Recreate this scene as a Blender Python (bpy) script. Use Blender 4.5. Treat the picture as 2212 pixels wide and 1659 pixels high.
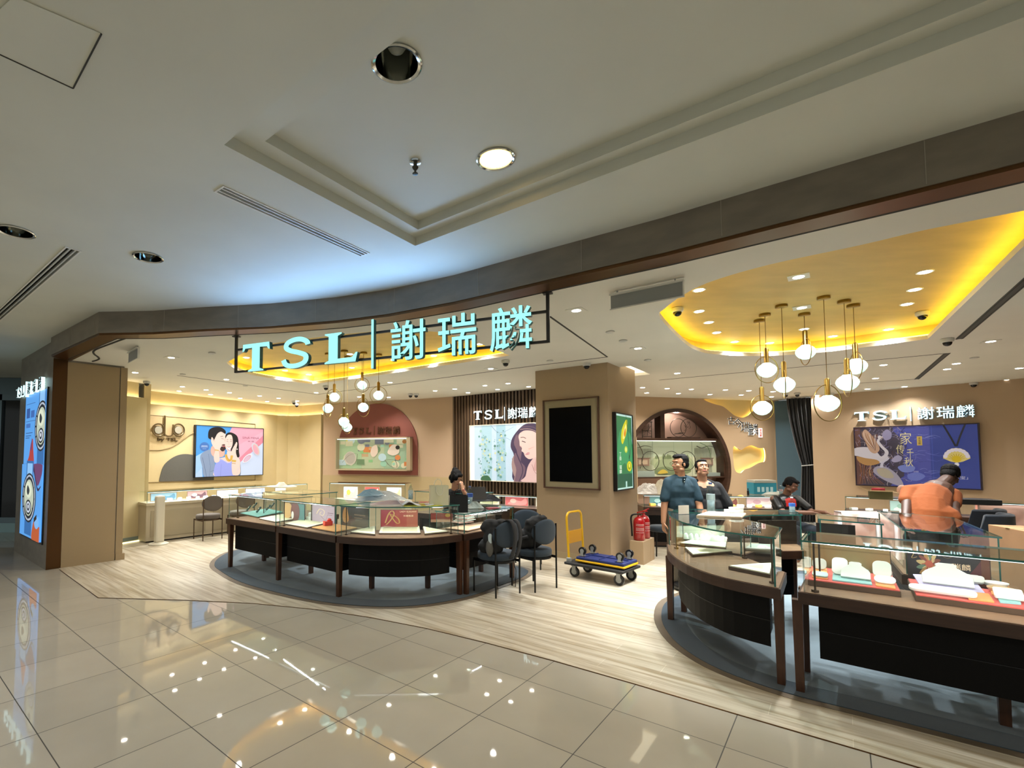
import bpy, bmesh, math, random
from mathutils import Vector, Matrix
from math import sin, cos, pi, radians
random.seed(7)
SC = bpy.context.scene
COL = SC.collection
for _o in list(bpy.data.objects): bpy.data.objects.remove(_o)

# ---------------------------------------------------------------- camera
FPX, PCX, PCY, PITCH, CAMH = 1049.7, 919.7, 932.0, 0.0494, 1.65
cam_d = bpy.data.cameras.new('camera'); cam = bpy.data.objects.new('camera', cam_d); COL.objects.link(cam)
cam.location = (0, 0, CAMH); cam.rotation_euler = (pi/2 + PITCH, 0, 0)
cam_d.sensor_width = 36; cam_d.lens = FPX/2212*36
cam_d.shift_x = (1106-PCX)/2212; cam_d.shift_y = (PCY-829.5)/2212
cam_d.clip_start = .05; cam_d.clip_end = 200
SC.camera = cam
# ---------------------------------------------------------------- view, world and large lights
SC.view_settings.view_transform = 'Standard'; SC.view_settings.look = 'None'
SC.view_settings.gamma = 1; SC.view_settings.use_curve_mapping = False
SC.view_settings.exposure = 0.85
SC.cycles.max_bounces = 7; SC.cycles.diffuse_bounces = 4; SC.cycles.glossy_bounces = 3; SC.cycles.transmission_bounces = 4; SC.cycles.transparent_max_bounces = 24
wd = bpy.data.worlds.new('world'); SC.world = wd; wd.use_nodes = True
wd.node_tree.nodes['Background'].inputs[0].default_value = (.80, .86, .82, 1)
wd.node_tree.nodes['Background'].inputs[1].default_value = .24
def lamp(name, kind, loc, energy, color=(1, 1, 1), parent=None, target=None, **k):
    d = bpy.data.lights.new(name, kind); o = bpy.data.objects.new(name, d); COL.objects.link(o)
    o.location = loc; d.energy = energy; d.color = color
    for a, b in k.items(): setattr(d, a, b)
    if target is not None:
        o.rotation_euler = (Vector(target)-Vector(loc)).to_track_quat('-Z', 'Y').to_euler()
    if parent:
        o.parent = parent; o.location = Vector(loc)-parent.location
    return o
# unseen lamps added outside the view to light the mall floor
for p in ((-3, -1.0), (1.5, -1.5), (5, -2.5), (-6.5, 1.5), (-4, 3.4)):
    lamp('mall_fill', 'AREA', (p[0], p[1], 3.2), 30, (1, .97, .90), target=(p[0], p[1], 0), shape='DISK', size=.5)

# ---------------------------------------------------------------- helpers
def ray(x, y):
    a, b = (x-PCX)/FPX, -(y-PCY)/FPX; c, s = cos(PITCH), sin(PITCH)
    return Vector((a, c-b*s, s+b*c))
def P(x, y, z=0.):
    d = ray(x, y); t = (z-CAMH)/d.z
    return Vector((d.x*t, d.y*t, z))
def zat(y, Y):
    b = -(y-PCY)/FPX; c, s = cos(PITCH), sin(PITCH)
    return CAMH+Y*(s+b*c)/(c-b*s)
DA = Vector((.6494, .7604, 0)); DB = Vector((-.7604, .6494, 0)); UP = Vector((0, 0, 1))
def lin(c): return c/12.92 if c <= .04045 else ((c+.055)/1.055)**2.4
def rgb(h):
    if isinstance(h, str):
        h = h.lstrip('#'); return tuple(lin(int(h[i:i+2], 16)/255) for i in (0, 2, 4))
    return h
MATS = {}
def mat(name, col='#808080', rough=.5, metal=0, es=0, ecol=None, spec=.5, noise=0, nscale=8, bump=0, bscale=60, stretch=None, col2=None, sheen=0, coat=0):
    if name in MATS: return MATS[name]
    m = bpy.data.materials.new(name); m.use_nodes = True; nt = m.node_tree; b = nt.nodes['Principled BSDF']
    c = rgb(col); b.inputs['Base Color'].default_value = (*c, 1)
    b.inputs['Roughness'].default_value = rough; b.inputs['Metallic'].default_value = metal
    b.inputs['Specular IOR Level'].default_value = spec
    b.inputs['Sheen Weight'].default_value = sheen; b.inputs['Coat Weight'].default_value = coat
    if es:
        e = rgb(ecol) if ecol else c
        b.inputs['Emission Color'].default_value = (*e, 1); b.inputs['Emission Strength'].default_value = es
    if noise or bump or col2:
        tc = nt.nodes.new('ShaderNodeTexCoord'); mp = nt.nodes.new('ShaderNodeMapping')
        nt.links.new(tc.outputs['Object'], mp.inputs[0])
        if stretch: mp.inputs['Scale'].default_value = stretch
    if noise or col2:
        n = nt.nodes.new('ShaderNodeTexNoise'); n.inputs['Scale'].default_value = nscale; n.inputs['Detail'].default_value = 6
        nt.links.new(mp.outputs[0], n.inputs[0])
        r = nt.nodes.new('ShaderNodeValToRGB'); nt.links.new(n.outputs[0], r.inputs[0])
        c2 = rgb(col2) if col2 else tuple(max(0, x*(1-noise)) for x in c)
        r.color_ramp.elements[0].color = (*c2, 1); r.color_ramp.elements[0].position = .35
        r.color_ramp.elements[1].color = (*c, 1); r.color_ramp.elements[1].position = .65
        nt.links.new(r.outputs[0], b.inputs['Base Color'])
    if bump:
        n = nt.nodes.new('ShaderNodeTexNoise'); n.inputs['Scale'].default_value = bscale; n.inputs['Detail'].default_value = 4
        nt.links.new(mp.outputs[0], n.inputs[0])
        bp = nt.nodes.new('ShaderNodeBump'); bp.inputs['Strength'].default_value = bump; bp.inputs['Distance'].default_value = .01
        nt.links.new(n.outputs[0], bp.inputs['Height']); nt.links.new(bp.outputs[0], b.inputs['Normal'])
    MATS[name] = m
    return m
def glass_mat(name, tint=(.965, .985, .98), refl=1.0, ior=1.5):
    if name in MATS: return MATS[name]
    m = bpy.data.materials.new(name); m.use_nodes = True; nt = m.node_tree; nt.nodes.clear()
    o = nt.nodes.new('ShaderNodeOutputMaterial'); t = nt.nodes.new('ShaderNodeBsdfTransparent'); g = nt.nodes.new('ShaderNodeBsdfGlossy')
    t.inputs[0].default_value = (*tint, 1); g.inputs['Roughness'].default_value = .02; g.inputs[0].default_value = (refl, refl, refl, 1)
    f = nt.nodes.new('ShaderNodeFresnel'); f.inputs[0].default_value = ior
    ge = nt.nodes.new('ShaderNodeNewGeometry'); mu = nt.nodes.new('ShaderNodeMath'); mu.operation = 'SUBTRACT'; mu.use_clamp = True
    nt.links.new(f.outputs[0], mu.inputs[0]); nt.links.new(ge.outputs['Backfacing'], mu.inputs[1])
    mx = nt.nodes.new('ShaderNodeMixShader'); nt.links.new(mu.outputs[0], mx.inputs[0]); nt.links.new(t.outputs[0], mx.inputs[1]); nt.links.new(g.outputs[0], mx.inputs[2])
    nt.links.new(mx.outputs[0], o.inputs[0]); MATS[name] = m; return m

class MB:
    def __init__(s): s.v = []; s.f = []; s.m = []
    def add(s, vs, fs, mi=0):
        n = len(s.v); s.v += [Vector(v) for v in vs]; s.f += [tuple(i+n for i in f) for f in fs]; s.m += [mi]*len(fs); return s
    def box(s, c, sz, rz=0, mi=0, R=None):
        hx, hy, hz = sz[0]/2, sz[1]/2, sz[2]/2
        R = R or Matrix.Rotation(rz, 3, 'Z'); c = Vector(c)
        vs = [c+R @ Vector((x*hx, y*hy, z*hz)) for z in (-1, 1) for y in (-1, 1) for x in (-1, 1)]
        return s.add(vs, [(0, 2, 3, 1), (4, 5, 7, 6), (0, 1, 5, 4), (2, 6, 7, 3), (0, 4, 6, 2), (1, 3, 7, 5)], mi)
    def prism(s, poly, z0, z1, mi=0, ms=None, mt=None):
        n = len(poly); a = sum(poly[i][0]*poly[(i+1) % n][1]-poly[(i+1) % n][0]*poly[i][1] for i in range(n))
        if a < 0: poly = poly[::-1]
        vs = [(p[0], p[1], z0) for p in poly]+[(p[0], p[1], z1) for p in poly]
        s.add(vs, [tuple(range(n))[::-1], tuple(range(n, 2*n))], mi if mt is None else mt)
        return s.add(vs, [(i, (i+1) % n, n+(i+1) % n, n+i) for i in range(n)], mi if ms is None else ms)
    def tube(s, pts, r, n=10, mi=0, closed=False, caps=True):
        pts = [Vector(p) for p in pts]; m = len(pts); rs = r if isinstance(r, (list, tuple)) else [r]*m
        base = len(s.v); nrm = None
        for i, p in enumerate(pts):
            if closed: t = pts[(i+1) % m]-pts[i-1]
            else: t = pts[min(i+1, m-1)]-pts[max(i-1, 0)]
            t.normalize()
            if nrm is None: nrm = t.orthogonal().normalized()
            nrm = (nrm-t*nrm.dot(t)).normalized(); b = t.cross(nrm)
            s.v += [p+(nrm*cos(2*pi*k/n)+b*sin(2*pi*k/n))*rs[i] for k in range(n)]
        for i in range(m if closed else m-1):
            j = (i+1) % m
            for k in range(n):
                s.f.append((base+i*n+k, base+i*n+(k+1) % n, base+j*n+(k+1) % n, base+j*n+k)); s.m.append(mi)
        if caps and not closed:
            s.f.append(tuple(base+k for k in range(n))[::-1]); s.f.append(tuple(base+(m-1)*n+k for k in range(n))); s.m += [mi, mi]
        return s
    def lathe(s, prof, c=(0, 0, 0), n=24, mi=0, R=None, caps=True):
        base = len(s.v); c = Vector(c); R = R or Matrix.Identity(3)
        for r, z in prof: s.v += [c+R @ Vector((r*cos(2*pi*k/n), r*sin(2*pi*k/n), z)) for k in range(n)]
        for i in range(len(prof)-1):
            for k in range(n):
                s.f.append((base+i*n+k, base+i*n+(k+1) % n, base+(i+1)*n+(k+1) % n, base+(i+1)*n+k)); s.m.append(mi)
        if caps: s.f.append(tuple(base+k for k in range(n))[::-1]); s.f.append(tuple(base+(len(prof)-1)*n+k for k in range(n))); s.m += [mi, mi]
        return s
    def ell(s, c, r, R=None, n=16, mi=0):
        c = Vector(c); R = R or Matrix.Identity(3); r = (r, r, r) if not isinstance(r, (tuple, list)) else r
        h = n//2; base = len(s.v)
        s.v.append(c+R @ Vector((0, 0, -r[2])))
        for i in range(1, h):
            a = -pi/2+pi*i/h
            s.v += [c+R @ Vector((r[0]*cos(a)*cos(2*pi*k/n), r[1]*cos(a)*sin(2*pi*k/n), r[2]*sin(a))) for k in range(n)]
        s.v.append(c+R @ Vector((0, 0, r[2]))); top = len(s.v)-1
        for k in range(n):
            s.f.append((base, base+1+(k+1) % n, base+1+k)); s.m.append(mi)
            for i in range(h-2):
                a0 = base+1+i*n; s.f.append((a0+k, a0+(k+1) % n, a0+n+(k+1) % n, a0+n+k)); s.m.append(mi)
            a0 = base+1+(h-2)*n; s.f.append((a0+k, a0+(k+1) % n, top)); s.m.append(mi)
        return s
    def cone(s, a, b, ra, rb, n=12, mi=0):      # rounded tapered capsule
        a, b = Vector(a), Vector(b); s.tube([a, b], [ra, rb], n, mi); s.ell(a, ra, n=n, mi=mi); s.ell(b, rb, n=n, mi=mi); return s
    def build(s, name, mats, parent=None, smooth=False, world=True, bevel=0, loc=None):
        me = bpy.data.meshes.new(name); off = Vector((0, 0, 0))
        if parent is not None and world: off = parent.location.copy()
        elif loc is not None: off = Vector(loc)
        me.from_pydata([tuple(v-off) for v in s.v], [], s.f); me.validate()
        if not isinstance(mats, (list, tuple)): mats = [mats]
        for m in mats: me.materials.append(m)
        if len(me.polygons) == len(s.m):
            for p, i in zip(me.polygons, s.m): p.material_index = i
        if smooth:
            for p in me.polygons: p.use_smooth = True
            if smooth != 'all':
                try: me.set_sharp_from_angle(angle=radians(38))
                except Exception: pass
        o = bpy.data.objects.new(name, me); COL.objects.link(o)
        if parent is not None: o.parent = parent
        elif loc is not None: o.location = off
        if bevel:
            b = o.modifiers.new('bevel', 'BEVEL'); b.width = bevel; b.segments = 2; b.limit_method = 'ANGLE'
        return o
def thing(name, label, cat, loc=(0, 0, 0), group=None, rz=0):
    o = bpy.data.objects.new(name, None); COL.objects.link(o); o.location = loc; o.rotation_euler = (0, 0, rz)
    o['label'] = label; o['category'] = cat
    if group: o['group'] = group
    o.empty_display_size = .1
    return o
def tag(o, label, cat, group=None):
    o['label'] = label; o['category'] = cat
    if group: o['group'] = group
    return o
def struct(o): o['kind'] = 'structure'; return o
def dup(root, loc, label=None, rz=None, group=None):
    r = root.copy(); COL.objects.link(r); r.location = loc
    if rz is not None: r.rotation_euler = (0, 0, rz)
    if label: r['label'] = label
    if group: r['group'] = group
    for ch in list(root.children):
        c = ch.copy(); COL.objects.link(c); c.parent = r
        for g in ch.children:
            d = g.copy(); COL.objects.link(d); d.parent = c
    return r
class Fr:
    "a vertical plane: o origin on the floor, u along it, n towards the viewer"
    def __init__(s, p, q, off=0):
        p = Vector((p[0], p[1], 0)); q = Vector((q[0], q[1], 0)); s.u = (q-p).normalized(); n = Vector((s.u.y, -s.u.x, 0))
        if n.dot(Vector((0, 0, 0))-p) < 0: n = -n
        s.n = n; s.o = p+n*off; s.L = (q-p).length
    def pt(s, a, b, c=0): return s.o+s.u*a+UP*b+s.n*c
    def uv(s, x, y, c=0):
        d = ray(x, y); o = s.o+s.n*c; t = (o-Vector((0, 0, CAMH))).dot(s.n)/d.dot(s.n); q = Vector((0, 0, CAMH))+d*t
        return (q-o).dot(s.u), q.z
    def shifted(s, c):
        f = Fr.__new__(Fr); f.u, f.n, f.L = s.u, s.n, s.L; f.o = s.o+s.n*c; return f
def fbox(mb, fr, a0, a1, b0, b1, c0, c1, mi=0):
    vs = [fr.pt(a, b, c) for c in (c0, c1) for b in (b0, b1) for a in (a0, a1)]
    mb.add(vs, [(0, 2, 3, 1), (4, 5, 7, 6), (0, 1, 5, 4), (2, 6, 7, 3), (0, 4, 6, 2), (1, 3, 7, 5)], mi); return mb
def fprism(mb, fr, pts, c0, c1, mi=0):
    n = len(pts); vs = [fr.pt(a, b, c0) for a, b in pts]+[fr.pt(a, b, c1) for a, b in pts]
    mb.add(vs, [tuple(range(n)), tuple(range(2*n-1, n-1, -1))]+[(i, n+i, n+(i+1) % n, (i+1) % n) for i in range(n)], mi); return mb
def crom(pts, n=6, closed=True):
    out = []; m = len(pts)
    for i in range(m if closed else m-1):
        p0, p1, p2, p3 = (pts[(i-1) % m], pts[i], pts[(i+1) % m], pts[(i+2) % m]) if closed else (pts[max(i-1, 0)], pts[i], pts[i+1], pts[min(i+2, m-1)])
        for k in range(n):
            t = k/n
            out.append(tuple(.5*(2*b+(c-a)*t+(2*a-5*b+4*c-d)*t*t+(3*b-a-3*c+d)*t**3) for a, b, c, d in zip(p0, p1, p2, p3)))
    if not closed: out.append(tuple(pts[-1]))
    return out
def circ(cx, cy, rx, ry=None, n=28, a0=0, a1=2*pi):
    ry = rx if ry is None else ry
    return [(cx+rx*cos(a0+(a1-a0)*k/n), cy+ry*sin(a0+(a1-a0)*k/n)) for k in range(n if abs(a1-a0-2*pi) < 1e-6 else n+1)]
def stroke(pts, w0, w1=None, n=1):
    "2D ribbon along pts"
    w1 = w0 if w1 is None else w1; pts = crom(pts, n, False) if n > 1 else list(pts); L = []; R = []
    for i, p in enumerate(pts):
        a = pts[max(i-1, 0)]; b = pts[min(i+1, len(pts)-1)]; dx, dy = b[0]-a[0], b[1]-a[1]; l = math.hypot(dx, dy) or 1
        w = (w0+(w1-w0)*i/(len(pts)-1))/2; L.append((p[0]-dy/l*w, p[1]+dx/l*w)); R.append((p[0]+dy/l*w, p[1]-dx/l*w))
    return L+R[::-1]
def art(name, fr, a0, a1, b0, b1, layers, parent, es=0, c=0.0, rough=.4):
    "flat printed picture: coloured shapes in unit coordinates, one mesh"
    mb = MB(); cols = []
    for k, (pts, col) in enumerate(layers):
        if col not in cols: cols.append(col)
        pts = [(min(1, max(0, x)), min(1, max(0, y))) for x, y in pts]
        q = []
        for p_ in pts:
            if not q or (abs(p_[0]-q[-1][0])+abs(p_[1]-q[-1][1])) > 1e-5: q.append(p_)
        if len(q) < 3: continue
        vs = [fr.pt(a0+(a1-a0)*x, b0+(b1-b0)*y, c+.0004*k) for x, y in q]
        mb.add(vs, [tuple(range(len(q)))], cols.index(col))
    ms = [pmat(h, es) for h in cols]
    return mb.build(name, ms, parent)
def pmat(h, es):
    "ink on a translucent backlit film when es is large, ink given a faint glow when small, plain ink at zero"
    k = .22 if es >= .24 else .8; c = rgb(h); return mat('print_%s_%g' % (h.strip('#'), es), tuple(x*k for x in c), .4, es=es, ecol=c) if es else mat('print_%s' % h.strip('#'), h, .4)
_tc = {}
def text_mesh(body, extr, off, bold):
    key = (body, extr, off)
    if key not in _tc:
        cu = bpy.data.curves.new('t', 'FONT'); cu.body = body; cu.align_x = 'CENTER'; cu.align_y = 'CENTER'; cu.size = 1; cu.extrude = extr; cu.offset = off; cu.resolution_u = 3
        o = bpy.data.objects.new('t', cu); COL.objects.link(o); bpy.context.view_layer.update()
        me = bpy.data.meshes.new_from_object(o.evaluated_get(bpy.context.evaluated_depsgraph_get()))
        vs = [v.co.copy() for v in me.vertices]; fs = [tuple(p.vertices) for p in me.polygons]
        bpy.data.objects.remove(o); bpy.data.curves.remove(cu); bpy.data.meshes.remove(me)
        if vs:
            x0, x1 = min(v.x for v in vs), max(v.x for v in vs); y0, y1 = min(v.y for v in vs), max(v.y for v in vs)
            for v in vs: v.x -= (x0+x1)/2; v.y -= (y0+y1)/2; v.z += extr
            _tc[key] = (vs, fs, x1-x0, y1-y0)
        else: _tc[key] = ([], [], 1, 1)
    return _tc[key]
def text(mb, fr, body, a, b, h, w=None, depth=.004, c=.001, mi=0, off=0, vfun=None):
    "text of height h (bounding box) centred on (a, b) of frame fr"
    vs, fs, bw, bh = text_mesh(body, .5, off, 0)
    if not vs: return mb
    sy = h/bh; sx = sy if w is None else w/bw
    q = [fr.pt(a+v.x*sx, b+v.y*sy, c+v.z*depth) for v in vs]
    # keep the reading direction for the viewer: u must run to the viewer's right
    if fr.u.cross(UP).dot(fr.n) < 0: q = [fr.pt(a-v.x*sx, b+v.y*sy, c+v.z*depth) for v in vs]
    mb.add(q, fs, mi); return mb
SERIF = {
 'T': [[(0, .74), (.05, .76), (.1, .85), (.36, .86), (.36, .1), (.22, .04), (.22, 0), (.78, 0), (.78, .04), (.64, .1), (.64, .86), (.9, .85), (.95, .76), (1, .74), (.98, 1), (.02, 1)]],
 'L': [[(0, 1), (0, .96), (.12, .9), (.12, .1), (0, .04), (0, 0), (.94, 0), (1, .3), (.95, .3), (.84, .15), (.4, .14), (.4, .9), (.52, .96), (.52, 1)]],
 'S': [stroke([(.9, .74), (.86, .84), (.68, .94), (.45, .95), (.22, .86), (.17, .7), (.33, .58), (.62, .48), (.83, .36), (.8, .16), (.58, .06), (.34, .05), (.16, .12), (.08, .28)], .16, .16, 4)],
}
def tsl(parent, fr, pos, h, hc, zc, m, depth=.03, c=.03, sidem=None, lw=1.15, bar=True, barh=None):
    "the shop's letters; pos = centres along u of T S L | and the three characters"
    mats = [m, sidem or m]
    def flush(mb, nm): mb.build(nm, mats, parent)
    for ch, a in zip('TSL', pos[:3]):
        for poly in SERIF[ch]:
            mb = MB(); w = h*lw
            fprism(mb, fr, [(a+(x-.5)*w, zc+(y-.5)*h) for x, y in poly], c, c+depth, 1)
            fprism(mb, fr, [(a+(x-.5)*w, zc+(y-.5)*h) for x, y in poly], c+depth, c+depth+.003, 0); flush(mb, 'letter')
    if bar:
        mb = MB(); bh = (barh or h*1.5)/2; fbox(mb, fr, pos[3]-h*.04, pos[3]+h*.04, zc-bh, zc+bh, c, c+depth, 1); fbox(mb, fr, pos[3]-h*.04, pos[3]+h*.04, zc-bh, zc+bh, c+depth, c+depth+.003, 0); flush(mb, 'divider_bar')
    for ch, a in zip('謝瑞麟', pos[4:]):
        mb = MB(); text(mb, fr, ch, a, zc, hc, hc*.98, depth, c, 1, .006); text(mb, fr, ch, a, zc, hc, hc*.98, .003, c+depth, 0, .006); flush(mb, 'character')
def boolean_cut(o, cutters):
    for i, cmb in enumerate(cutters):
        c = cmb.build('cutter', [mat('white_paint', '#cfccc0', .7)])
        for ob in (o, c):
            bm = bmesh.new(); bm.from_mesh(ob.data); bmesh.ops.remove_doubles(bm, verts=bm.verts, dist=1e-5); bmesh.ops.recalc_face_normals(bm, faces=bm.faces); bm.to_mesh(ob.data); bm.free()

        m = o.modifiers.new('b', 'BOOLEAN'); m.operation = 'DIFFERENCE'; m.object = c; m.solver = 'EXACT'
        bpy.context.view_layer.update()
        me = bpy.data.meshes.new_from_object(o.evaluated_get(bpy.context.evaluated_depsgraph_get()))
        o.modifiers.clear(); old = o.data; nm = old.name; o.data = me; bpy.data.meshes.remove(old); me.name = nm
        bpy.data.objects.remove(c)
    return o
def offset_poly(poly, d):
    n = len(poly); a = sum(poly[i][0]*poly[(i+1) % n][1]-poly[(i+1) % n][0]*poly[i][1] for i in range(n)); sg = 1 if a > 0 else -1; out = []
    for i in range(n):
        p0, p1, p2 = [Vector(poly[(i+k) % n][:2]) for k in (-1, 0, 1)]
        e1 = (p1-p0).normalized(); e2 = (p2-p1).normalized(); n1 = Vector((e1.y, -e1.x))*sg; n2 = Vector((e2.y, -e2.x))*sg
        b = (n1+n2); l = b.length
        b = n1 if l < 1e-4 else b/l; k = d/max(.35, b.dot(n1)); out.append((p1.x+b.x*k, p1.y+b.y*k))
    return out
# ---------------------------------------------------------------- floor and surface materials
def oriented(nt, cu, cv):
    tc = nt.nodes.new('ShaderNodeTexCoord'); L = nt.links.new
    outs = []
    for d, c in ((DA, cu), (-DB, cv)):
        dp = nt.nodes.new('ShaderNodeVectorMath'); dp.operation = 'DOT_PRODUCT'; L(tc.outputs['Object'], dp.inputs[0]); dp.inputs[1].default_value = tuple(d)
        sb = nt.nodes.new('ShaderNodeMath'); sb.operation = 'SUBTRACT'; L(dp.outputs['Value'], sb.inputs[0]); sb.inputs[1].default_value = c; outs.append(sb)
    cb = nt.nodes.new('ShaderNodeCombineXYZ'); L(outs[0].outputs[0], cb.inputs[0]); L(outs[1].outputs[0], cb.inputs[1]); return tc, cb, outs
def tile_mat():
    m = bpy.data.materials.new('polished_tile'); m.use_nodes = True; nt = m.node_tree; b = nt.nodes['Principled BSDF']; L = nt.links.new
    O = Vector((-3.256, 3.781, 0)); tc, cb, _ = oriented(nt, O.dot(DA)-6.25, O.dot(-DB)-6.25)
    br = nt.nodes.new('ShaderNodeTexBrick'); br.offset = 0; br.squash = 1
    L(cb.outputs[0], br.inputs['Vector'])
    for k, v in (('Scale', 1), ('Mortar Size', .0032), ('Mortar Smooth', .2), ('Bias', 0), ('Brick Width', .625), ('Row Height', .625)): br.inputs[k].default_value = v
    br.inputs['Color1'].default_value = (.54, .49, .40, 1); br.inputs['Color2'].default_value = (.49, .45, .37, 1); br.inputs['Mortar'].default_value = (.05, .045, .035, 1)
    n = nt.nodes.new('ShaderNodeTexNoise'); n.inputs['Scale'].default_value = 1.6; n.inputs['Detail'].default_value = 8; L(cb.outputs[0], n.inputs[0])
    mx = nt.nodes.new('ShaderNodeMixRGB'); mx.blend_type = 'MULTIPLY'; mx.inputs[0].default_value = .25; L(br.outputs['Color'], mx.inputs[1]); L(n.outputs[0], mx.inputs[2])
    L(mx.outputs[0], b.inputs['Base Color']); b.inputs['Roughness'].default_value = .035; b.inputs['Specular IOR Level'].default_value = .62
    mr = nt.nodes.new('ShaderNodeMath'); mr.operation = 'MULTIPLY_ADD'; L(br.outputs['Fac'], mr.inputs[0]); mr.inputs[1].default_value = .5; mr.inputs[2].default_value = .03; L(mr.outputs[0], b.inputs['Roughness'])
    return m
def plank_mat():
    m = bpy.data.materials.new('travertine_plank'); m.use_nodes = True; nt = m.node_tree; b = nt.nodes['Principled BSDF']; L = nt.links.new
    tc, cb, outs = oriented(nt, .03, 0); sw = nt.nodes.new('ShaderNodeCombineXYZ'); L(outs[1].outputs[0], sw.inputs[0]); L(outs[0].outputs[0], sw.inputs[1])
    br = nt.nodes.new('ShaderNodeTexBrick'); br.offset = .37; br.offset_frequency = 2; L(sw.outputs[0], br.inputs['Vector'])
    for k, v in (('Scale', 1), ('Mortar Size', .0016), ('Mortar Smooth', .1), ('Bias', .3), ('Brick Width', 1.1), ('Row Height', .19)): br.inputs[k].default_value = v
    br.inputs['Color1'].default_value = (.50, .445, .34, 1); br.inputs['Color2'].default_value = (.60, .54, .43, 1); br.inputs['Mortar'].default_value = (.74, .68, .56, 1)
    mp = nt.nodes.new('ShaderNodeMapping'); mp.inputs['Scale'].default_value = (.9, 17, 1); L(sw.outputs[0], mp.inputs[0])
    n = nt.nodes.new('ShaderNodeTexNoise'); n.inputs['Scale'].default_value = 1.1; n.inputs['Detail'].default_value = 9; n.inputs['Roughness'].default_value = .6; n.inputs['Distortion'].default_value = .6; L(mp.outputs[0], n.inputs[0])
    r = nt.nodes.new('ShaderNodeValToRGB'); L(n.outputs[0], r.inputs[0]); r.color_ramp.elements[0].position = .33; r.color_ramp.elements[0].color = (.50, .41, .29, 1); r.color_ramp.elements[1].position = .6; r.color_ramp.elements[1].color = (1, 1, 1, 1)
    mx = nt.nodes.new('ShaderNodeMixRGB'); mx.blend_type = 'MULTIPLY'; mx.inputs[0].default_value = .8; L(br.outputs['Color'], mx.inputs[1]); L(r.outputs[0], mx.inputs[2])
    L(mx.outputs[0], b.inputs['Base Color']); b.inputs['Roughness'].default_value = .3; b.inputs['Specular IOR Level'].default_value = .35
    return m
M_tile, M_plank = tile_mat(), plank_mat()
M_white = mat('white_paint', '#dedbd0', .75, noise=.05, nscale=1.2)
M_mallc = mat('mall_ceiling_paint', '#d2d3c6', .8, noise=.07, nscale=1.1)
M_stone = mat('fascia_stone', '#83796a', .42, noise=.22, nscale=3.5, stretch=(1, 1, 2.5))
M_bronze = mat('bronze_trim', '#5f4226', .32, metal=.75)
M_beige = mat('beige_wall', '#b79c78', .7, bump=.12, bscale=120, noise=.05, nscale=3)
M_cream = mat('cream_wall', '#c9b78b', .7, bump=.1, bscale=120, noise=.04, nscale=3)
M_brown = mat('dark_walnut', '#3f2a1e', .38, noise=.3, nscale=5, stretch=(1, 1, 6))
M_black = mat('black', '#0c0c0d', .35)
M_yellow = mat('gold_leaf_paint', '#cfae66', .5, noise=.14, nscale=2.2, stretch=(1, 2.5, 1))
M_brass = mat('brushed_brass', '#8e7338', .3, metal=.9)
M_chrome = mat('chrome', '#c9cbc9', .12, metal=1)
M_grey = mat('light_grey_metal', '#9a9c98', .4, metal=.2)
M_led_y = mat('yellow_led', '#ffd84a', es=8, ecol='#fbe43e')
M_led_w = mat('warm_led', '#fff0cc', es=12, ecol='#ffe7b0')
M_lens = mat('lamp_lens', '#ffffff', es=14, ecol='#fff6e6')
# ---------------------------------------------------------------- setting
EDGE = [(-5.37, 7.2), (-5.28, 7.1), (-3.795, 5.717), (-2.742, 5.627), (-1.934, 5.506), (-1.136, 5.278), (-.564, 5.034), (.01, 4.718), (.529, 4.365), (1.027, 3.988), (1.502, 3.597), (1.971, 3.191), (2.441, 2.794), (9.2, -3.0)]
BACK = [(13.8, 6.2), (11.2, 9.0), (9.45, 11.7), (9.15, 12.9), (5.0, 12.3), (3.4, 11.6), (2.95, 10.1), (.75, 12.0), (-.1, 12.5), (-2.8, 13.7), (-3.6, 14.3), (-4.5, 14.0), (-6.4, 10.8), (-6.2, 8.7), (-5.3, 7.9)]
struct(MB().prism([(-15, -9), (15, -9), (15, 17), (-15, 17)], -.1, 0).build('floor', M_tile))
struct(MB().prism(EDGE+[(14, 0)]+BACK, 0, .003).build('floor', M_plank))
mb = MB(); mb.tube([(x, y, .003) for x, y in EDGE[1:-1]]+[(4.4, 1.1, .003)], .004, 6); struct(mb.build('trim_1', M_bronze))
FAS = [(-7.15, 8.53), (-5.4, 6.93), (-3.87, 5.675), (-3.2, 5.63), (-2.53, 5.49), (-1.74, 5.36), (-.95, 5.14), (-.386, 4.9), (.27, 4.50), (.74, 4.13), (.937, 3.975), (1.7, 3.39), (2.165, 2.98), (2.53, 2.67), (2.94, 2.32), (9, -2.95)]
CEIL = 3.348
o = MB().prism([(a_[0]+.07, a_[1]+.09) for a_ in FAS]+[(9, -9), (-15, -9), (-15, 17), (-7.08, 17)], CEIL, CEIL+.5).build('ceiling', M_mallc)
q = [P(484, 313, CEIL), P(897, 531, CEIL)]
e1 = (q[1]-q[0]).normalized(); e2 = Vector((.76, -.65, 0))
cA = q[0]; cB = q[1]; LL = 4.2
outer = [cA, cB, cB+e2*LL, cA+e2*LL]; outer = [(p.x, p.y) for p in outer]
i1 = Vector(P(573, 305, CEIL+.07)); i2 = Vector(P(903, 496, CEIL+.07))
inner = [(p.x, p.y) for p in (i1, i2, i2+e2*(LL-.2), i1+e2*(LL-.2))]
FIX = [('unlit', 857, 137, CEIL+.14), ('lit', 1071, 343, CEIL+.14), ('unlit', 35, 500, CEIL), ('unlit', 320, 555, CEIL)]
cuts = [MB().prism(outer, CEIL-.1, CEIL+.07), MB().prism(inner, CEIL-.1, CEIL+.14)]
FP = []
for k, x, y, z in FIX:
    p = P(x, y, z); FP.append(p); cuts.append(MB().lathe([(.105, -.2), (.105, .22)], (p.x, p.y, z), 32))
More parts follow.
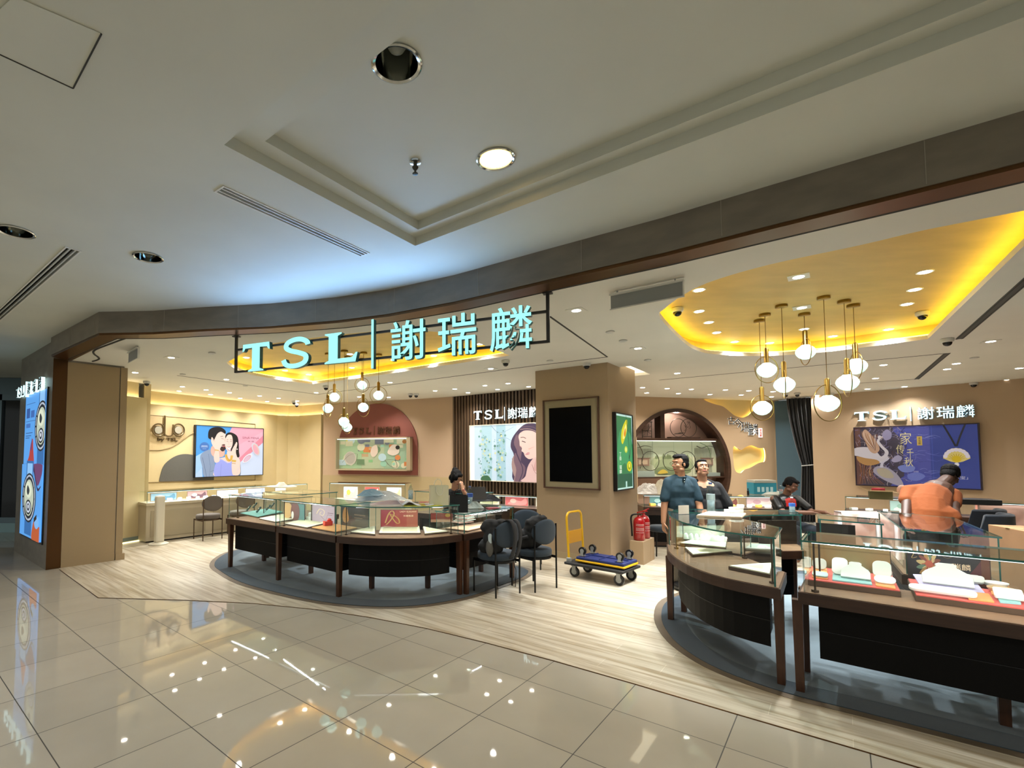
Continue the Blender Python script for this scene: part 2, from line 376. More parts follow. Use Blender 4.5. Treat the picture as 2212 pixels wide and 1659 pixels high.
SLOTS = [((475, 408), (787, 549)), ((158, 538), (-40, 716))]
for a, b in SLOTS:
    a, b = P(*a, CEIL), P(*b, CEIL); d = (b-a).normalized(); ang = math.atan2(d.y, d.x)
    cuts.append(MB().box(((a+b)/2), ((b-a).length, .1, .2), ang))
boolean_cut(o, cuts); struct(o)
# shop ceiling with two shaped coves
COF_R = [tuple(P(*p, 3.08)[:2]) for p in [(1426, 686), (1437, 666), (1473, 639), (1531, 610), (1656, 573), (1856, 530), (2006, 495), (2212, 455), (2275, 470), (2004, 732.5), (1806, 758), (1656, 769), (1547, 765.6), (1503, 756), (1473, 736)]]
COF_L = [tuple(P(*p, 3.08)[:2]) for p in [(492.4, 786), (501.5, 777), (560, 748), (700, 727), (830, 715), (942, 717), (1033, 741), (1101.8, 768), (801.7, 813), (675, 829.7), (603, 820.6), (530, 806)]]
INN = offset_poly(FAS[1:15], -.2) if False else None
def shift_line(pts, d):
    out = []
    for i, p in enumerate(pts):
        a = Vector(pts[max(i-1, 0)]); b = Vector(pts[min(i+1, len(pts)-1)]); t = (b-a).normalized(); out.append((p[0]-t.y*d, p[1]+t.x*d))
    return out
GIN = shift_line(FAS[1:], .2); GIN[0] = (-5.36, 7.27)
def inset_keep(poly, d, lo, hi):
    return poly
o = MB().prism(GIN+[(14, 0)]+BACK, 3.08, 3.13).build('ceiling', M_white)
def smooth_cof(c, corners):
    out = []; n = len(c)
    for i in range(n):
        p0, p1, p2, p3 = c[i-1], c[i], c[(i+1) % n], c[(i+2) % n]
        out.append(p1)
        if i in corners or (i+1) % n in corners: continue
        for t in (.25, .5, .75):
            out.append(tuple(.5*(2*b+(cc-a)*t+(2*a-5*b+4*cc-d)*t*t+(3*b-a-3*cc+d)*t**3) for a, b, cc, d in zip(p0, p1, p2, p3)))
    return out
COF_R = smooth_cof(COF_R, (7, 8, 9)); COF_L = smooth_cof(COF_L, (7, 9))
PIL_C = Vector((2.789, 7.404, 0)); PW_, PD_ = 1.22, 1.31
pil = [PIL_C, PIL_C+DB*PW_, PIL_C+DB*PW_+DA*PD_, PIL_C+DA*PD_]
well = [PIL_C+DA*.55-DB*.17, PIL_C+DA*.55+DB*(PW_+.17), PIL_C+DB*(PW_+.17)+DA*(PD_+.3), PIL_C+DA*(PD_+.3)-DB*.17]
boolean_cut(o, [MB().prism(COF_R, 3, 3.4), MB().prism(COF_L, 3, 3.4), MB().prism([(p.x, p.y) for p in well], 3, 3.4)]); struct(o)
mb = MB(); mb.prism([(p.x, p.y) for p in well], 3.13, 3.16); struct(mb.build('ceiling', mat('well_glow', '#fff6dc', es=1.0, ecol='#fff3d2')))
for c in (COF_R, COF_L):
    big = offset_poly(c, .13); n = len(big); mb = MB()
    vs = [(x, y, 3.13) for x, y in big]+[(x, y, 3.27) for x, y in big]
    mb.add(vs, [(i, (i+1) % n, n+(i+1) % n, n+i) for i in range(n)]+[tuple(range(n, 2*n))]); struct(mb.build('ceiling', M_yellow))
    ld = offset_poly(c, .07); mb = MB(); mb.tube([(x, y, 3.145) for x, y in ld], .011, 6, closed=True); struct(mb.build('trim_2', M_led_y))
# shadow gaps in the shop ceiling
def line_strip(mb, a, b, w, z, mi=0):
    a, b = Vector((a[0], a[1], z)), Vector((b[0], b[1], z)); d = (b-a).normalized(); mb.box((a+b)/2, ((b-a).length, w, .004), math.atan2(d.y, d.x), mi)
M_gap = mat('shadow_gap', '#3a3832', .8)
mb = MB()
for a, b in [((1187, 683), (1312, 771)), ((1312, 771), (1154, 790)), ((1154, 790), (686, 852)), ((686, 852), (383, 811)), ((1424, 821), (2046, 763)), ((1980, 819), (1719, 837))]:
    line_strip(mb, P(*a, 3.08), P(*b, 3.08), .022, 3.079)
sq = [P(*p, 3.079) for p in crom([(272, 730), (250, 738), (213, 752), (202, 759), (204, 765), (212, 771), (213, 776), (200, 780)], 4, False)]
mb.tube(sq, .014, 6); struct(mb.build('trim_3', M_gap))
# fascia, bronze soffit
strip = FAS[1:]+GIN[::-1]
struct(MB().prism(strip, 3.095, CEIL).build('wall_front', M_stone))
struct(MB().prism(shift_line(FAS[1:], .012)+GIN[::-1], 3.07, 3.095).build('trim_4', M_bronze))
mb = MB(); mb.tube([(x, y, 3.08) for x, y in shift_line(FAS[1:], .215)], .014, 6); struct(mb.build('trim_5', M_gap))
mb = MB(); acc = 0
M_joint = mat('stone_joint', '#9c9484', .7)
for i in range(1, len(FAS)-1):
    a, b = Vector(FAS[i]), Vector(FAS[i+1]); L_ = (b-a).length; t = .9-acc
    while t < L_:
        p = a+(b-a)*(t/L_); d = (b-a).normalized(); mb.box((p.x+d.y*.0005, p.y-d.x*.0005, 3.225), (.004, .004, .24), math.atan2(d.y, d.x)); t += .95
    acc = (acc+L_) % .95
struct(mb.build('trim_6', M_joint))
# pier on the left
FRP = Fr((-7.15, 8.53), (-5.476, 7.09))
struct(MB().prism([(-7.15, 8.53), (-5.476, 7.09), (-5.455, 7.115), (-5.34, 7.245), (-4.86, 7.78), (-5.75, 8.75), (-6.0, 9.6)], 0, CEIL).build('wall_front', M_stone))
struct(MB().prism([(-5.476, 7.088), (-5.36, 7.222), (-5.40, 7.262), (-5.5, 7.13)], 0, 3.08).build('trim_7', M_bronze))
FRD = Fr((-5.365, 7.225), (-4.895, 7.735))
mb = MB(); fbox(mb, FRD, .0, FRD.L-.01, .12, 3.05, .0, .012); fbox(mb, FRD, 0, FRD.L-.01, .0, .12, 0, .02); fbox(mb, FRD, FRD.L+.005, FRD.L+.1, .1, 3.06, -.02, .012); fbox(mb, FRD, FRD.L+.005, FRD.L+.13, 0, .1, -.02, .025)
struct(mb.build('wall_left', mat('pier_panel', '#a08a68', .7, bump=.1, bscale=120)))
# walls of the shop
def wallbox(name, p, q, z0, z1, m, th=.12, front=0):
    fr = Fr(p, q); mb = MB(); fbox(mb, fr, 0, fr.L, z0, z1, -th, front); return struct(mb.build(name, m))
S1 = Fr((-6.16, 8.3), (-5.6, 9.6)); DW = Fr((-6.3, 10.42), (-4.26, 13.7))
poly_l = [(-6.3, 10.42), (-4.26, 13.7), (-3.95, 13.93), (-3.55, 13.9), (-2.80, 13.38)]
for i in range(4): wallbox('wall_left' if i == 0 else 'wall_back', poly_l[i], poly_l[i+1], 2.5, 3.08, M_cream)
for i in range(4): wallbox('wall_left' if i == 0 else 'wall_back', poly_l[i], poly_l[i+1], 0, 2.78, M_cream, 0, .12)
wallbox('wall_left', (-6.16, 8.3), (-5.6, 9.6), 0, 2.78, M_cream, .1, .1); wallbox('wall_left', (-6.16, 8.3), (-5.64, 9.5), 2.5, 3.08, M_cream)
wallbox('wall_left', (-5.62, 9.65), (-6.3, 10.42), 0, 3.08, M_cream)
mb = MB()
for i in range(4):
    fr = Fr(poly_l[i], poly_l[i+1]); fbox(mb, fr, .02, fr.L-.02, 2.7805, 2.786, .03, .055)
fbox(mb, S1, .05, S1.L-.1, 2.7805, 2.786, .03, .055); struct(mb.build('trim_8', M_led_w))
mb = MB(); fbox(mb, S1, .5, S1.L+.01, .03, .1, .1, .115); struct(mb.build('baseboard_left', mat('blue_grey_base', '#77837c', .5)))
mb = MB(); fbox(mb, S1, .5, S1.L+.01, .0, .02, .1, .125); struct(mb.build('trim_9', mat('base_glow', '#fff0b0', es=1.6, ecol='#ffefae')))
NW = Fr((-2.80, 13.26), (-.18, 12.25)); NW2 = Fr((-.18, 12.25), (.66, 11.79)); SW = Fr((.66, 11.79), (2.95, 9.9))
for f, (p, q) in ((NW, ((-2.80, 13.26), (-.18, 12.25))), (NW2, ((-.18, 12.25), (.66, 11.79)))): wallbox('wall_back', p, q, 0, 3.08, mat('rose_beige_wall', '#b0967c', .7, bump=.1, bscale=120))
zr = 1.12
mb = MB(); fbox(mb, NW, 0, NW.L, 0, zr, 0, .015); fbox(mb, NW2, 0, NW2.L, 0, zr, 0, .015); struct(mb.build('wall_back', mat('wainscot', '#a8956f', .75, bump=.25, bscale=90, stretch=(6, 6, .3))))
wallbox('wall_back', (.66, 11.79), (2.95, 9.9), 0, 3.08, mat('slat_back', '#171009', .7), .1)
mb = MB(); x = .03
while x < SW.L-.03: fbox(mb, SW, x, x+.045, .02, 3.07, .001, .045); x += .085
struct(mb.build('trim_10', mat('slat', '#54402e', .45, noise=.25, nscale=4, stretch=(1, 1, .2))))
wallbox('wall_back', (2.95, 9.9), (3.4, 11.5), 0, 3.08, M_beige); wallbox('wall_back', (3.4, 11.5), (5.1, 11.74), 0, 3.08, M_beige)
struct(MB().prism([(p.x, p.y) for p in pil], 0, 3.2).build('wall_pillar', mat('pillar_wall', '#a08a6d', .68, bump=.12, bscale=120, noise=.05, nscale=2)))
mb = MB(); fpil = Fr(pil[1], pil[0]); fpr = Fr(pil[0], pil[3]); fbox(mb, fpil, 0, fpil.L+.008, 0, .1, 0, .008); fbox(mb, fpr, 0, fpr.L, 0, .1, 0, .008); struct(mb.build('baseboard_pillar', mat('pillar_base', '#a3906f', .6)))
# moon-gate wall, with the round opening and the cloud recesses cut out
GW = Fr((5.1, 11.74), (9.035, 12.585)); PWL = Fr((9.25, 11.62), (13.4, 5.63))
gcu, gcz = GW.uv(1466, 1014); grad = 1.50
fb = MB(); fbox(fb, GW, -.3, GW.L, 0, 3.08, -.12, 0); gw = fb.build('wall_right', mat('gate_wall', '#b3997a', .7, bump=.08, bscale=120))
CL1 = [(1519, 862), (1530, 868), (1545, 873), (1562, 878), (1576, 889), (1588, 898), (1604, 902), (1616, 898), (1627, 888), (1638, 882), (1653, 880), (1653, 864), (1590, 861)]
CL2 = [(1585, 964), (1600, 972), (1612, 965), (1625, 962), (1640, 968), (1653, 970), (1654, 995), (1640, 1000), (1622, 1010), (1610, 1014), (1600, 1022), (1588, 1016), (1584, 990)]
cl = []
for c_ in (CL1, CL2):
    cl.append([GW.uv(*p) for p in (crom(c_[:11], 4, False)+c_[11:] if c_ is CL1 else crom(c_, 4))])
c1 = MB(); fprism(c1, GW, circ(gcu, gcz, grad, n=64), -.4, .3)
cc = []
for c_ in cl:
    k_ = MB(); fprism(k_, GW, c_, -.3, .3); cc.append(k_); k_ = MB(); fprism(k_, GW, offset_poly(c_, .06), -.3, -.02); cc.append(k_)
boolean_cut(gw, [c1]+cc); struct(gw)
for c_ in cl:
    mb = MB(); fprism(mb, GW, offset_poly(c_, .08), -.135, -.121); struct(mb.build('wall_right', mat('cloud_recess', '#d9c489', .7)))
    mb = MB(); mb.tube([GW.pt(a, b, -.075) for a, b in offset_poly(c_, .035)], .008, 6, closed=True); struct(mb.build('trim_11', mat('cloud_led', '#ffe79a', es=5, ecol='#ffdf86')))
mb = MB(); fbox(mb, GW, -.3, GW.L, 0, 3.08, -.50, -.46); struct(mb.build('wall_right', mat('gate_recess', '#a98878', .7)))
wallbox('wall_right', (9.035, 12.585), (9.2, 13.3), 0, 3.08, M_beige); wallbox('wall_right', (9.1, 13.2), (10.3, 13.0), 0, 3.08, mat('blue_back_room', '#2f4350', .7)); wallbox('wall_right', (9.25, 11.62), (13.4, 5.63), 0, 3.08, mat('poster_wall', '#ae967a', .7, bump=.1, bscale=120), .2)
struct(MB().prism([(14, 0), (9.2, -3), (9.4, -3.1), (14.2, 0)], 0, 3.3).build('wall_right', M_beige)); struct(MB().prism([(13.9, 0), (14, 0), (13.6, 6.3), (13.4, 6.2)], 0, 3.3).build('wall_right', M_beige))
# far left: the dark neighbouring shopfront
struct(MB().prism([(-12.5, 10.6), (-7.6, 10.6), (-7.6, 10.8), (-12.5, 10.8)], 0, CEIL).build('wall_left', mat('neighbour_front', '#20272a', .5)))
# ---------------------------------------------------------------- ceiling fixtures in the mall
M_dark = mat('dark_cavity', '#14140f', .8)
M_refl = mat('reflector', '#b9bbb4', .08, metal=1)
M_lit = mat('lit_reflector', '#ffe9a8', .2, es=1.6, ecol='#ffe08a')
FLAB = ['large unlit round downlight with a mirrored reflector, near the corner of the ceiling recess', 'large lit round downlight glowing warm yellow in the ceiling recess',
        'unlit round downlight at the left edge above the slotted vent', 'unlit round downlight between the two slotted ceiling vents']
for (k, x, y, z), p, lab in zip(FIX, FP, FLAB):
    t = thing('recessed_downlight', lab, 'ceiling light', (p.x, p.y, z))
    MB().lathe([(.104, .0), (.118, -.002), (.12, -.008), (.112, -.012), (.1, -.006), (.1, .02)], (p.x, p.y, z), 40, caps=False).build('trim_ring', M_chrome, t, True)
    mb = MB(); n = 32; prof = [(.1, 0), (.098, .05), (.088, .11), (.06, .16), (.03, .18)]
    for r, h in prof: mb.v += [Vector((p.x+r*cos(2*pi*i/n), p.y+r*sin(2*pi*i/n), z+h)) for i in range(n)]
    for j in range(len(prof)-1):
        for i in range(n): mb.f.append((j*n+i, j*n+(i+1) % n, (j+1)*n+(i+1) % n, (j+1)*n+i)); mb.m.append(0)
    mb.f.append(tuple(range((len(prof)-1)*n, len(prof)*n))); mb.m.append(0); mb.build('reflector', M_lit if k == 'lit' else M_refl, t, True)
    b = MB().ell((p.x, p.y, z+.11), (.05, .05, .06)); b.build('bulb', M_lit if k == 'lit' else mat('dull_bulb', '#8b8f84', .3), t, True)
    if k == 'lit': lamp('downlight_lamp', 'SPOT', (p.x, p.y, z-.01), 28, (1, .85, .5), parent=t, target=(p.x, p.y, 0), spot_size=radians(120), spot_blend=.8, shadow_soft_size=.07)
for (a, b), lab in zip(SLOTS, ('long slotted air vent beside the corner of the ceiling recess', 'long slotted air vent running to the left edge of the ceiling')):
    a, b = P(*a, CEIL), P(*b, CEIL); c = (a+b)/2; L_ = (b-a).length; d = (b-a).normalized(); ang = math.atan2(d.y, d.x); s = Vector((-d.y, d.x, 0))
    t = thing('air_vent', lab, 'air vent', c)
    mb = MB(); mb.box(c+UP*.07, (L_, .1, .004), ang); mb.build('backing', M_dark, t)
    mb = MB()
    for k in (-1, 1): mb.box(c+s*k*.051+UP*-.001, (L_+.02, .012, .01), ang); mb.box(c+d*k*(L_/2+.003), (.012, .11, .01), ang)
    mb.build('frame', M_white, t)
    mb = MB()
    for k in (-.019, .019): mb.box(c+s*k, (L_, .011, .012), ang)
    mb.build('slat', mat('vent_slat', '#c7c6bd', .4), t)
p = P(897, 348, CEIL+.14); t = thing('sprinkler', 'small metal fire sprinkler head hanging in the ceiling recess', 'sprinkler', p)
MB().lathe([(.012, -.001), (.038, -.002), (.034, -.012), (.014, -.016)], p, 24).build('escutcheon', M_chrome, t, True)
MB().lathe([(.012, -.01), (.012, -.035), (.02, -.04), (.016, -.05), (.007, -.06), (.007, -.075), (.018, -.08), (.016, -.086), (.004, -.088)], p, 20).build('head', mat('sprinkler_metal', '#4c4c44', .35, metal=.8), t, True)
# access hatch: seams in the mall ceiling
hp = [P(-70, 83, CEIL), P(158, 189, CEIL), P(219, 71, CEIL), P(30, -10, CEIL)]; t = thing('access_hatch', 'flush square access hatch in the upper left ceiling', 'hatch', (sum(hp, Vector())/4)-UP*.002)
mb = MB(); mb.prism([(p.x, p.y) for p in hp], CEIL-.004, CEIL-.001); mb.build('panel', M_mallc, t)
mb = MB()
for i in range(2): a, b = hp[i], hp[(i+1) % 4]; line_strip(mb, a, b, .006, CEIL-.0045)
mb.build('seam', M_gap, t)
# ---------------------------------------------------------------- shop ceiling fixtures
M_trim = mat('light_trim', '#d8d6cc', .4)
def where(x, y):
    if x < 700: return 'left part of the shop ceiling' if y < 830 else 'row by the couple poster'
    if x < 1160: return 'ceiling before the slatted wall' if y > 822 else 'ceiling behind the big sign'
    if x < 1420: return 'ceiling around the square pillar'
    if x < 1700: return 'ceiling before the moon gate'
    return 'ceiling before the crane poster'
DL_W = [(489, 819.5), (445, 842), (455, 852), (496, 848), (519, 860), (561, 855), (577, 867), (602, 860), (642, 866), (683, 848), (842.5, 826), (776, 857), (839.6, 858), (940, 844), (982.5, 840), (1011, 848), (1047.6, 832.5), (1074.7, 841), (1097.5, 828), (1142, 835), (1060, 796),
        (370, 772), (292, 804.6), (394, 835), (387, 844.5), (1463, 806), (1388, 837), (1441, 839), (1493.6, 840.6), (1567, 842), (1617.5, 843.7), (1397, 848.4), (1465.4, 849.7), (1533.5, 851.8), (1601, 853), (1666.6, 857), (1670, 845.6), (1245, 670), (1378, 752),
        (2140, 737), (1908.5, 788), (2066, 785), (2046, 797), (1891, 817), (2202, 795), (1954, 835), (2079, 828.7), (2094, 834.6), (2175, 820.6), (1874, 840), (1969, 842.7), (1861, 849), (1763.5, 854)]
DL_C = [(532, 772), (616, 800), (667, 809), (756, 764.6), (760, 794), (850, 777), (937, 768), (1037, 743), (1725, 597.5), (1510, 626), (1732, 664), (1510, 672), (1531, 696), (1548, 718), (1587, 738), (1662.5, 740.6), (1737, 710.5), (1799, 726), (1919.5, 711), (1959, 656.5), (1976, 625), (1998, 587)]
SQ = {(1725, 597.5), (1732, 664), (1245, 670), (2140, 737), (1378, 752), (1060, 796), (370, 772)}
proto = {}
def downlight(x, y, z, group):
    p = P(x, y, z); sq = (x, y) in SQ; key = sq
    if group.startswith('ceiling lights in'): lab = 'small %s spotlight set in the yellow ceiling cove above the %s island of cases' % ('square-framed' if sq else 'round', 'right' if x > 1400 else 'left'); g = 'cove spotlights '+('square ' if sq else '')+('right' if x > 1400 else 'left')
    else:
        w = where(x, y); lab = 'small %s spotlight in the %s' % ('square-framed' if sq else 'round', w); g = 'spotlights, %s%s' % (w, ' square' if sq else '')
    if key not in proto:
        t = thing('spotlight', lab, 'ceiling light', p, g)
        mb = MB()
        if sq: mb.box(p-UP*.003, (.16, .16, .006), math.atan2(DA.y, DA.x))
        else: mb.lathe([(.062, 0), (.06, -.006), (.046, -.004)], p, 24)
        mb.build('trim', M_trim, t); MB().lathe([(.045, -.003), (.042, -.0075), (.02, -.009)], p, 20).build('lens', M_lens, t, True)
        proto[key] = t
    else: t = dup(proto[key], p, lab, group=g)
    return t, p
k = 0
for x, y in DL_W:
    t, p = downlight(x, y, 3.08, 'w'); e = 27
    lamp('spot_lamp', 'SPOT', (p.x, p.y, 3.06), e, (1, .97, .915), parent=t, target=(p.x, p.y, 0), spot_size=radians(128), spot_blend=.85, shadow_soft_size=.04)
for x, y in DL_C:
    t, p = downlight(x, y, 3.27, 'ceiling lights in the cove')
    lamp('spot_lamp', 'SPOT', (p.x, p.y, 3.25), 140, (.93, .98, 1), parent=t, target=(p.x, p.y, 0), spot_size=radians(66), spot_blend=.6, shadow_soft_size=.04)
NUM = ['first', 'second', 'third', 'fourth', 'fifth', 'sixth', 'seventh', 'eighth', 'ninth', 'tenth', 'eleventh', 'twelfth', 'thirteenth', 'fourteenth', 'fifteenth']
gs = {}
for o in COL.objects:
    if o.name.startswith('spotlight'): gs.setdefault(o['group'], []).append(o)
for g, os_ in gs.items():
    os_.sort(key=lambda o: o.location.x/o.location.y)
    if len(os_) > 1:
        for i, o in enumerate(os_): o['label'] = (o['label'].replace('small ', '').replace('set in the yellow ceiling cove', 'in the yellow cove')+', %s from left' % NUM[i]).replace('island of cases', 'island')
# dome cameras
CAMS = [(1463, 672, 3.27, 'front left in the right yellow cove'), (1992, 680, 3.27, 'far right in the right yellow cove'), (2046, 738, 3.08, 'beside the slot vent at right'), (2103, 833, 3.08, 'left one of two above the crane poster'), (2167, 834, 3.08, 'right one of two above the crane poster'),
        (1697, 856, 3.08, 'left one of two above the black curtain'), (1722, 855, 3.08, 'right one of two above the black curtain'), (1795, 856, 3.08, 'behind the big ring pendant'), (1267, 791, 3.08, 'at the top of the square pillar'), (1092, 785, 3.08, 'below the last character of the big sign'),
        (704, 840, 3.08, 'left of the left pendant cluster'), (886.6, 857, 3.08, 'left one of two before the slatted wall'), (899, 857, 3.08, 'right one of two before the slatted wall'), (635, 873, 3.08, 'left one of two in the corner by the couple poster'), (641, 879, 3.02, 'lower one of two in the corner by the couple poster'), (317, 830, 3.02, 'on the wall corner behind the left pier')]
M_cam = mat('camera_white', '#c9c8c2', .4); M_domeg = mat('camera_dome', '#0b0b0c', .12)
cp = None
for x, y, z, w in CAMS:
    p = P(x, y-7, z)
    if cp is None:
        cp = t = thing('dome_camera', 'white dome camera '+w, 'security camera', p)
        MB().lathe([(.05, 0), (.06, -.005), (.062, -.03), (.055, -.045), (.045, -.05)], p, 28).build('housing', M_cam, t, True)
        MB().lathe([(.044, -.048), (.043, -.06), (.035, -.08), (.02, -.092), (.006, -.096)], p, 24).build('dome', M_domeg, t, True)
    else: dup(cp, p, 'white dome camera '+w)
# small detectors
dp = None
for x, y, w in [(1318, 716, 'between the hanging screen and the big sign'), (1346, 735, 'beside the corner seam'), (1399, 777, 'flat disc left of the right cove'), (1188, 779, 'next to the pillar camera'), (458, 762, 'left of the T of the big sign'), (395, 808, 'above the left wall spotlights'), (530, 833, 'flat disc under the left cove'), (2105, 772, 'right of the slot vent'), (1640, 791, 'flat disc right of the moon gate')]:
    p = P(x, y, 3.08); lab = 'small round ceiling detector '+w
    if dp is None:
        dp = tag(MB().lathe([(.04, 0), (.05, -.004), (.048, -.012), (.03, -.02), (.01, -.022)], p, 24).build('ceiling_detector', M_cam, None, True, loc=p), lab, 'smoke detector')
    else:
        o = dp.copy(); COL.objects.link(o); o.location = p; o['label'] = lab
# slot vents at the right
for a, b, w in [((2072, 732), (2260, 568), 'long dark slot vent running to the right edge of the shop ceiling'), ((2046, 763), (1980, 819), 'short dark slot vent before the crane poster')]:
    a, b = P(*a, 3.08), P(*b, 3.08); d = (b-a).normalized(); c = (a+b)/2; ang = math.atan2(d.y, d.x)
    t = thing('slot_vent', w, 'air vent', c); MB().box(c-UP*.002, ((b-a).length, .07, .004), ang).build('slot', mat('slot_dark', '#4a4a46', .7), t)
    mb = MB(); s = Vector((-d.y, d.x, 0))
    for q_ in (-.022, .022): mb.box(c+s*q_-UP*.004, ((b-a).length, .006, .006), ang)
    mb.build('fin', M_gap, t)
# hanging bulkhead screens (roller housings)
for (a, b, zb, w) in [((1320, 637), (1475, 605), None, 'large grey rolled screen housing hanging before the pillar'), ((280, 762), (308, 746), None, 'small grey rolled screen housing hanging behind the left pier')]:
    pa, pb = P(*a, 3.06), P(*b, 3.06); ln = (pb-pa).length; h = .13 if a[0] > 1000 else .14
    if a[0] < 1000: pb = pa+(pb-pa)*.75
    fr = Fr(pa, pb); t = thing('hanging_screen', w, 'screen housing', (pa+pb)/2)
    mb = MB(); fbox(mb, fr, 0, fr.L, 3.06-h, 3.05, 0, .012); mb.build('panel', mat('screen_grey', '#8f918c', .5), t)
    mb = MB(); fbox(mb, fr, -.008, fr.L+.01, 3.045, 3.06, -.01, .03); fbox(mb, fr, -.008, fr.L+.008, 3.06-h-.01, 3.06-h, -.004, .018); fbox(mb, fr, fr.L, fr.L+.008, 3.06-h, 3.06, -.004, .018); mb.build('frame', M_trim, t)
    mb = MB(); fbox(mb, fr, .05, .06, 3.05, 3.08, 0, .01); fbox(mb, fr, fr.L-.06, fr.L-.05, 3.05, 3.08, 0, .01); mb.build('hanger', M_grey, t)
# ---------------------------------------------------------------- pendants
M_bulb = mat('pendant_globe', '#dffff4', .3, es=.62, ecol='#c9fff0')
def pendant(cx_, cy_, cz, bx, by, rr, rot, lab, size=1.0, group=None):
    p = P(cx_, cy_, cz); bz = zat(by, p.y); t = thing('pendant_lamp', lab, 'pendant lamp', (p.x, p.y, bz-.07))
    MB().lathe([(.055, 0), (.057, -.004), (.057, -.028), (.05, -.032)], (p.x, p.y, cz), 28).build('canopy', M_brass, t, True)
    R = .062*size; top = bz+R*.8
    MB().tube([(p.x, p.y, cz-.03), (p.x, p.y, top+.13)], .0035, 6).build('cord', mat('brass_cord', '#7a6235', .5, metal=.5), t)
    MB().lathe([(.012, .135*size+.002), (.024, .125*size), (.024, 0), (.03, -.01)], (p.x, p.y, top), 20).build('socket', M_brass, t, True)
    prof = [(.028, .98), (.03, .92), (.04, .80), (.056, .58), (.066, .3), (.068, .05), (.062, -.25), (.048, -.55), (.028, -.78), (.006, -.88)]
    MB().lathe([(r*size, h*R) for r, h in prof], (p.x, p.y, bz), 28).build('globe', M_bulb, t, 'all')
    mb = MB(); rc = rr; cz_ = bz+.012
    ux, uy = cos(rot), sin(rot)
    mb.tube([(p.x+ux*rc*cos(a)*1, p.y+uy*rc*cos(a), cz_+rc*sin(a)) for a in [2*pi*i/48 for i in range(48)]], .0045, 8, closed=True); mb.build('ring', M_brass, t, True)
    lamp('pendant_light', 'POINT', (p.x, p.y, bz), 3.2, (.80, 1, .94), parent=t, shadow_soft_size=.065)
    return t
RP = [((1640, 691), (1646, 885), .15, .1, 'lowest of the right cluster'), ((1652, 678), (1656, 803), .15, .15, 'leftmost upper one of the right cluster'), ((1688, 659), (1696, 835), .15, 1.0, 'second from left in the right cluster'),
      ((1737, 677), (1741, 764), .15, 1.25, 'highest of the right cluster, ring edge on'), ((1779, 641), (1789, 875), .185, .25, 'the one with the widest ring, in the right cluster'), ((1823, 649), (1831, 830), .15, 1.1, 'lower right one of the right cluster'), ((1843, 658), (1851, 795), .15, 1.2, 'upper right one of the right cluster')]
for c_, b_, rr, ro, w in RP: pendant(c_[0], c_[1], 3.27, b_[0], b_[1]-2, rr, ro, 'globe pendant, brass ring, '+w, 1.42)
LP = [((709.5, 763), (713, 884), .15, 1.4, 'leftmost of the left cluster, its ring edge on'), ((723, 768), (726.4, 860), .125, .4, 'second from left, left cluster'), ((744, 757), (745.6, 913), .11, .9, 'lowest of the left cluster'),
      ((782.5, 775), (782.9, 834), .12, .1, 'highest of the left cluster'), ((785.5, 761), (787, 882), .15, 1.0, 'below the highest in the left cluster'), ((818, 765), (818.7, 856), .135, 0, 'rightmost of the left cluster, with the widest ring'), ((751, 770), (747.5, 925), .11, 1.1, 'half hidden behind the lowest left one')]
for c_, b_, rr, ro, w in LP: pendant(c_[0], c_[1], 3.27, b_[0], b_[1]-1, rr, ro, 'globe pendant, brass ring, '+w, 1.22)
# ---------------------------------------------------------------- signs
M_cy = mat('cyan_letter', '#2f8f88', es=.66, ecol='#a0fff6'); M_cyside = mat('letter_side', '#20605f', .4)
M_wl = mat('white_letter', '#9fb0b0', es=.75, ecol='#d2fbff'); M_goldl = mat('gold_letter', '#b39a6b', .3, metal=.8); M_darkl = mat('dark_bronze', '#2b2019', .4, metal=.6)
hl, hr = P(511, 725, 3.08), P(1183, 630, 3.08); FS = Fr(hl, hr)
t = thing('hanging_sign', 'large illuminated cyan shop sign hanging in a black frame in the entrance', 'sign', (hl+hr)/2-UP*.4)
mb = MB()
for a in (0, FS.L):
    fbox(mb, FS, a-.014, a+.014, 2.63, 3.07, -.012, .012); fbox(mb, FS, a-.04, a+.04, 3.06, 3.072, -.03, .03)
for z_ in (2.905, 2.64): fbox(mb, FS, 0, FS.L, z_-.011, z_+.011, -.012, .012)
mb.build('frame', mat('sign_frame', '#26231f', .4), t)
def su(x, y): return FS.uv(x, y, .04)[0]
zc = 2.775
lamp('sign_light', 'AREA', FS.pt(FS.L*.45, 2.82, .14), 17, (.24, .50, 1), parent=t, target=FS.pt(FS.L*.45, 3.12, 1.14), shape='RECTANGLE', size=2.6, size_y=.25)
tsl(t, FS, [su(557, 770), su(643, 770), su(740, 770), su(808, 750), su(884, 740), su(989, 730), su(1105, 710)], .32, .39, zc, M_cy, .05, .02, M_cyside, 1.28, True, .50)
def wallsign(fr, xs, y, h, hc, lab, m, side, lw=1.15, depth=.03, c=.03, yc=None, light=0):
    p = [fr.uv(x, y)[0] for x in xs]; z_ = fr.uv(xs[3], y)[1]
    t = thing('wall_sign', lab, 'sign', fr.pt(p[3], z_, 0)); tsl(t, fr, p, h, hc, z_, m, depth, c, side, lw); return t
SWf = SW.shifted(.05)
SWL = SWf
wallsign(SWL, [1035, 1058, 1081, 1093, 1110, 1132, 1156], 894, .20, .24, 'small white illuminated shop sign on the dark slatted wall', M_wl, M_darkl, 1.1)
wallsign(PWL, [1863, 1902, 1942, 1969, 2001, 2044, 2087], 894.5, .20, .25, 'white illuminated shop sign above the crane poster', M_wl, mat('lit_side', '#5ab4e0', .4), 1.25, .05, .03)
NWa = NW.shifted(.035)
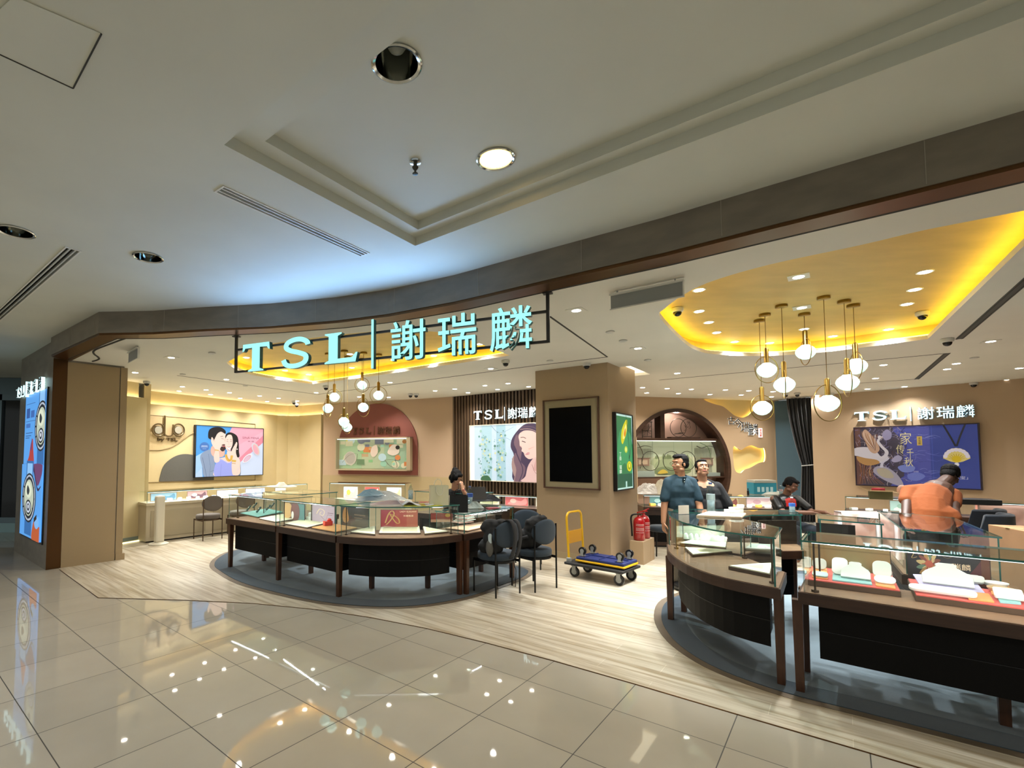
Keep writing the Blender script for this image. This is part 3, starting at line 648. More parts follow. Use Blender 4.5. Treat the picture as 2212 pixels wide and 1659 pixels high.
wallsign(NWa, [768, 782, 797, 810, 824, 840, 857], 930, .155, .20, 'small dark gold shop lettering on the red arch', mat('gold_letter2', '#5b3a2c', .35, metal=.6), M_goldl, 1.0, .03, .012)
# pier sign, seen almost edge on
pu = [FRP.uv(x, 800)[0] for x in (50, 56.5, 63, 68, 76, 87, 99)]
t = thing('wall_sign', 'edge-lit shop lettering on the dark pier above the tall screen', 'sign', FRP.pt(pu[3], 2.72))
tsl(t, FRP, pu, .17, .2, 2.74, mat('dark_letter_face', '#2a2621', .4), .05, .02, M_wl, 1.05)
# duo lettering
DWf = DW.shifted(.12)
t = thing('wall_sign', 'bronze lowercase duo lettering on the cream wall', 'sign', DWf.pt(*DWf.uv(362, 926)))
for ch, x in (('d', 340), ('u', 361), ('o', 383)):
    mb = MB(); a, b = DWf.uv(x, 929); h = .27 if ch != 'd' else .27
    r = .135
    if ch in 'do': mb.tube([DWf.pt(a+r*cos(q), b+r*sin(q), .05) for q in [2*pi*i/40 for i in range(40)]], .019, 8, closed=True)
    if ch == 'd': mb.tube([DWf.pt(a+r, b-r, .05), DWf.pt(a+r, b+.33, .05)], .019, 8)
    if ch == 'u': mb.tube([DWf.pt(a-.11, b+.13, .05), DWf.pt(a-.11, b-.03, .05)]+[DWf.pt(a+.11*cos(q), b-.03+.11*sin(q), .05) for q in [pi+pi*i/12 for i in range(13)]]+[DWf.pt(a+.11, b+.13, .05)], .019, 8)
    mb.build('letter', mat('letter_bronze', '#6b5a3e', .3, metal=.6), t, True)
    if ch in 'do': mb = MB(); fprism(mb, DWf, circ(a, b, .085), .02, .05); mb.build('disc', mat('letter_disc', '#9a9484', .5), t)
a, b = DWf.uv(361, 950); mb = MB(); text(mb, DWf, 'by TSL', a, b, .09, .46, .03, .01); mb.build('small_lettering', mat('letter_bronze', '#6b5a3e', .3, metal=.6), t)
# calligraphy sign
t = thing('wall_sign', 'black brush calligraphy of four characters with a small white seal by the moon gate', 'sign', GW.pt(*GW.uv(1605, 920)))
for ch, x, y, h, tw in (('古', 1578, 909, .2, 0), ('今', 1592, 914, .23, 0), ('瑞', 1608, 922, .26, 0), ('麟', 1625, 928, .30, 0)):
    a, b = GW.uv(x, y); mb = MB(); text(mb, GW, ch, a, b, h, h*1.0, .014, .02, 0); text(mb, GW, ch, a, b, h, h*1.0, .003, .034, 1, .004); mb.build('character', [mat('lit_back', '#e0e6e6', es=.5), mat('ink_black', '#14100d', .5)], t)
a, b = GW.uv(1641, 935); mb = MB(); fbox(mb, GW, a-.055, a+.055, b-.12, b+.12, .01, .03, 0); text(mb, GW, '谢\n瑞\n麟', a, b, .2, .06, .003, .03, 1); mb.build('seal', [mat('seal_white', '#ffe9e4', es=.4), mat('seal_red', '#c0392b', .5)], t)
# ---------------------------------------------------------------- display cases
M_gedge = mat('glass_edge', '#2f6a62', .15, spec=.6)
M_glass = glass_mat('case_glass'); M_gtop = glass_mat('case_top_glass', (.86, .92, .90), ior=1.9)
M_rim = mat('rim_walnut', '#3c261a', .35, noise=.3, nscale=6, stretch=(1, 1, 8))
M_deck = mat('deck_walnut', '#71533a', .45, noise=.2, nscale=4, stretch=(1, 6, 1))
M_leg = mat('leg_walnut', '#4b2c18', .4, noise=.3, nscale=6, stretch=(6, 6, 1)); M_cab = mat('cabinet_black', '#070606', .6, spec=.15)
M_rod = mat('bronze_rod', '#4b3b2c', .3, metal=.7)
def ptoseg(poly): n = len(poly); return [(Vector(poly[i]), Vector(poly[(i+1) % n])) for i in range(n)]
def case(lab, poly, legs, zt=1.07, glass_in=.03, cab=True, cab_d=.1, rim=True, zr=.72, rods=(), name='display_case', led=None, open_bottom=True, light=3.5, pane_breaks=None, cabz=.27, curved=()):
    n = len(poly); ar = sum(poly[i][0]*poly[(i+1) % n][1]-poly[(i+1) % n][0]*poly[i][1] for i in range(n))
    if ar < 0: poly = poly[::-1]
    c = sum((Vector(p) for p in poly), Vector((0, 0)))/n; t = thing(name, lab, 'display case', (c.x, c.y, 0))
    MB().prism(poly, zr-.08, zr-.004).build('rim', M_rim, t, bevel=.004)
    gi = offset_poly(poly, -glass_in)
    MB().prism(offset_poly(poly, -.012), zr-.004, zr).build('deck', M_deck, t)
    # panes: one per straight side, consecutive short sides form one curved pane
    seg = ptoseg(gi); i = 0; groups = []
    for s_ in seg:
        l = (s_[1]-s_[0]).length
        if groups and l < .45 and groups[-1][1] and (s_[1]-s_[0]).normalized().dot((groups[-1][0][-1][1]-groups[-1][0][-1][0]).normalized()) > .8: groups[-1][0].append(s_)
        else: groups.append(([s_], l < .45))
    for g, _ in groups:
        mb = MB(); pts = [g[0][0]]+[s_[1] for s_ in g]; th = .009
        for k in range(len(pts)-1):
            a, b = pts[k], pts[k+1]; d = (b-a).normalized(); nn = Vector((d.y, -d.x))*th
            vs = [(q.x, q.y, z) for z in (zr, zt-.012) for q in (a, b, b-nn, a-nn)]
            mb.add(vs, [(0, 1, 5, 4), (2, 3, 7, 6)], 0); mb.add(vs, [(4, 5, 6, 7)], 1)
            if k == 0: mb.add(vs, [(3, 0, 4, 7)], 1)
            if k == len(pts)-2: mb.add(vs, [(1, 2, 6, 5)], 1)
        mb.build('glass_pane', [M_glass, M_gedge], t)
    MB().prism(offset_poly(poly, -glass_in+.012), zt-.012, zt, 0, ms=1, mt=0).build('glass_top', [M_gtop, M_gedge], t)
    for q in legs:
        mb = MB(); w = .03
        vs = [(q[0]+x*w*s_, q[1]+y*w*s_, z) for z, s_ in ((.0127, .8), (zr-.08, 1)) for x, y in ((-1, -1), (1, -1), (1, 1), (-1, 1))]
        ang = math.atan2(DA.y, DA.x); R = Matrix.Rotation(ang, 3, 'Z'); vs = [R @ (Vector(v)-Vector((q[0], q[1], 0)))+Vector((q[0], q[1], 0)) for v in vs]
        mb.add(vs, [(0, 3, 2, 1), (4, 5, 6, 7), (0, 1, 5, 4), (1, 2, 6, 5), (2, 3, 7, 6), (3, 0, 4, 7)]); mb.build('leg', M_leg, t)
    if cab:
        cp_ = offset_poly(poly, -cab_d)
        ctr = sum((Vector(p) for p in cp_), Vector((0, 0)))/n
        MB().prism(cp_, cabz, zr-.08).build('cabinet', M_cab, t, bevel=.004)
        mb = MB(); ring = offset_poly(poly, -cab_d+.0015); m2 = len(ring)
        mb.tube([(p[0], p[1], (cabz+zr-.08)/2) for p in ring], .0022, 4, closed=True); mb.build('drawer_gap', M_black, t)
    for q in rods: 
        mb = MB(); mb.tube([(q[0], q[1], zr), (q[0], q[1], zt-.012)], .006, 8); mb.box((q[0], q[1], zr+.008), (.03, .03, .016)); mb.build('rod', M_rod, t)
    if led:
        a, b = Vector(led[0]), Vector(led[1]); d = (b-a).normalized(); m_ = (a+b)/2
        MB().box((m_.x, m_.y, zt-.018), ((b-a).length, .008, .004), math.atan2(d.y, d.x)).build('light_strip', mat('case_led', '#ffffff', es=1.0, ecol='#f4fbff'), t)
        nn = Vector((c.x, c.y, 0))-Vector((m_.x, m_.y, 0)); nn.normalize()
        lo = Vector((m_.x, m_.y, zt-.03)); o = lamp('case_light', 'AREA', lo, light, (.95, .98, 1), parent=t, target=lo+nn*.35-UP*.6, shape='RECTANGLE', size=(b-a).length*.9, size_y=.02)
        e_ = Vector(((b-a).x, (b-a).y, 0)).normalized(); zd = -(nn*.5-UP*.85).normalized(); yd = zd.cross(e_).normalized(); e2_ = yd.cross(zd)
        o.rotation_euler = Matrix((e2_, yd, zd)).transposed().to_euler()
    return t
M1 = [(-2.97, 7.27), (-1.99, 6.47), (-1.58, 6.95), (-2.56, 7.78)]
M2 = [(-1.97, 6.455), (-1.05, 5.68), (-.66, 6.11), (-1.55, 6.92)]
ar3 = crom([(-1.03, 5.67), (-.68, 5.53), (-.30, 5.49), (.08, 5.56), (.43, 5.79)], 3, False); M3 = ar3+[(.06, 6.15), (-.64, 6.13)]
M4 = [(.46, 5.80), (1.22, 6.61), (.86, 6.98), (.09, 6.17)]
M0 = [(-2.62, 7.86), (-1.88, 7.22), (-1.38, 7.80), (-2.12, 8.44)]
M5 = [(-.22, 8.02), (.78, 7.3), (1.1, 7.72), (.1, 8.42)]
case('straight glass display case at the left end of the left island', M1, [(-2.88, 7.25), (-2.52, 7.66)], rods=[(-2.80, 7.3), (-2.55, 7.7)], led=((-2.85, 7.23), (-2.05, 6.57)))
case('straight glass display case in the middle of the left island, next to the curved one', M2, [(-1.94, 6.49), (-1.6, 6.86)], rods=[(-1.87, 6.47), (-1.6, 6.85)], led=((-1.9, 6.46), (-1.12, 5.81)))
case('curved glass display case at the front of the left island', M3, [(-1.01, 5.74), (.40, 5.83), (-.667, 6.087), (.025, 6.108)], rods=[(-.93, 5.74), (.30, 5.82)], led=((-.8, 5.62), (.2, 5.66)))
case('lower glass display case at the right end of the left island behind the chairs', M4, [(.48, 5.85), (.78, 6.95), (1.16, 6.62)], zt=.955, led=((.53, 5.92), (1.12, 6.55)))
case('glass display case at the back left of the left island', M0, [(-2.55, 7.9), (-1.45, 7.8)], led=None)
case('glass display case at the back of the left island behind the paper bags', M5, [(-.1, 8.02), (1.0, 7.7), (.77, 7.38)], led=None)
R1 = crom([(2.535, 5.167), (2.36, 4.79), (2.25, 4.40), (2.215, 4.08), (2.27, 3.75), (2.475, 3.44)], 3, False)+[(2.88, 3.93), (2.93, 4.52)]
dR = Vector((.738, -.675)); r0 = Vector((2.545, 3.375)); nR = Vector((.675, .738))
R2 = [tuple(r0), tuple(r0+dR*2.0), tuple(r0+dR*2.0+nR*.56), tuple(r0+nR*.56)]
G1 = [(2.60, 5.20), (2.98, 4.60), (3.2, 4.78), (3.72, 4.8), (3.93, 5.2), (2.78, 5.36)]
G2 = [(3.58, 4.50), (3.88, 4.12), (4.18, 4.50), (3.90, 4.92)]
G3 = [(3.74, 3.87), (4.10, 3.46), (4.98, 4.60), (4.75, 5.18)]
case('big curved glass display case at the front corner of the right island', R1, [(2.46, 4.96), (2.56, 3.58)], rods=[(2.52, 3.58), (2.50, 4.9), (2.88, 4.44)], led=None)
case('long straight glass display case with red trays at the right front', R2, [tuple(r0+Vector((.07, .10))), tuple(r0+Vector((.07, .10))+nR*.42), tuple(r0+dR*.95+nR*.42), tuple(r0+dR*1.72+nR*.42)], rods=[tuple(r0+dR*.09+nR*.06), tuple(r0+dR*.09+nR*.5)], led=(tuple(r0+dR*.08+nR*.055), tuple(r0+dR*1.95+nR*.055)), light=7)
case('glass display case behind the curved one, with a white tray on top', G1, [(2.72, 5.2), (3.85, 5.15)], led=None)
case('narrow glass display case with a dark back, behind the right front case', G2, [(3.64, 4.5), (4.1, 4.5)], led=None)
case('wide slanted glass display case in front of the man in orange', G3, [(3.84, 3.85), (4.08, 3.58), (4.9, 4.6)], led=None)
# wall counters
def counter(lab, p, q, dep, zt, zr, m, front, light=10, glass_front=True, plinth=True):
    fr = Fr(p, q); c = fr.pt(fr.L/2, 0, -dep/2); t = thing('wall_counter', lab, 'display counter', c)
    mb = MB(); fbox(mb, fr, 0, fr.L, .03, zr-.05, -dep, -.03); mb.build('body', m, t, bevel=.004)
    mb = MB(); k = max(1, round(fr.L/1.1)); w = fr.L/k
    for i in range(k):
        fbox(mb, fr, i*w+.08, (i+1)*w-.08, .1, zr-.15, -.031, -.02)
    mb.build('panel', front, t); mb = MB(); fbox(mb, fr, .02, fr.L-.02, 0.003, .03, -dep+.02, -.06); mb.build('plinth', M_black, t)
    mb = MB(); fbox(mb, fr, -.01, fr.L+.01, zr-.05, zr, -dep, 0); mb.build('deck', m, t)
    mb = MB()
    for (a0, a1, c0, c1) in ((0, fr.L, -.02, -.012), (0, .008, -dep+.02, -.02), (fr.L-.008, fr.L, -dep+.02, -.02)): fbox(mb, fr, a0, a1, zr, zt-.01, c0, c1)
    mb.build('glass_pane', M_glass, t)
    mb = MB(); fbox(mb, fr, 0, fr.L, zt-.01, zt, -dep+.02, -.01, 0); mb.build('glass_top', M_gtop, t)
    mb = MB(); fbox(mb, fr, 0, fr.L, zt-.012, zt+.001, -.0105, -.008, 0); fbox(mb, fr, 0, .006, zr, zt, -.012, -.008); fbox(mb, fr, fr.L-.006, fr.L, zr, zt, -.012, -.008); mb.build('glass_edge', M_gedge, t)
    mb = MB(); fbox(mb, fr, .02, fr.L-.02, zt-.02, zt-.011, -.05, -.035); mb.build('light_strip', mat('case_led', '#ffffff', es=1.0, ecol='#f4fbff'), t)
    o = fr.pt(fr.L/2, zt-.03, -.05); l = lamp('case_light', 'AREA', o, light, (1, .98, .94), parent=t, target=o-UP, shape='RECTANGLE', size=fr.L*.95, size_y=.03)
    l.rotation_euler = Matrix((fr.u, UP.cross(fr.u), UP)).transposed().to_euler()
    return t, fr
M_cc = mat('counter_cream', '#b8ac92', .5); M_cp = mat('counter_panel', '#a3977d', .5)
def sh(p, d): return (p[0]+d.x, p[1]+d.y)
c0 = P(389, 1165, 0); a_ = c0-DA*.62; b_ = c0+DA*3.0
t1, CD = counter('long cream wall counter with lit glass top under the couple poster', a_, b_, .6, .96, .75, M_cc, M_cp, 16)
t2, CN = counter('glass wall counter with small signs below the red arch', (-2.05, 10.35), (-.42, 9.95), .5, 1.07, .72, M_cc, M_cp, 9)
t3, CS = counter('lit wall counter below the slatted wall', (.55, 9.25), (2.3, 8.25+.05), .55, .93, .72, M_brown, M_cab, 9)
t4, CG = counter('long glass counter below the moon gate', (3.95, 8.85), (6.4, 8.45), .6, .93, .72, M_brown, M_cab, 12)
t5, CP_ = counter('long glass counter below the crane poster', (6.95, 8.1), (9.6, 5.75), .55, .97, .74, M_brown, M_cab, 12)
# ---------------------------------------------------------------- carpets
M_carp = mat('teal_carpet', '#56646b', .95, col2='#414e55', nscale=2.5, bump=.4, bscale=300, sheen=.2)
M_carp2 = mat('teal_carpet_shaded', '#2d3d47', .95, col2='#243541', nscale=3, bump=.4, bscale=300, sheen=.2)  # two-tone pile; outer band darkened in colour for the shade of the cases
M_cedge = mat('carpet_stone_edge', '#6b5d4c', .4, noise=.2, nscale=5)
CL = crom([(-3.33, 7.95), (-3.18, 7.4), (-2.9, 6.98), (-2.4, 6.40), (-1.78, 5.92), (-1.15, 5.55), (-.6, 5.39), (-.1, 5.42), (.43, 5.70), (.87, 6.16), (1.38, 6.78), (1.35, 7.3), (.3, 8.2), (-1.0, 9.1), (-2.1, 9.7), (-2.9, 9.2), (-3.3, 8.5)], 4)
CR = crom([(3.35, 6.1), (2.75, 5.6), (2.42, 5.08), (2.25, 4.6), (2.2, 4.18), (2.27, 3.80), (2.49, 3.46), (2.80, 3.20), (3.34, 2.74), (3.95, 2.2), (4.6, 2.2), (5.6, 4.2), (6.4, 5.9), (5.7, 6.8), (4.9, 7.1), (4.0, 6.8)], 4)
for c_, lab in ((CL, 'dark teal carpet with stone border under the left island of cases'), (CR, 'dark teal carpet with stone border under the right island of cases')):
    cc_ = sum((Vector(p) for p in c_), Vector((0, 0)))/len(c_); t = thing('carpet', lab, 'carpet', (cc_.x, cc_.y, .003))
    MB().prism(offset_poly(c_, .07), .0035, .006).build('border', M_cedge, t)
    MB().prism(c_, .006, .011).build('pile', M_carp2, t)
    MB().prism(offset_poly(c_, -.22), .011, .0125).build('pile_inner', M_carp, t)
# ---------------------------------------------------------------- posters and wall displays
def hsh(i): return (math.sin(i*127.1)*43758.5453) % 1
def rect(x0, y0, x1, y1): return [(x0, y0), (x1, y0), (x1, y1), (x0, y1)]
def quad_uv(fr, pts, c=0):
    q = [fr.uv(x, y, c) for x, y in pts]; a0 = (q[0][0]+q[3][0])/2; a1 = (q[1][0]+q[2][0])/2; b1 = (q[0][1]+q[1][1])/2; b0 = (q[2][1]+q[3][1])/2; return a0, a1, b0, b1
def lightbox(fr, pts, c, lab, cat, layers, es, framecol, fw=.02, th=.05, name='light_box', texts=()):
    a0, a1, b0, b1 = quad_uv(fr, pts, c); t = thing(name, lab, cat, fr.pt((a0+a1)/2, (b0+b1)/2, c-th))
    mb = MB(); fbox(mb, fr, a0-fw, a1+fw, b0-fw, b1+fw, c-th, c-.004); mb.build('case', framecol, t)
    mb = MB()
    for x0, x1, y0, y1 in ((a0-fw, a0, b0-fw, b1+fw), (a1, a1+fw, b0-fw, b1+fw), (a0, a1, b0-fw, b0), (a0, a1, b1, b1+fw)): fbox(mb, fr, x0, x1, y0, y1, c-.005, c+.012)
    mb.build('frame', framecol, t)
    art('picture', fr, a0, a1, b0, b1, layers, t, es, c-.003)
    if texts:
        for body, x, y, h, w, col in texts:
            mb = MB(); text(mb, fr, body, a0+(a1-a0)*x, b0+(b1-b0)*y, h*(b1-b0), None if w is None else w*(a1-a0), .001, c-.003+.0004*len(layers)+.001)
            mb.build('lettering', pmat(col, es), t)
    return t, (a0, a1, b0, b1)
S = lambda pts, n=4: crom(pts, n)
# couple poster on the cream wall
skin, skin2, hair, hair2 = '#f2d3c6', '#dfb5a4', '#1c1a1e', '#33303a'
couple = [(rect(0, 0, 1, 1), '#8ec3ee'), ([(0, 0), (1, 0), (1, .62), (.62, .3), (.5, 1), (0, 1)], '#4f9fe4'), ([(.5, 1), (.42, .62), (.63, .28), (1, .78), (1, 1)], '#efb2c4'), ([(.5, 1), (.42, .75), (.5, .55), (1, .95), (1, 1)], '#f0a9bb'),
  ([(.62, .24), (1, .70), (1, .86), (.62, .36)], '#e48d9f'), ([(.62, .0), (1, .0), (1, .70), (.64, .28)], '#cfdcf3'), ([(0, 0), (.1, 0), (.08, .3), (0, .4)], '#b9d3f2'), ([(0, .4), (.12, .5), (.1, .2), (0, .05)], '#a7cdf4'),
  (circ(.115, .59, .065, .09), '#4a78bd'), (rect(.075, .605, .155, .612), '#d9e8fb'), (rect(.07, .585, .16, .592), '#d9e8fb'), (rect(.09, .55, .14, .554), '#d9e8fb'),
  (S([(.06, .4), (.12, .5), (.22, .52), (.26, .3), (.25, 0), (.12, 0), (.09, .2)]), '#8c9db8'), (stroke([(.09, .38), (.13, .15), (.15, 0)], .006), '#5d6f8c'), (stroke([(.17, .45), (.2, .2), (.19, 0)], .005), '#6c7e9b'), (stroke([(.2, .1), (.25, .12)], .006), '#5d6f8c'),
  (S([(.57, .3), (.62, .36), (.64, .2), (.64, 0), (.56, 0)]), '#77879c'),
  (S([(.2, .55), (.24, .62), (.38, .62), (.4, .5), (.38, .4), (.3, .38), (.22, .42)]), skin2), 
  (S([(.22, .8), (.24, .92), (.33, .96), (.4, .88), (.41, .75), (.4, .62), (.36, .53), (.3, .52), (.25, .58), (.22, .68)]), skin),
  (S([(.33, .54), (.37, .5), (.41, .55), (.42, .62), (.38, .6), (.35, .6)]), '#3b2a2a'), (S([(.35, .62), (.37, .645), (.405, .645), (.4, .62)]), '#5a3934'), (S([(.36, .6), (.385, .615), (.41, .605), (.385, .59)]), '#b5565a'),
  (S([(.16, .78), (.17, .92), (.24, .985), (.33, .99), (.4, .93), (.4, .86), (.34, .9), (.29, .86), (.26, .78), (.24, .72), (.22, .72), (.19, .74)]), hair), (stroke([(.33, .80), (.37, .81)], .008), hair2), (stroke([(.345, .76), (.38, .755)], .005), hair2), (S([(.395, .76), (.42, .7), (.4, .68)]), skin2),
  (S([(.40, .8), (.43, .88), (.5, .89), (.58, .82), (.605, .66), (.61, .5), (.62, .40), (.58, .37), (.5, .4), (.48, .6), (.43, .7)]), hair),
  (S([(.41, .78), (.44, .84), (.49, .84), (.51, .76), (.51, .64), (.48, .54), (.45, .5), (.42, .54), (.4, .62), (.4, .7)]), skin), (S([(.43, .6), (.455, .575), (.485, .6), (.47, .54), (.45, .53)]), '#fdf7f2'), (stroke([(.43, .6), (.455, .59), (.485, .61)], .006), '#c6474f'), (S([(.435, .56), (.455, .52), (.48, .56), (.46, .53)]), '#c6474f'),
  (stroke([(.42, .71), (.445, .7)], .006), hair2), (stroke([(.47, .705), (.5, .71)], .006), hair2), (stroke([(.42, .74), (.445, .745)], .006), '#5a3a34'), (stroke([(.47, .745), (.5, .74)], .006), '#5a3a34'), (stroke([(.455, .7), (.452, .64), (.462, .635)], .004), skin2),
  (S([(.43, .5), (.42, .4), (.3, .34), (.27, .2), (.26, 0), (.6, 0), (.63, .2), (.62, .34), (.56, .4), (.5, .42), (.5, .5)]), skin), (S([(.28, .3), (.36, .34), (.44, .26), (.52, .3), (.6, .2), (.55, 0), (.26, 0)], 3), '#9ea6ea'), (stroke([(.28, .3), (.36, .33), (.44, .27), (.52, .26)], .01), '#b6bcf3'), (stroke([(.34, .0), (.35, .25)], .004), '#8288d0'),
  (S([(.22, .62), (.2, .7), (.205, .78), (.22, .77), (.24, .7), (.27, .66), (.30, .6), (.31, .52), (.32, .4), (.32, .3), (.26, .28), (.24, .4), (.26, .52), (.24, .58)]), skin), (stroke([(.215, .75), (.24, .68)], .004), skin2), (stroke([(.225, .76), (.255, .69)], .004), skin2), (stroke([(.25, .53), (.31, .52)], .02), '#d9b15c'),
  (S([(.55, .66), (.565, .7), (.58, .66), (.56, .5), (.58, .38), (.6, .2), (.58, .04), (.52, .02), (.5, .2), (.51, .36), (.49, .46), (.51, .56)]), skin), (stroke([(.545, .66), (.53, .55)], .004), skin2), (stroke([(.50, .31), (.565, .3)], .04), '#d8b04e'), (stroke([(.50, .26), (.56, .25)], .01), '#b98e33'),
  (stroke([(.41, .44), (.43, .35), (.46, .31), (.49, .34), (.5, .42)], .035, .035, 3), '#dcae52'), (stroke([(.415, .42), (.44, .36), (.47, .32)], .008), '#b98b31'), (circ(.578, .55, .008, .012), '#f7f3ea'),
  (circ(.875, .55, .045, .12), '#b9b6bd'), ([(x+(y-.55)*-.25, y) for x, y in circ(.875, .55, .062, .14)], '#cfd0d8'), ([(x+(y-.55)*-.25, y) for x, y in circ(.878, .55, .045, .115)], '#e4b9b2'), ([(x+(y-.55)*-.25, y) for x, y in circ(.865, .545, .036, .1)], '#eaa9b6'),
  ([(x+(y-.36)*.5, y) for x, y in circ(.74, .36, .06, .1)], '#dfe2ea'), ([(x+(y-.36)*.5, y) for x, y in circ(.74, .355, .045, .075)], '#d9a8b4'), ([(x+(y-.36)*.5, y) for x, y in circ(.742, .35, .035, .062)], '#d9b9cc')]
M_blackf = mat('frame_black', '#1a1c22', .4)
lightbox(DW.shifted(.12), [(424, 918.5), (568.5, 927.5), (567, 1026.5), (421.5, 1029)], .08, 'backlit poster of a smiling couple on blue and pink, on the cream wall', 'poster', couple, .46, M_blackf, .015, .075,
   texts=[('SINÀ MINÀ', .79, .80, .055, .27, '#8a4a63'), ('悦 蕴', .79, .72, .03, .1, '#8a4a63')])
# relief panel behind: outline, wave, dark arch
D2 = DW.shifted(.12)
q = lambda x, y: D2.uv(x, y)
t = thing('relief_panel', 'framed wall panel with wave line and dark grey arch behind the couple poster', 'wall panel', D2.pt(*q(440, 980)))
mb = MB()
l0, l1, l2, l3 = q(318, 896), q(551, 916), q(551, 1037), q(318, 1042)
for a, b in ((l0, l1), (l1, l2), (l2, l3)): mb.tube([D2.pt(*a, .006), D2.pt(*b, .006)], .009, 6)
wv = crom([q(318, 972), q(345, 972), (q(372, 965)), q(395, 950), q(412, 938), q(430, 932)], 4, False); mb.tube([D2.pt(*a, .008) for a in wv], .012, 6); mb.build('outline', mat('relief_line', '#8f7c57', .5), t, True)
mb = MB(); arc = [q(343, 1040)]+crom([q(345, 1030), q(352, 1008), q(366, 993), q(385, 983), q(405, 981), q(430, 986)], 4, False)+[q(461, 1000), q(461, 1037)]
fprism(mb, D2, arc, 0, .02); mb.build('arch', mat('arch_grey', '#565550', .8, bump=.3, bscale=80), t)
mb = MB(); fprism(mb, D2, [q(318, 897), q(423, 905), q(423, 934)]+[tuple(x) for x in wv[::-1][4:]], 0, .006); mb.build('wave_field', mat('wave_wood', '#bda67c', .7, bump=.4, bscale=50, stretch=(8, 8, .4)), t)
# red arch with display box
t = thing('arch_panel', 'dark red arch panel with a lit display box on the rose wall', 'wall panel', NW.pt(*NW.uv(815, 1025)))
mb = MB(); cx_, cz_ = NW.uv(815, 968); ra = NW.uv(903, 968)[0]-cx_; bz = NW.uv(815, 1025)[1]
pts = [(cx_-ra, bz), (cx_+ra, bz)]+[(cx_+ra*cos(a), cz_+.02+ra*1.0*sin(a)) for a in [pi*i/40 for i in range(41)]]
fprism(mb, NW, pts, 0, .035); mb.build('arch', mat('arch_red', '#7a4136', .6, bump=.1, bscale=90), t)
a0, a1, b0, b1 = quad_uv(NW, [(727, 946), (888, 944), (889, 1019), (727, 1014)], .12)
t = thing('display_box', 'beige lit wall display box with patterned pastel panels on the red arch', 'display box', NW.pt((a0+a1)/2, b0, .1))
mb = MB()
for x0, x1, y0, y1 in ((a0, a1, b0, b0+.03), (a0, a1, b1-.03, b1), (a0, a0+.03, b0, b1), (a1-.1, a1, b0, b1)): fbox(mb, NW, x0, x1, y0, y1, .035, .2)
mb.build('frame', mat('box_beige', '#a8977a', .5), t)
mb = MB(); fbox(mb, NW, a0, a1, b0, b1, .035, .045); mb.build('back', mat('box_back', '#c9c3a4', .6), t)
ly = [(rect(0, 0, 1, 1), '#a9b98f')]
pal = ['#8fbf86', '#d9824a', '#d8c54b', '#7a7d8c', '#d7cfae', '#9fc9b0', '#c9a27c', '#bcd0d8', '#6f8a66', '#e0d6b8', '#b7773f', '#6f9fc0']
for k_ in range(3): ly += [(rect(k_/3+.004, 0, k_/3+.33, 1), ['#a7c29a', '#b9bf9d', '#a2b89a'][k_])]
for i in range(46):
    x, y = hsh(i+.3), hsh(i*3.7+1); r = .02+.045*hsh(i*7.1); c_ = pal[int(hsh(i*5.3)*12) % 12]
    ly.append((circ(x, y, r, r*2.3, 20), c_) if hsh(i*9.7) > .45 else (rect(x-r, y-r*1.6, x+r, y+r*1.6), c_))
ly += [(circ(.17, .35, .09, .24), '#c9beb0'), (circ(.17, .36, .075, .2), '#b5a9a0'), (S([(.47, .55), (.5, .75), (.56, .8), (.58, .6), (.55, .45), (.5, .4)]), '#e6c9b8'), (S([(.72, .6), (.78, .8), (.86, .8), (.88, .55), (.8, .45), (.73, .5)]), '#e3cbbd'), (circ(.86, .72, .03, .07), '#2a2624'), (stroke([(.68, .3), (.75, .1), (.85, .05), (.82, .3), (.7, .3)], .008, .008, 3), '#6f5f55'), (stroke([(.05, .2), (.15, .45), (.28, .5), (.24, .15)], .006, .006, 3), '#7a6a5c')]
art('picture', NW, a0+.05, a1-.12, b0+.05, b1-.05, ly, t, .15, .05)
mb = MB(); fbox(mb, NW, a0+.03, a1-.1, b1-.045, b1-.03, .12, .14); mb.build('light_strip', mat('case_led', '#ffffff', es=1.0), t)
mb = MB(); fbox(mb, NW, a0+.03, a1-.1, b0+.03, b1-.03, .185, .19); mb.build('glass_pane', M_glass, t)
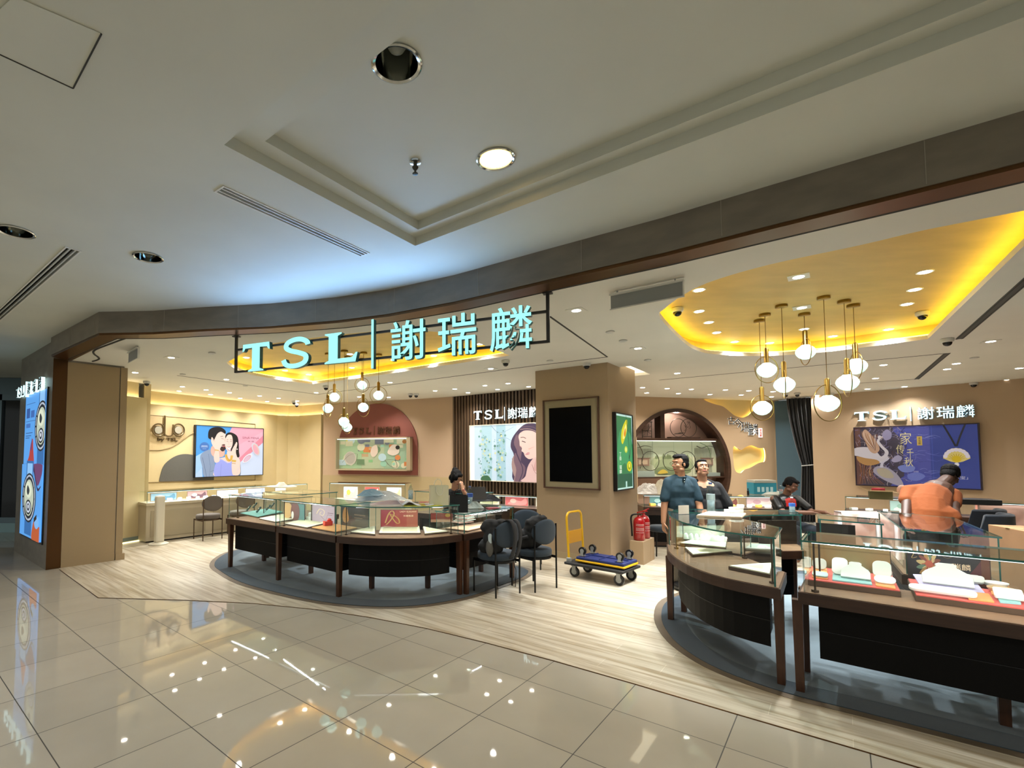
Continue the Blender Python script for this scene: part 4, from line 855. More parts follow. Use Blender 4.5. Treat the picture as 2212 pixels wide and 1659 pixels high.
# woman poster on the slats
hb, hb2, hb3 = '#4a3a52', '#7a5f6a', '#a88a84'
wl = [(rect(0, 0, 1, 1), '#c9dce8'), (rect(0, 0, .06, 1), '#e9f1f6'), (rect(.16, 0, .30, 1), '#b4d4dc'), (rect(.36, 0, .48, 1), '#a9cbd6'), (rect(.62, .3, 1, 1), '#dbe6ee')]
for i in range(120):
    x, y = (.13+.17*hsh(i)) if i % 2 else (.34+.15*hsh(i)), hsh(i*2.3+.7); y = y*.9; r = .006+.012*hsh(i*4.1)
    wl.append((circ(x, y, r, r*1.6, 7), ['#8db5b4', '#6f9d92', '#a4c8b8', '#d6d9a8', '#5f8a7a'][int(hsh(i*7.7)*5) % 5]))
wl += [(S([(.17, 0), (.18, .07), (.26, .09), (.3, .0)]), '#3f6a4a'), (stroke([(.3, 1), (.42, .85), (.6, .95)], .01, .004, 3), '#90a8b8'), (stroke([(.4, .75), (.5, .76), (.58, .7)], .012, .004, 3), '#9ab4c0'),
  (S([(.62, 0), (.58, .2), (.6, .45), (.56, .6), (.58, .75), (.66, .9), (.75, .99), (.88, .98), (.98, .86), (1.1, .6), (1.1, .2), (1, 0)]), hb), (S([(.62, 0), (.6, .25), (.64, .5), (.6, .68), (.66, .85), (.7, .6), (.68, .3), (.7, 0)]), hb2), (S([(.60, .1), (.57, .3), (.6, .45), (.64, .3), (.66, .1)]), hb3),
  (S([(.78, .3), (.74, .1), (.7, 0), (1.1, 0), (1.1, .38), (.95, .42), (.9, .5)]), '#e3bdb4'), (S([(.9, .5), (.86, .36), (.84, .2), (.98, .25), (1.02, .5)]), '#d6a79f'), (S([(.66, .78), (.69, .86), (.76, .9), (.86, .86), (.93, .74), (.95, .6), (.9, .46), (.8, .39), (.75, .42), (.73, .46), (.72, .5), (.695, .53), (.7, .58), (.675, .62), (.67, .7)]), '#efcbbd'),
  (stroke([(.70, .70), (.745, .675)], .012), '#46333f'), (stroke([(.685, .76), (.72, .765), (.75, .74)], .012, .008, 3), '#6b4d4c'), (S([(.735, .47), (.77, .50), (.8, .49), (.77, .465)]), '#c26a6e'), (stroke([(.735, .475), (.8, .49)], .005), '#fff4f0'), (stroke([(.78, .56), (.85, .6)], .02, .004), '#e4b5a6'), (stroke([(.672, .62), (.7, .6)], .006), '#d3a090'),
  (S([(.64, .8), (.68, .92), (.78, 1), (.92, .94), (1, .8), (1.06, .6), (1, .5), (.97, .62), (.92, .76), (.84, .86), (.74, .88), (.68, .84)]), hb), (stroke([(.68, .9), (.8, .9), (.92, .8), (1, .6)], .014, .006, 4), hb3), (stroke([(.7, .94), (.84, .93), (.98, .78)], .01, .004, 4), hb2), (circ(.9, .58, .012, .03), '#e8b9a8'), (circ(.905, .5, .006, .02), '#ffffff'),
  (S([(.62, .5), (.68, .35), (.74, .25), (.72, .1), (.66, 0), (.60, 0), (.63, .2), (.6, .36)]), hb2), (stroke([(.6, .6), (.66, .4), (.71, .2), (.66, 0)], .016, .01, 4), hb), (stroke([(.58, .4), (.62, .2), (.6, 0)], .012, .008, 4), hb3), (stroke([(.82, .3), (.86, .16), (.95, .12)], .004, .004, 4), '#8c5f58')]
a_, b_ = SWf.uv(1015.5, 920)[0], SWf.uv(1157, 917)[0]
lightbox(SWf, [(1015.5, 920.6), (1185, 912.5), (1185, 1043.5), (1016, 1036)], .08, 'large backlit poster of a long-haired woman in profile on the slatted wall', 'poster', wl, .48, mat('pale_frame', '#d8c9b0', .4), .015, .075)
# crane poster
cw, cw2, dk = '#d8cfd2', '#b9a7a0', '#3a3344'
cr = [(rect(0, 0, 1, 1), '#4a4f9a'), (rect(0, 0, .42, 1), '#4a4250'), (S([(.3, 0), (.5, .3), (.45, .7), (.34, 1), (.66, 1), (.66, 0)], 3), '#5357a6'), (rect(.64, 0, 1, 1), '#3c4a96'), (rect(.655, 0, .66, 1), '#4b5bb0'), (rect(0, 0, .05, 1), '#6d4a44')]
for i in range(170):
    x, y = .02+.44*hsh(i), hsh(i*1.7+.2); l = .02+.05*hsh(i*3.3); a = hsh(i*5.9)*6.3; c_ = ['#8d7f95', '#2b2632', '#a08f9b', '#6a5f7c', '#c4b3b4', '#5c4038', '#8a83b4', '#3a3346'][int(hsh(i*11.3)*8) % 8]
    cr.append((stroke([(x, y), (x+l*cos(a), y+l*1.6*sin(a)), (x+l*1.6*cos(a+.8), y+l*2.2*sin(a+.8))], .006, .002, 3), c_))
for i in range(40):
    x, y = .42+.22*hsh(i+.5), hsh(i*2.9+.2); l = .03+.05*hsh(i*3.3); a = hsh(i*5.9)*1.2-.6
    cr.append((stroke([(x, y), (x+l, y+l*a), (x+l*1.8, y)], .005, .002, 3), ['#6e73c4', '#7f86cf', '#3f4590', '#9aa0d6'][i % 4]))
for i in range(18): cr.append((stroke([(.03+.012*i, .42-.01*i), (.05+.006*i, .2), (.02+.014*i, .02)], .005, .003, 4), ['#7a4a30', '#a4693c', '#4a2c22', '#8f6a52'][i % 4]))
cr += [(S([(.0, .64), (.12, .66), (.2, .58), (.24, .5), (.3, .5), (.28, .42), (.2, .38), (.12, .42), (.04, .5), (0, .52)]), cw), (S([(.02, .5), (.1, .47), (.2, .44), (.22, .38), (.12, .34), (.04, .4)]), '#b98a52'), (S([(.14, .6), (.1, .78), (.08, .9), (.11, .97), (.16, .88), (.21, .74), (.23, .62), (.19, .55)]), '#c9a184')]
for i in range(9): cr.append((stroke([(.19, .6), (.09+.015*i, .8+.01*i), (.075+.018*i, .9-.015*i+.04)], .006, .003, 3), ['#9c6a44', '#e0cdbf', '#7b4f3a'][i % 3]))
cr += [(stroke([(.2, .45), (.27, .5), (.29, .58), (.25, .67), (.22, .76), (.25, .83), (.28, .84)], .04, .018, 5), cw), (stroke([(.23, .62), (.28, .55)], .004), '#7a6f78'), (circ(.235, .83, .016, .03), cw), (stroke([(.24, .83), (.29, .80)], .008, .002), '#c7a27a'), (stroke([(.15, .36), (.13, .25), (.14, .16)], .006), '#caa06c'),
  (S([(.17, .28), (.2, .33), (.26, .33), (.32, .28), (.38, .18), (.42, .04), (.4, .0), (.3, .06), (.22, .14), (.17, .22)]), '#a79fae'), (S([(.2, .28), (.26, .3), (.32, .24), (.34, .14), (.26, .14), (.21, .2)]), '#b5a890'), (stroke([(.24, .31), (.25, .39), (.29, .44), (.31, .48)], .03, .014, 4), '#cfc8d4'), (stroke([(.31, .48), (.35, .46)], .006, .002), '#b28a66'), (S([(.33, .44), (.38, .52), (.42, .48), (.4, .42), (.35, .4)]), '#a9a2bd'), (S([(.26, .88), (.3, .96), (.34, .9), (.33, .8), (.28, .78)]), '#9b93b2'),
  (S([(.38, .32), (.44, .36), (.52, .33), (.5, .25), (.42, .24)]), '#7b86c8'), (S([(.46, .2), (.54, .24), (.6, .18), (.54, .1), (.47, .12)]), '#6f79c4'),
  (rect(.548, .68, .59, .83), '#d9b95e'), (stroke([(.76, 1), (.81, .8), (.843, .66)], .016), '#23242c'), (stroke([(.92, 1), (.88, .82), (.85, .66)], .016), '#2b2c36')]
fan = [(.845, .42)]; cr.append(([(.845+.095*cos(a)*1.05, .47+.13*sin(a)*1.25+.0) for a in [pi*i/24 for i in range(25)]]+[(.8, .42), (.845, .40), (.89, .42)], '#e9d27a'))
for i in range(9):
    a = pi*(.06+.88*i/8); cr.append((circ(.845+.083*cos(a), .48+.125*sin(a), .017, .03, 14), '#e9dfe8')); cr.append((stroke([(.845, .44), (.845+.06*cos(a), .455+.09*sin(a))], .006), '#c9a51c'))
cr += [(circ(.845, .46, .035, .05), '#e2c021'), (circ(.845, .375, .018, .03), '#e4dfe6'), (circ(.845, .375, .012, .02), '#f4f0ee')]
tx = [('家', .46, .80, .2, .095, '#e8d9a4'), ('传', .41, .62, .15, .07, '#e8d9a4'), ('千', .49, .56, .14, .055, '#e8d9a4'), ('秋', .475, .41, .15, .07, '#e8d9a4'), ('谢\n瑞\n麟', .569, .755, .12, .018, '#5a3a1c'), ('古今传承', .53, .25, .03, .0001+.04, '#c9c4e0'), ('「百宝」', .86, .17, .05, .12, '#d6d3e6')]
lightbox(PWL, [(1846, 925), (2111, 916.5), (2119, 1055), (1852, 1048)], .07, 'wide poster of white cranes and gold fan pendant behind the man in orange', 'poster', cr, .25, mat('purple_frame', '#251a2a', .35), .022, .065, texts=tx)
# pillar: blank black picture and green poster
a0, a1, b0, b1 = quad_uv(fpil, [(1172, 865), (1292.5, 856), (1297, 1060), (1175, 1053)], .03)
t = thing('picture_frame', 'large wood-framed dark screen with beige mat on the pillar front', 'picture', fpil.pt((a0+a1)/2, (b0+b1)/2, 0))
mb = MB(); fbox(mb, fpil, a0, a1, b0, b1, 0, .02); mb.build('mat_board', mat('mat_board', '#8f8466', .7), t)
mb = MB()
for x0, x1, y0, y1 in ((a0, a0+.022, b0, b1), (a1-.022, a1, b0, b1), (a0, a1, b0, b0+.022), (a0, a1, b1-.022, b1)): fbox(mb, fpil, x0, x1, y0, y1, 0, .04)
mb.build('frame', mat('frame_wood', '#4f3220', .4), t)
mx_, my_ = (a1-a0)*.115, .11; mb = MB(); fbox(mb, fpil, a0+mx_, a1-mx_*1.15, b0+my_, b1-my_*1.25, .02, .026); mb.build('screen', mat('screen_black', '#020202', .3, spec=.06), t)
gr = [(rect(0, 0, 1, 1), '#bfe6dc'), (rect(.05, .02, .96, .975), '#2c7a4c'), (S([(.05, .5), (.3, .8), (.95, .7), (.95, .2), (.5, .35), (.05, .2)], 4), '#3d9a62'), (rect(.05, .02, .96, .2), '#1f5a44'), (S([(.3, .66), (.36, .8), (.6, .93), (.7, .92), (.66, .78), (.5, .66), (.38, .6)]), '#d9d31c'), (S([(.4, .68), (.46, .78), (.62, .88), (.62, .78), (.5, .68)]), '#f5f08a'), (S([(.46, .74), (.56, .82), (.6, .76), (.52, .7)]), '#e0901c'),
  (stroke([(.62, 1), (.72, .75), (.78, .55), (.76, .4)], .02, .02, 4), '#123c24'), (stroke([(.9, .95), (.96, .7), (.86, .5), (.78, .4)], .02, .02, 4), '#123c24'), (circ(.58, .53, .09, .045), '#c3d83a'), (circ(.58, .53, .05, .026), '#e6ec8a'), (stroke([(.78, .45), (.79, .36)], .02), '#163f2c'), (circ(.77, .3, .15, .07), '#e3d61e'), (circ(.77, .3, .1, .045), '#8fa317'), (circ(.77, .31, .05, .03), '#f2ea5a'), (rect(.52, .02, .6, .1), '#bfe6dc')]
lightbox(fpr, [(1330, 893), (1365.5, 899), (1367.5, 1054), (1332.5, 1058)], .05, 'green backlit poster of gold jewellery on the pillar side', 'poster', gr, .5, M_black, .02, .045, texts=[('丁\n香\n·\n瑞\n麟', .22, .35, .28, .13, '#e8f6e0')])
# watch screen on the pier
a0, a1, b0, b1 = quad_uv(FRP, [(54.5, 856), (98, 841), (91.5, 1174), (46.5, 1152)], .02)
bl = '#5aa6f2'; wt = [(rect(0, 0, 1, 1), bl), (rect(.0, .5, 1, .505), '#4a8fd8')]
def watch(cx, cy, rx, ry):
    L = [(rect(cx-rx*.5, cy+ry*.75, cx+rx*.5, cy+ry*1.5), '#2f6cae'), (rect(cx-rx*.5, cy-ry*1.5, cx+rx*.5, cy-ry*.75), '#2f6cae'), (rect(cx-rx*.38, cy+ry*.8, cx+rx*.38, cy+ry*1.4), '#8fc6fa'), (circ(cx, cy, rx, ry), '#10151f'), (circ(cx, cy, rx*.9, ry*.93), '#b9c3d4'), (circ(cx, cy, rx*.8, ry*.85), '#131a26'), (circ(cx, cy, rx*.68, ry*.74), '#c3cdb8'), (S([(cx-rx*.5, cy+ry*.5), (cx, cy+ry*.65), (cx+rx*.4, cy+ry*.3), (cx+rx*.1, cy), (cx-rx*.4, cy+ry*.1)]), '#e3ead0'), (S([(cx-rx*.2, cy+ry*.5), (cx+rx*.1, cy+ry*.3), (cx-rx*.1, cy+ry*.1), (cx-rx*.3, cy+ry*.25)]), '#2a3138'), (circ(cx, cy-ry*.38, rx*.42, ry*.3), '#10151f'), (circ(cx, cy-ry*.38, rx*.33, ry*.23), '#cfd8e6'), (circ(cx, cy-ry*.38, rx*.2, ry*.15), '#2d3644'), (circ(cx, cy-ry*.36, rx*.1, ry*.08), '#dfe6f0')]
    for i in range(12):
        a = pi*i/6; L.append((stroke([(cx+rx*.86*cos(a), cy+ry*.89*sin(a)), (cx+rx*.72*cos(a), cy+ry*.77*sin(a))], .012), '#10151f'))
    return L
wt += [(rect(.05, .93, .5, .933), '#2c4f86'), (rect(.08, .83, .25, .9), '#2d58a0'), (rect(.3, .83, .48, .88), '#3a69b4'), (rect(.05, .805, .55, .808), '#2c4f86'), (rect(.08, .76, .3, .79), '#3f74c2'), (rect(.08, .72, .42, .725), '#2c4f86'), (rect(.08, .70, .36, .705), '#2c4f86'), (rect(.08, .685, .28, .69), '#2c4f86'),
   (S([(.2, .5), (.3, .56), (.36, .64), (.45, .68), (.5, .6), (.55, .52), (.5, .5)]), '#b53a34'), (stroke([(.38, .6), (.42, .68)], .05, .02), '#4a3a7c')]
wt += watch(.84, .76, .30, .17)+[(rect(0, 0, 1, .5), bl), (S([(.55, .5), (.62, .44), (.8, .36), (.95, .42), (1, .5)]), '#6d3a6c'), (stroke([(.6, .48), (.8, .34), (.95, .36)], .03, .01, 4), '#2c2146')]+watch(.42, .27, .34, .17)+[(S([(.66, .0), (.7, .1), (.78, .14), (.86, .08), (1, .1), (1, 0)]), '#c05a2c'), (circ(.86, .12, .1, .04), '#7fbaf5'), (stroke([(.74, .13), (.86, .16)], .03), '#241c18')]
t = thing('digital_screen', 'tall bright blue digital screen with watch advert on the dark pier', 'screen', FRP.pt((a0+a1)/2, b0, 0))
mb = MB(); fbox(mb, FRP, a0-.03, a1+.03, b0-.03, b1+.03, 0, .018); mb.build('housing', M_black, t); art('picture', FRP, a0, a1, b0, b1, wt, t, .5, .02)
# moon gate furniture
gc = GW.pt(gcu, gcz, -.2); t = thing('moon_gate_shelf', 'round moon gate wall unit with dark walnut rim and shelves', 'shelf', GW.pt(gcu, gcz-grad, -.2))
mb = MB(); n = 96
for r0_, r1_, c0_, c1_ in ((grad-.09, grad+.0, -.34, .03),):
    ring = []
    for i in range(n):
        a = 2*pi*i/n
        for r_, c_ in ((r0_, c0_), (r0_, c1_), (r1_, c1_), (r1_, c0_)): mb.v.append(GW.pt(gcu+r_*cos(a), gcz+r_*sin(a), c_))
    for i in range(n):
        for k_ in range(4): mb.f.append((i*4+k_, i*4+(k_+1) % 4, ((i+1) % n)*4+(k_+1) % 4, ((i+1) % n)*4+k_)); mb.m.append(0)
mb.build('round_frame', M_brown, t, True)
zs = GW.uv(1466, 949)[1]; zb = GW.uv(1466, 1030)[1]; g = lambda x, y: GW.uv(x, y)
ra_ = grad-.09
def chord(z): return math.sqrt(max(0, ra_*ra_-(z-gcz)**2))
mb = MB(); h_ = chord(zs); fbox(mb, GW, gcu-h_, gcu+h_, zs-.03, zs+.03, -.34, -.04); mb.build('shelf', M_brown, t)
mb = MB(); h_ = chord(zb); fbox(mb, GW, gcu-h_, gcu+h_, zb-.035, zb, -.34, -.06); mb.build('shelf', M_brown, t)
xd = g(1438, 900)[0]; mb = MB(); fbox(mb, GW, xd-.06, xd+.06, zs, gcz+math.sqrt(ra_**2-(xd-gcu)**2), -.34, -.12); mb.build('divider', M_brown, t)
xl, xr = g(1377, 980)[0], g(1567, 980)[0]
mb = MB(); fbox(mb, GW, xl-.12, xl, zb, zs, -.34, -.06); fbox(mb, GW, xr, xr+.05, zb, zs, -.34, -.06); mb.build('divider', M_brown, t)
t = thing('display_box', 'glass-fronted display niche with garden and pavilion scene in the moon gate', 'display box', GW.pt((xl+xr)/2, zb, -.2))
sc = [(rect(0, 0, 1, 1), '#cfc9a6'), (rect(0, .55, 1, 1), '#c3c6a8'), (S([(.26, .5), (.35, .56), (.45, .6), (.55, .56), (.62, .62), (.7, .5), (.7, .3), (.26, .3)], 3), '#b4b48a'), (S([(.3, .4), (.4, .5), (.5, .44), (.6, .52), (.7, .4), (.7, .2), (.3, .2)], 3), '#9fa37c'), (S([(.28, .2), (.4, .28), (.5, .22), (.62, .3), (.7, .15), (.6, .05), (.3, .05)], 3), '#7f8660')]
for i in range(10): x = .3+.4*hsh(i); sc.append((S([(x-.02, .5), (x, .6+.05*hsh(i*3)), (x+.02, .5)], 3), '#7d855f'))
for i in range(26): x = .02+.22*i/26; sc.append((rect(x, .05, x+.004, .78), '#5e5a48')); x = .74+.2*i/26; sc.append((rect(x, .05, x+.004, .8), '#6a6652'))
for x0 in (.02, .76):
    sc += [(stroke([(x0, .86), (x0+.06, .8), (x0+.14, .86), (x0+.22, .82)], .02, .012, 4), '#4c4636'), (rect(x0+.04, .5, x0+.2, .52), '#5b3f36'), (rect(x0+.05, .3, x0+.19, .5), '#8b6a58'), (rect(x0+.07, .34, x0+.17, .46), '#b3987c')]
sc += [(rect(.245, 0, .25, 1), '#7c8270'), (rect(.49, 0, .493, 1), '#9aa38c'), (rect(.7, 0, .705, 1), '#7c8270'), (stroke([(.08, .95), (.14, .6), (.1, .2)], .012, .006, 4), '#5a4c3a'), (stroke([(.8, .95), (.9, .8), (.93, .4)], .014, .006, 4), '#6b7c52'), (S([(.3, .08), (.36, .2), (.42, .1)], 3), '#d6b24a')]
art('picture', GW, xl, xr, zb, zs-.03, sc, t, .16, -.30)
mb = MB()
for x_ in (.44, .62, .2):
    a = xl+(xr-xl)*x_; b = zb+(zs-zb)*.42; mb.tube([GW.pt(a+.24*cos(q_), b+.24*sin(q_), -.2) for q_ in [2*pi*i/36 for i in range(36)]], .008, 6, closed=True)
mb.build('ring_ornament', mat('dark_ring', '#3b352a', .4, metal=.5), t, True)
mb = MB(); fbox(mb, GW, xl+.02, xl+.55, zb, zb+.14, -.28, -.12); mb.build('plinth_block', mat('pale_block', '#8f948a', .5), t)
mb = MB(); fbox(mb, GW, xr-.42, xr-.06, zb, zb+.09, -.28, -.12); mb.build('plinth_block', mat('pale_block', '#8f948a', .5), t)
mb = MB(); fbox(mb, GW, xl, xr, zb, zs-.03, -.075, -.07); mb.build('glass_pane', M_glass, t)
lamp('niche_fill', 'POINT', GW.pt(gcu+.1, zs+.62, -.16), 7, (1, .93, .85), parent=t, shadow_soft_size=.05)  # lamp added to brighten the upper recess of the moon gate
mb = MB(); fbox(mb, GW, xl, xr, zs-.045, zs-.032, -.16, -.14); mb.build('light_strip', mat('niche_led', '#ffffff', es=2.5, ecol='#f4ffe8'), t)
# ornaments on the shelf
a, b = g(1409, 930)[0], zs+.03; t = thing('ornament', 'small openwork bamboo screen ornament on the moon gate shelf', 'ornament', GW.pt(a, b, -.2))
mb = MB(); w, h_ = .13, .42
for p_, q_ in (((-w, 0), (-w, h_)), ((w, 0), (w, h_)), ((-w*1.2, h_-.02), (w*1.2, h_-.02)), ((-w, .18), (w, .18)), ((-w, .04), (w, .04))): mb.tube([GW.pt(a+p_[0], b+p_[1], -.2), GW.pt(a+q_[0], b+q_[1], -.2)], .008, 6)
for i in range(7): mb.tube([GW.pt(a-w+2*w*hsh(i), b+.05+.3*hsh(i*2), -.2), GW.pt(a-w+2*w*hsh(i+9), b+.1+.28*hsh(i*3), -.2)], .005, 5)
mb.build('frame', mat('ornament_bronze', '#3a3226', .4, metal=.5), t, True)
a, b = g(1489, 925)[0], zs+.03; t = thing('ornament', 'two overlapping round wire ornaments on a dark base on the moon gate shelf', 'ornament', GW.pt(a, b, -.2))
mb = MB()
for dx, dz in ((-.14, .27), (.14, .27)): mb.tube([GW.pt(a+dx+.23*cos(q_), b+dz+.23*sin(q_), -.2+dx*.1) for q_ in [2*pi*i/40 for i in range(40)]], .007, 6, closed=True)
mb.build('ring', mat('ornament_bronze', '#3a3226', .4, metal=.5), t, True)
mb = MB()
for i in range(14):
    x0, z0 = a+.06+.16*hsh(i), b+.22+.2*hsh(i*2.2); mb.tube([GW.pt(x0, z0, -.2), GW.pt(x0+.09*(hsh(i*4)-.5), z0+.1*(hsh(i*6)-.3), -.2)], .004, 5)
for i in range(8): mb.tube([GW.pt(a-.3+.03*i, b+.1+.03*hsh(i), -.2), GW.pt(a-.1+.02*i, b+.12+.04*hsh(i*3), -.2)], .004, 5)
mb.build('wire_motif', mat('ornament_bronze', '#3a3226', .4, metal=.5), t, True)
mb = MB(); fbox(mb, GW, a-.42, a+.42, b, b+.035, -.28, -.12); mb.build('base', M_brown, t)
# curtain and blue side panel
CW = Fr(P(1664, 1000, 1.5)*1.0, P(1772, 1000, 1.5)) if False else None
ctop = [(9.12, 12.35), (9.30, 11.72)]
cf = Fr((8.62, 12.0), (9.28, 11.72)); t = thing('curtain', 'long black curtain tied back with a pale cord beside the blue panel', 'curtain', cf.pt(cf.L/2, 0, 0))
mb = MB(); nx, nz = 60, 40; a_l, a_r = cf.uv(1700, 900)[0], cf.uv(1765, 900)[0]
for j in range(nz+1):
    z_ = .05+(3.0)*j/nz; zt_ = 1.42
    if z_ > zt_: k_ = (z_-zt_)/(3.05-zt_); l = .42*(1-k_)**1.6; r_ = .0*(1-k_)
    else: k_ = (zt_-z_)/zt_; l = .42-.12*k_; r_ = 0
    for i in range(nx+1):
        s_ = i/nx; a = a_l+(a_r-a_l)*(l+(1-l-r_)*s_); mb.v.append(cf.pt(a, z_, .035*sin(s_*44)+.015*sin(s_*17+z_)))
for j in range(nz):
    for i in range(nx): q_ = j*(nx+1)+i; mb.f.append((q_, q_+1, q_+nx+2, q_+nx+1)); mb.m.append(0)
o = mb.build('cloth', mat('black_velvet', '#0b0c0f', .8, sheen=.15), t, 'all'); sm = o.modifiers.new('s', 'SOLIDIFY'); sm.thickness = .006
mb = MB(); mb.tube([cf.pt(a_l+(a_r-a_l)*.40, 1.40, .05), cf.pt(a_l+(a_r-a_l)*.7, 1.42, .08), cf.pt(a_r, 1.44, .05)], .012, 8); mb.build('tie', mat('cord_pale', '#9a9a96', .6), t, True)
bf = Fr((8.87, 12.62), (9.42, 12.07)); mb = MB(); a_l, a_r = bf.uv(1674, 900)[0], bf.uv(1740, 900)[0]; fbox(mb, bf, a_l, a_r, 0, 3.05, -.04, 0); tag(mb.build('panel', mat('blue_panel', '#3f5a68', .6), None, loc=bf.pt(a_l, 0, 0)), 'plain slate blue panel in the doorway beside the black curtain', 'panel')
# neighbouring shopfront far left
nf = Fr((-12.5, 10.58), (-7.6, 10.58)); t = thing('shop_window', 'dark glass shop window with steel frame at the far left edge', 'window', nf.pt(4.0, 0, 0))
a_l, a_r = nf.uv(-60, 900)[0], nf.uv(8, 900)[0]; a2 = nf.uv(60, 900)[0]
mb = MB(); fbox(mb, nf, a_l, a2, .32, 2.85, 0, .01); mb.build('glass_pane', mat('window_dark', '#05070c', .08), t)
mb = MB(); fbox(mb, nf, a_r-.12, a_r, 0, 2.98, 0, .06); fbox(mb, nf, a_l, a2, 2.85, 2.98, 0, .06); fbox(mb, nf, a_l, a2, .2, .32, 0, .06); fbox(mb, nf, a_l, a2, 2.98, 3.34, 0, .03, 0); mb.build('frame', mat('steel_frame', '#6f7f86', .25, metal=.7), t)
mb = MB(); fbox(mb, nf, a_l, a2, .0, .2, 0, .05); mb.build('base', mat('pale_base', '#9fc3cc', .4), t)
# ---------------------------------------------------------------- chairs, trolleys and loose things
def smoothmesh(o, lv=1):
    m = o.modifiers.new('s', 'SUBSURF'); m.levels = lv; m.render_levels = lv; return o
M_fabd = mat('blue_grey_velvet', '#26323d', .9, sheen=.12, bump=.15, bscale=150); M_fabg = mat('grey_taupe_fabric', '#5a524b', .9, bump=.15, bscale=150); M_metb = mat('black_leg', '#121110', .35, metal=.4); M_metbr = mat('brown_leg', '#4a3828', .4, metal=.5)
def make_chair(lab, loc, rz, fab, met):
    t = thing('chair', lab, 'chair', (0, 0, 0)); R = .225
    MB().lathe([(R*.9, .40), (R, .415), (R, .465), (R*.96, .485), (R*.7, .492), (.01, .494)], (0, 0, 0), 40).build('seat', fab, t, 'all')
    mb = MB(); mb.lathe([(R*.97, .375), (R*.97, .40)], (0, 0, 0), 32); mb.build('seat_frame', met, t)
    for sx in (-1, 1):
        mb = MB(); mb.tube([(sx*.19, -.2, .0 if False else 0), (sx*.19, -.2, .80)], .0105, 8); mb.build('leg', met, t, True)
        mb = MB(); mb.tube([(sx*.19, .19, 0), (sx*.19, .19, .40)], .0105, 8); mb.build('leg', met, t, True)
        mb = MB(); mb.box((sx*.19, -.005, .385), (.018, .40, .03)); mb.build('rail', met, t)
    mb = MB(); nx, nz = 24, 14      # curved oval backrest
    for side in (1, -1):
        for j in range(nz+1):
            for i in range(nx+1):
                a = 2*pi*i/nx; r = j/nz; x = .215*r*cos(a); z = .71+.155*r*sin(a); th = .024*math.sqrt(max(0, 1-r**6)); y = -.215+.9*x*x+side*th
                mb.v.append(Vector((x, y, z)))
    for s_ in (0, 1):
        b0 = s_*(nz+1)*(nx+1)
        for j in range(nz):
            for i in range(nx):
                q_ = b0+j*(nx+1)+i; f_ = (q_, q_+1, q_+nx+2, q_+nx+1); mb.f.append(f_ if s_ else f_[::-1]); mb.m.append(0)
    mb.build('backrest', fab, t, 'all')
    t.location = loc; t.rotation_euler = (0, 0, rz); return t
def face_ang(d): return math.atan2(d[1], d[0])-pi/2
ch1 = make_chair('blue-grey velvet chair with a grey backpack hung on its back', (.85, 5.93, .0128), face_ang((-.56, .83)), M_fabd, M_metb)
dup(ch1, (1.36, 6.20, .003), 'blue-grey velvet chair at the end of the left island, black bag on its seat', face_ang((-.56, .83)))
dup(ch1, (1.52, 7.33, .003), 'blue-grey velvet chair standing behind the other two, close to the pillar', face_ang((.25, .97)))
ch2 = make_chair('taupe fabric chair in front of the cream wall counter', (-4.32, 9.72, .003), face_ang(DB), M_fabg, M_metbr)
dup(ch2, (-3.90, 10.33, .003), 'taupe fabric chair half hidden behind the left island', face_ang(DB))
# armchairs beyond the slanted case
def armchair(lab, x, y, rz, fab):
    t = thing('armchair', lab, 'chair', (0, 0, 0)); mb = MB(); n = 20
    for k_ in range(2):
        r = .30-.07*k_
        for z in (.35, 1.0-.0*k_): mb.v += [Vector((r*cos(pi+pi*i/n), r*sin(pi+pi*i/n)*.95, z-(.18 if (z > .5 and (i < 3 or i > n-3)) else 0))) for i in range(n+1)]
    m = n+1
    for i in range(n):
        mb.f += [(i, i+1, m+i+1, m+i), (2*m+i+1, 2*m+i, 3*m+i, 3*m+i+1), (m+i, m+i+1, 3*m+i+1, 3*m+i), (i+1, i, 2*m+i, 2*m+i+1)]; mb.m += [0]*4
    mb.f += [(0, m, 3*m, 2*m), (n, 2*m+n, 3*m+n, m+n)]; mb.m += [0, 0]
    mb.build('backrest', fab, t, True, bevel=.02); MB().lathe([(.25, .36), (.28, .38), (.28, .46), (.24, .50), (.02, .51)], (0, .02, 0), 28).build('seat', fab, t, 'all')
    for a in (.8, 2.3, 3.9, 5.5): MB().tube([(.2*cos(a), .2*sin(a), .36), (.24*cos(a), .24*sin(a), 0)], .012, 8).build('leg', M_metb, t, True)
    t.location = (x, y, .003); t.rotation_euler = (0, 0, rz); return t
M_navy = mat('navy_velvet', '#141d29', .85, sheen=.15)
ac = armchair('dark navy round-backed armchair right of the man in orange', 6.3, 5.6, .5, M_navy); dup(ac, (6.78, 6.08, .003), 'dark navy round-backed armchair behind the first one, beside the pink sofa', .3)
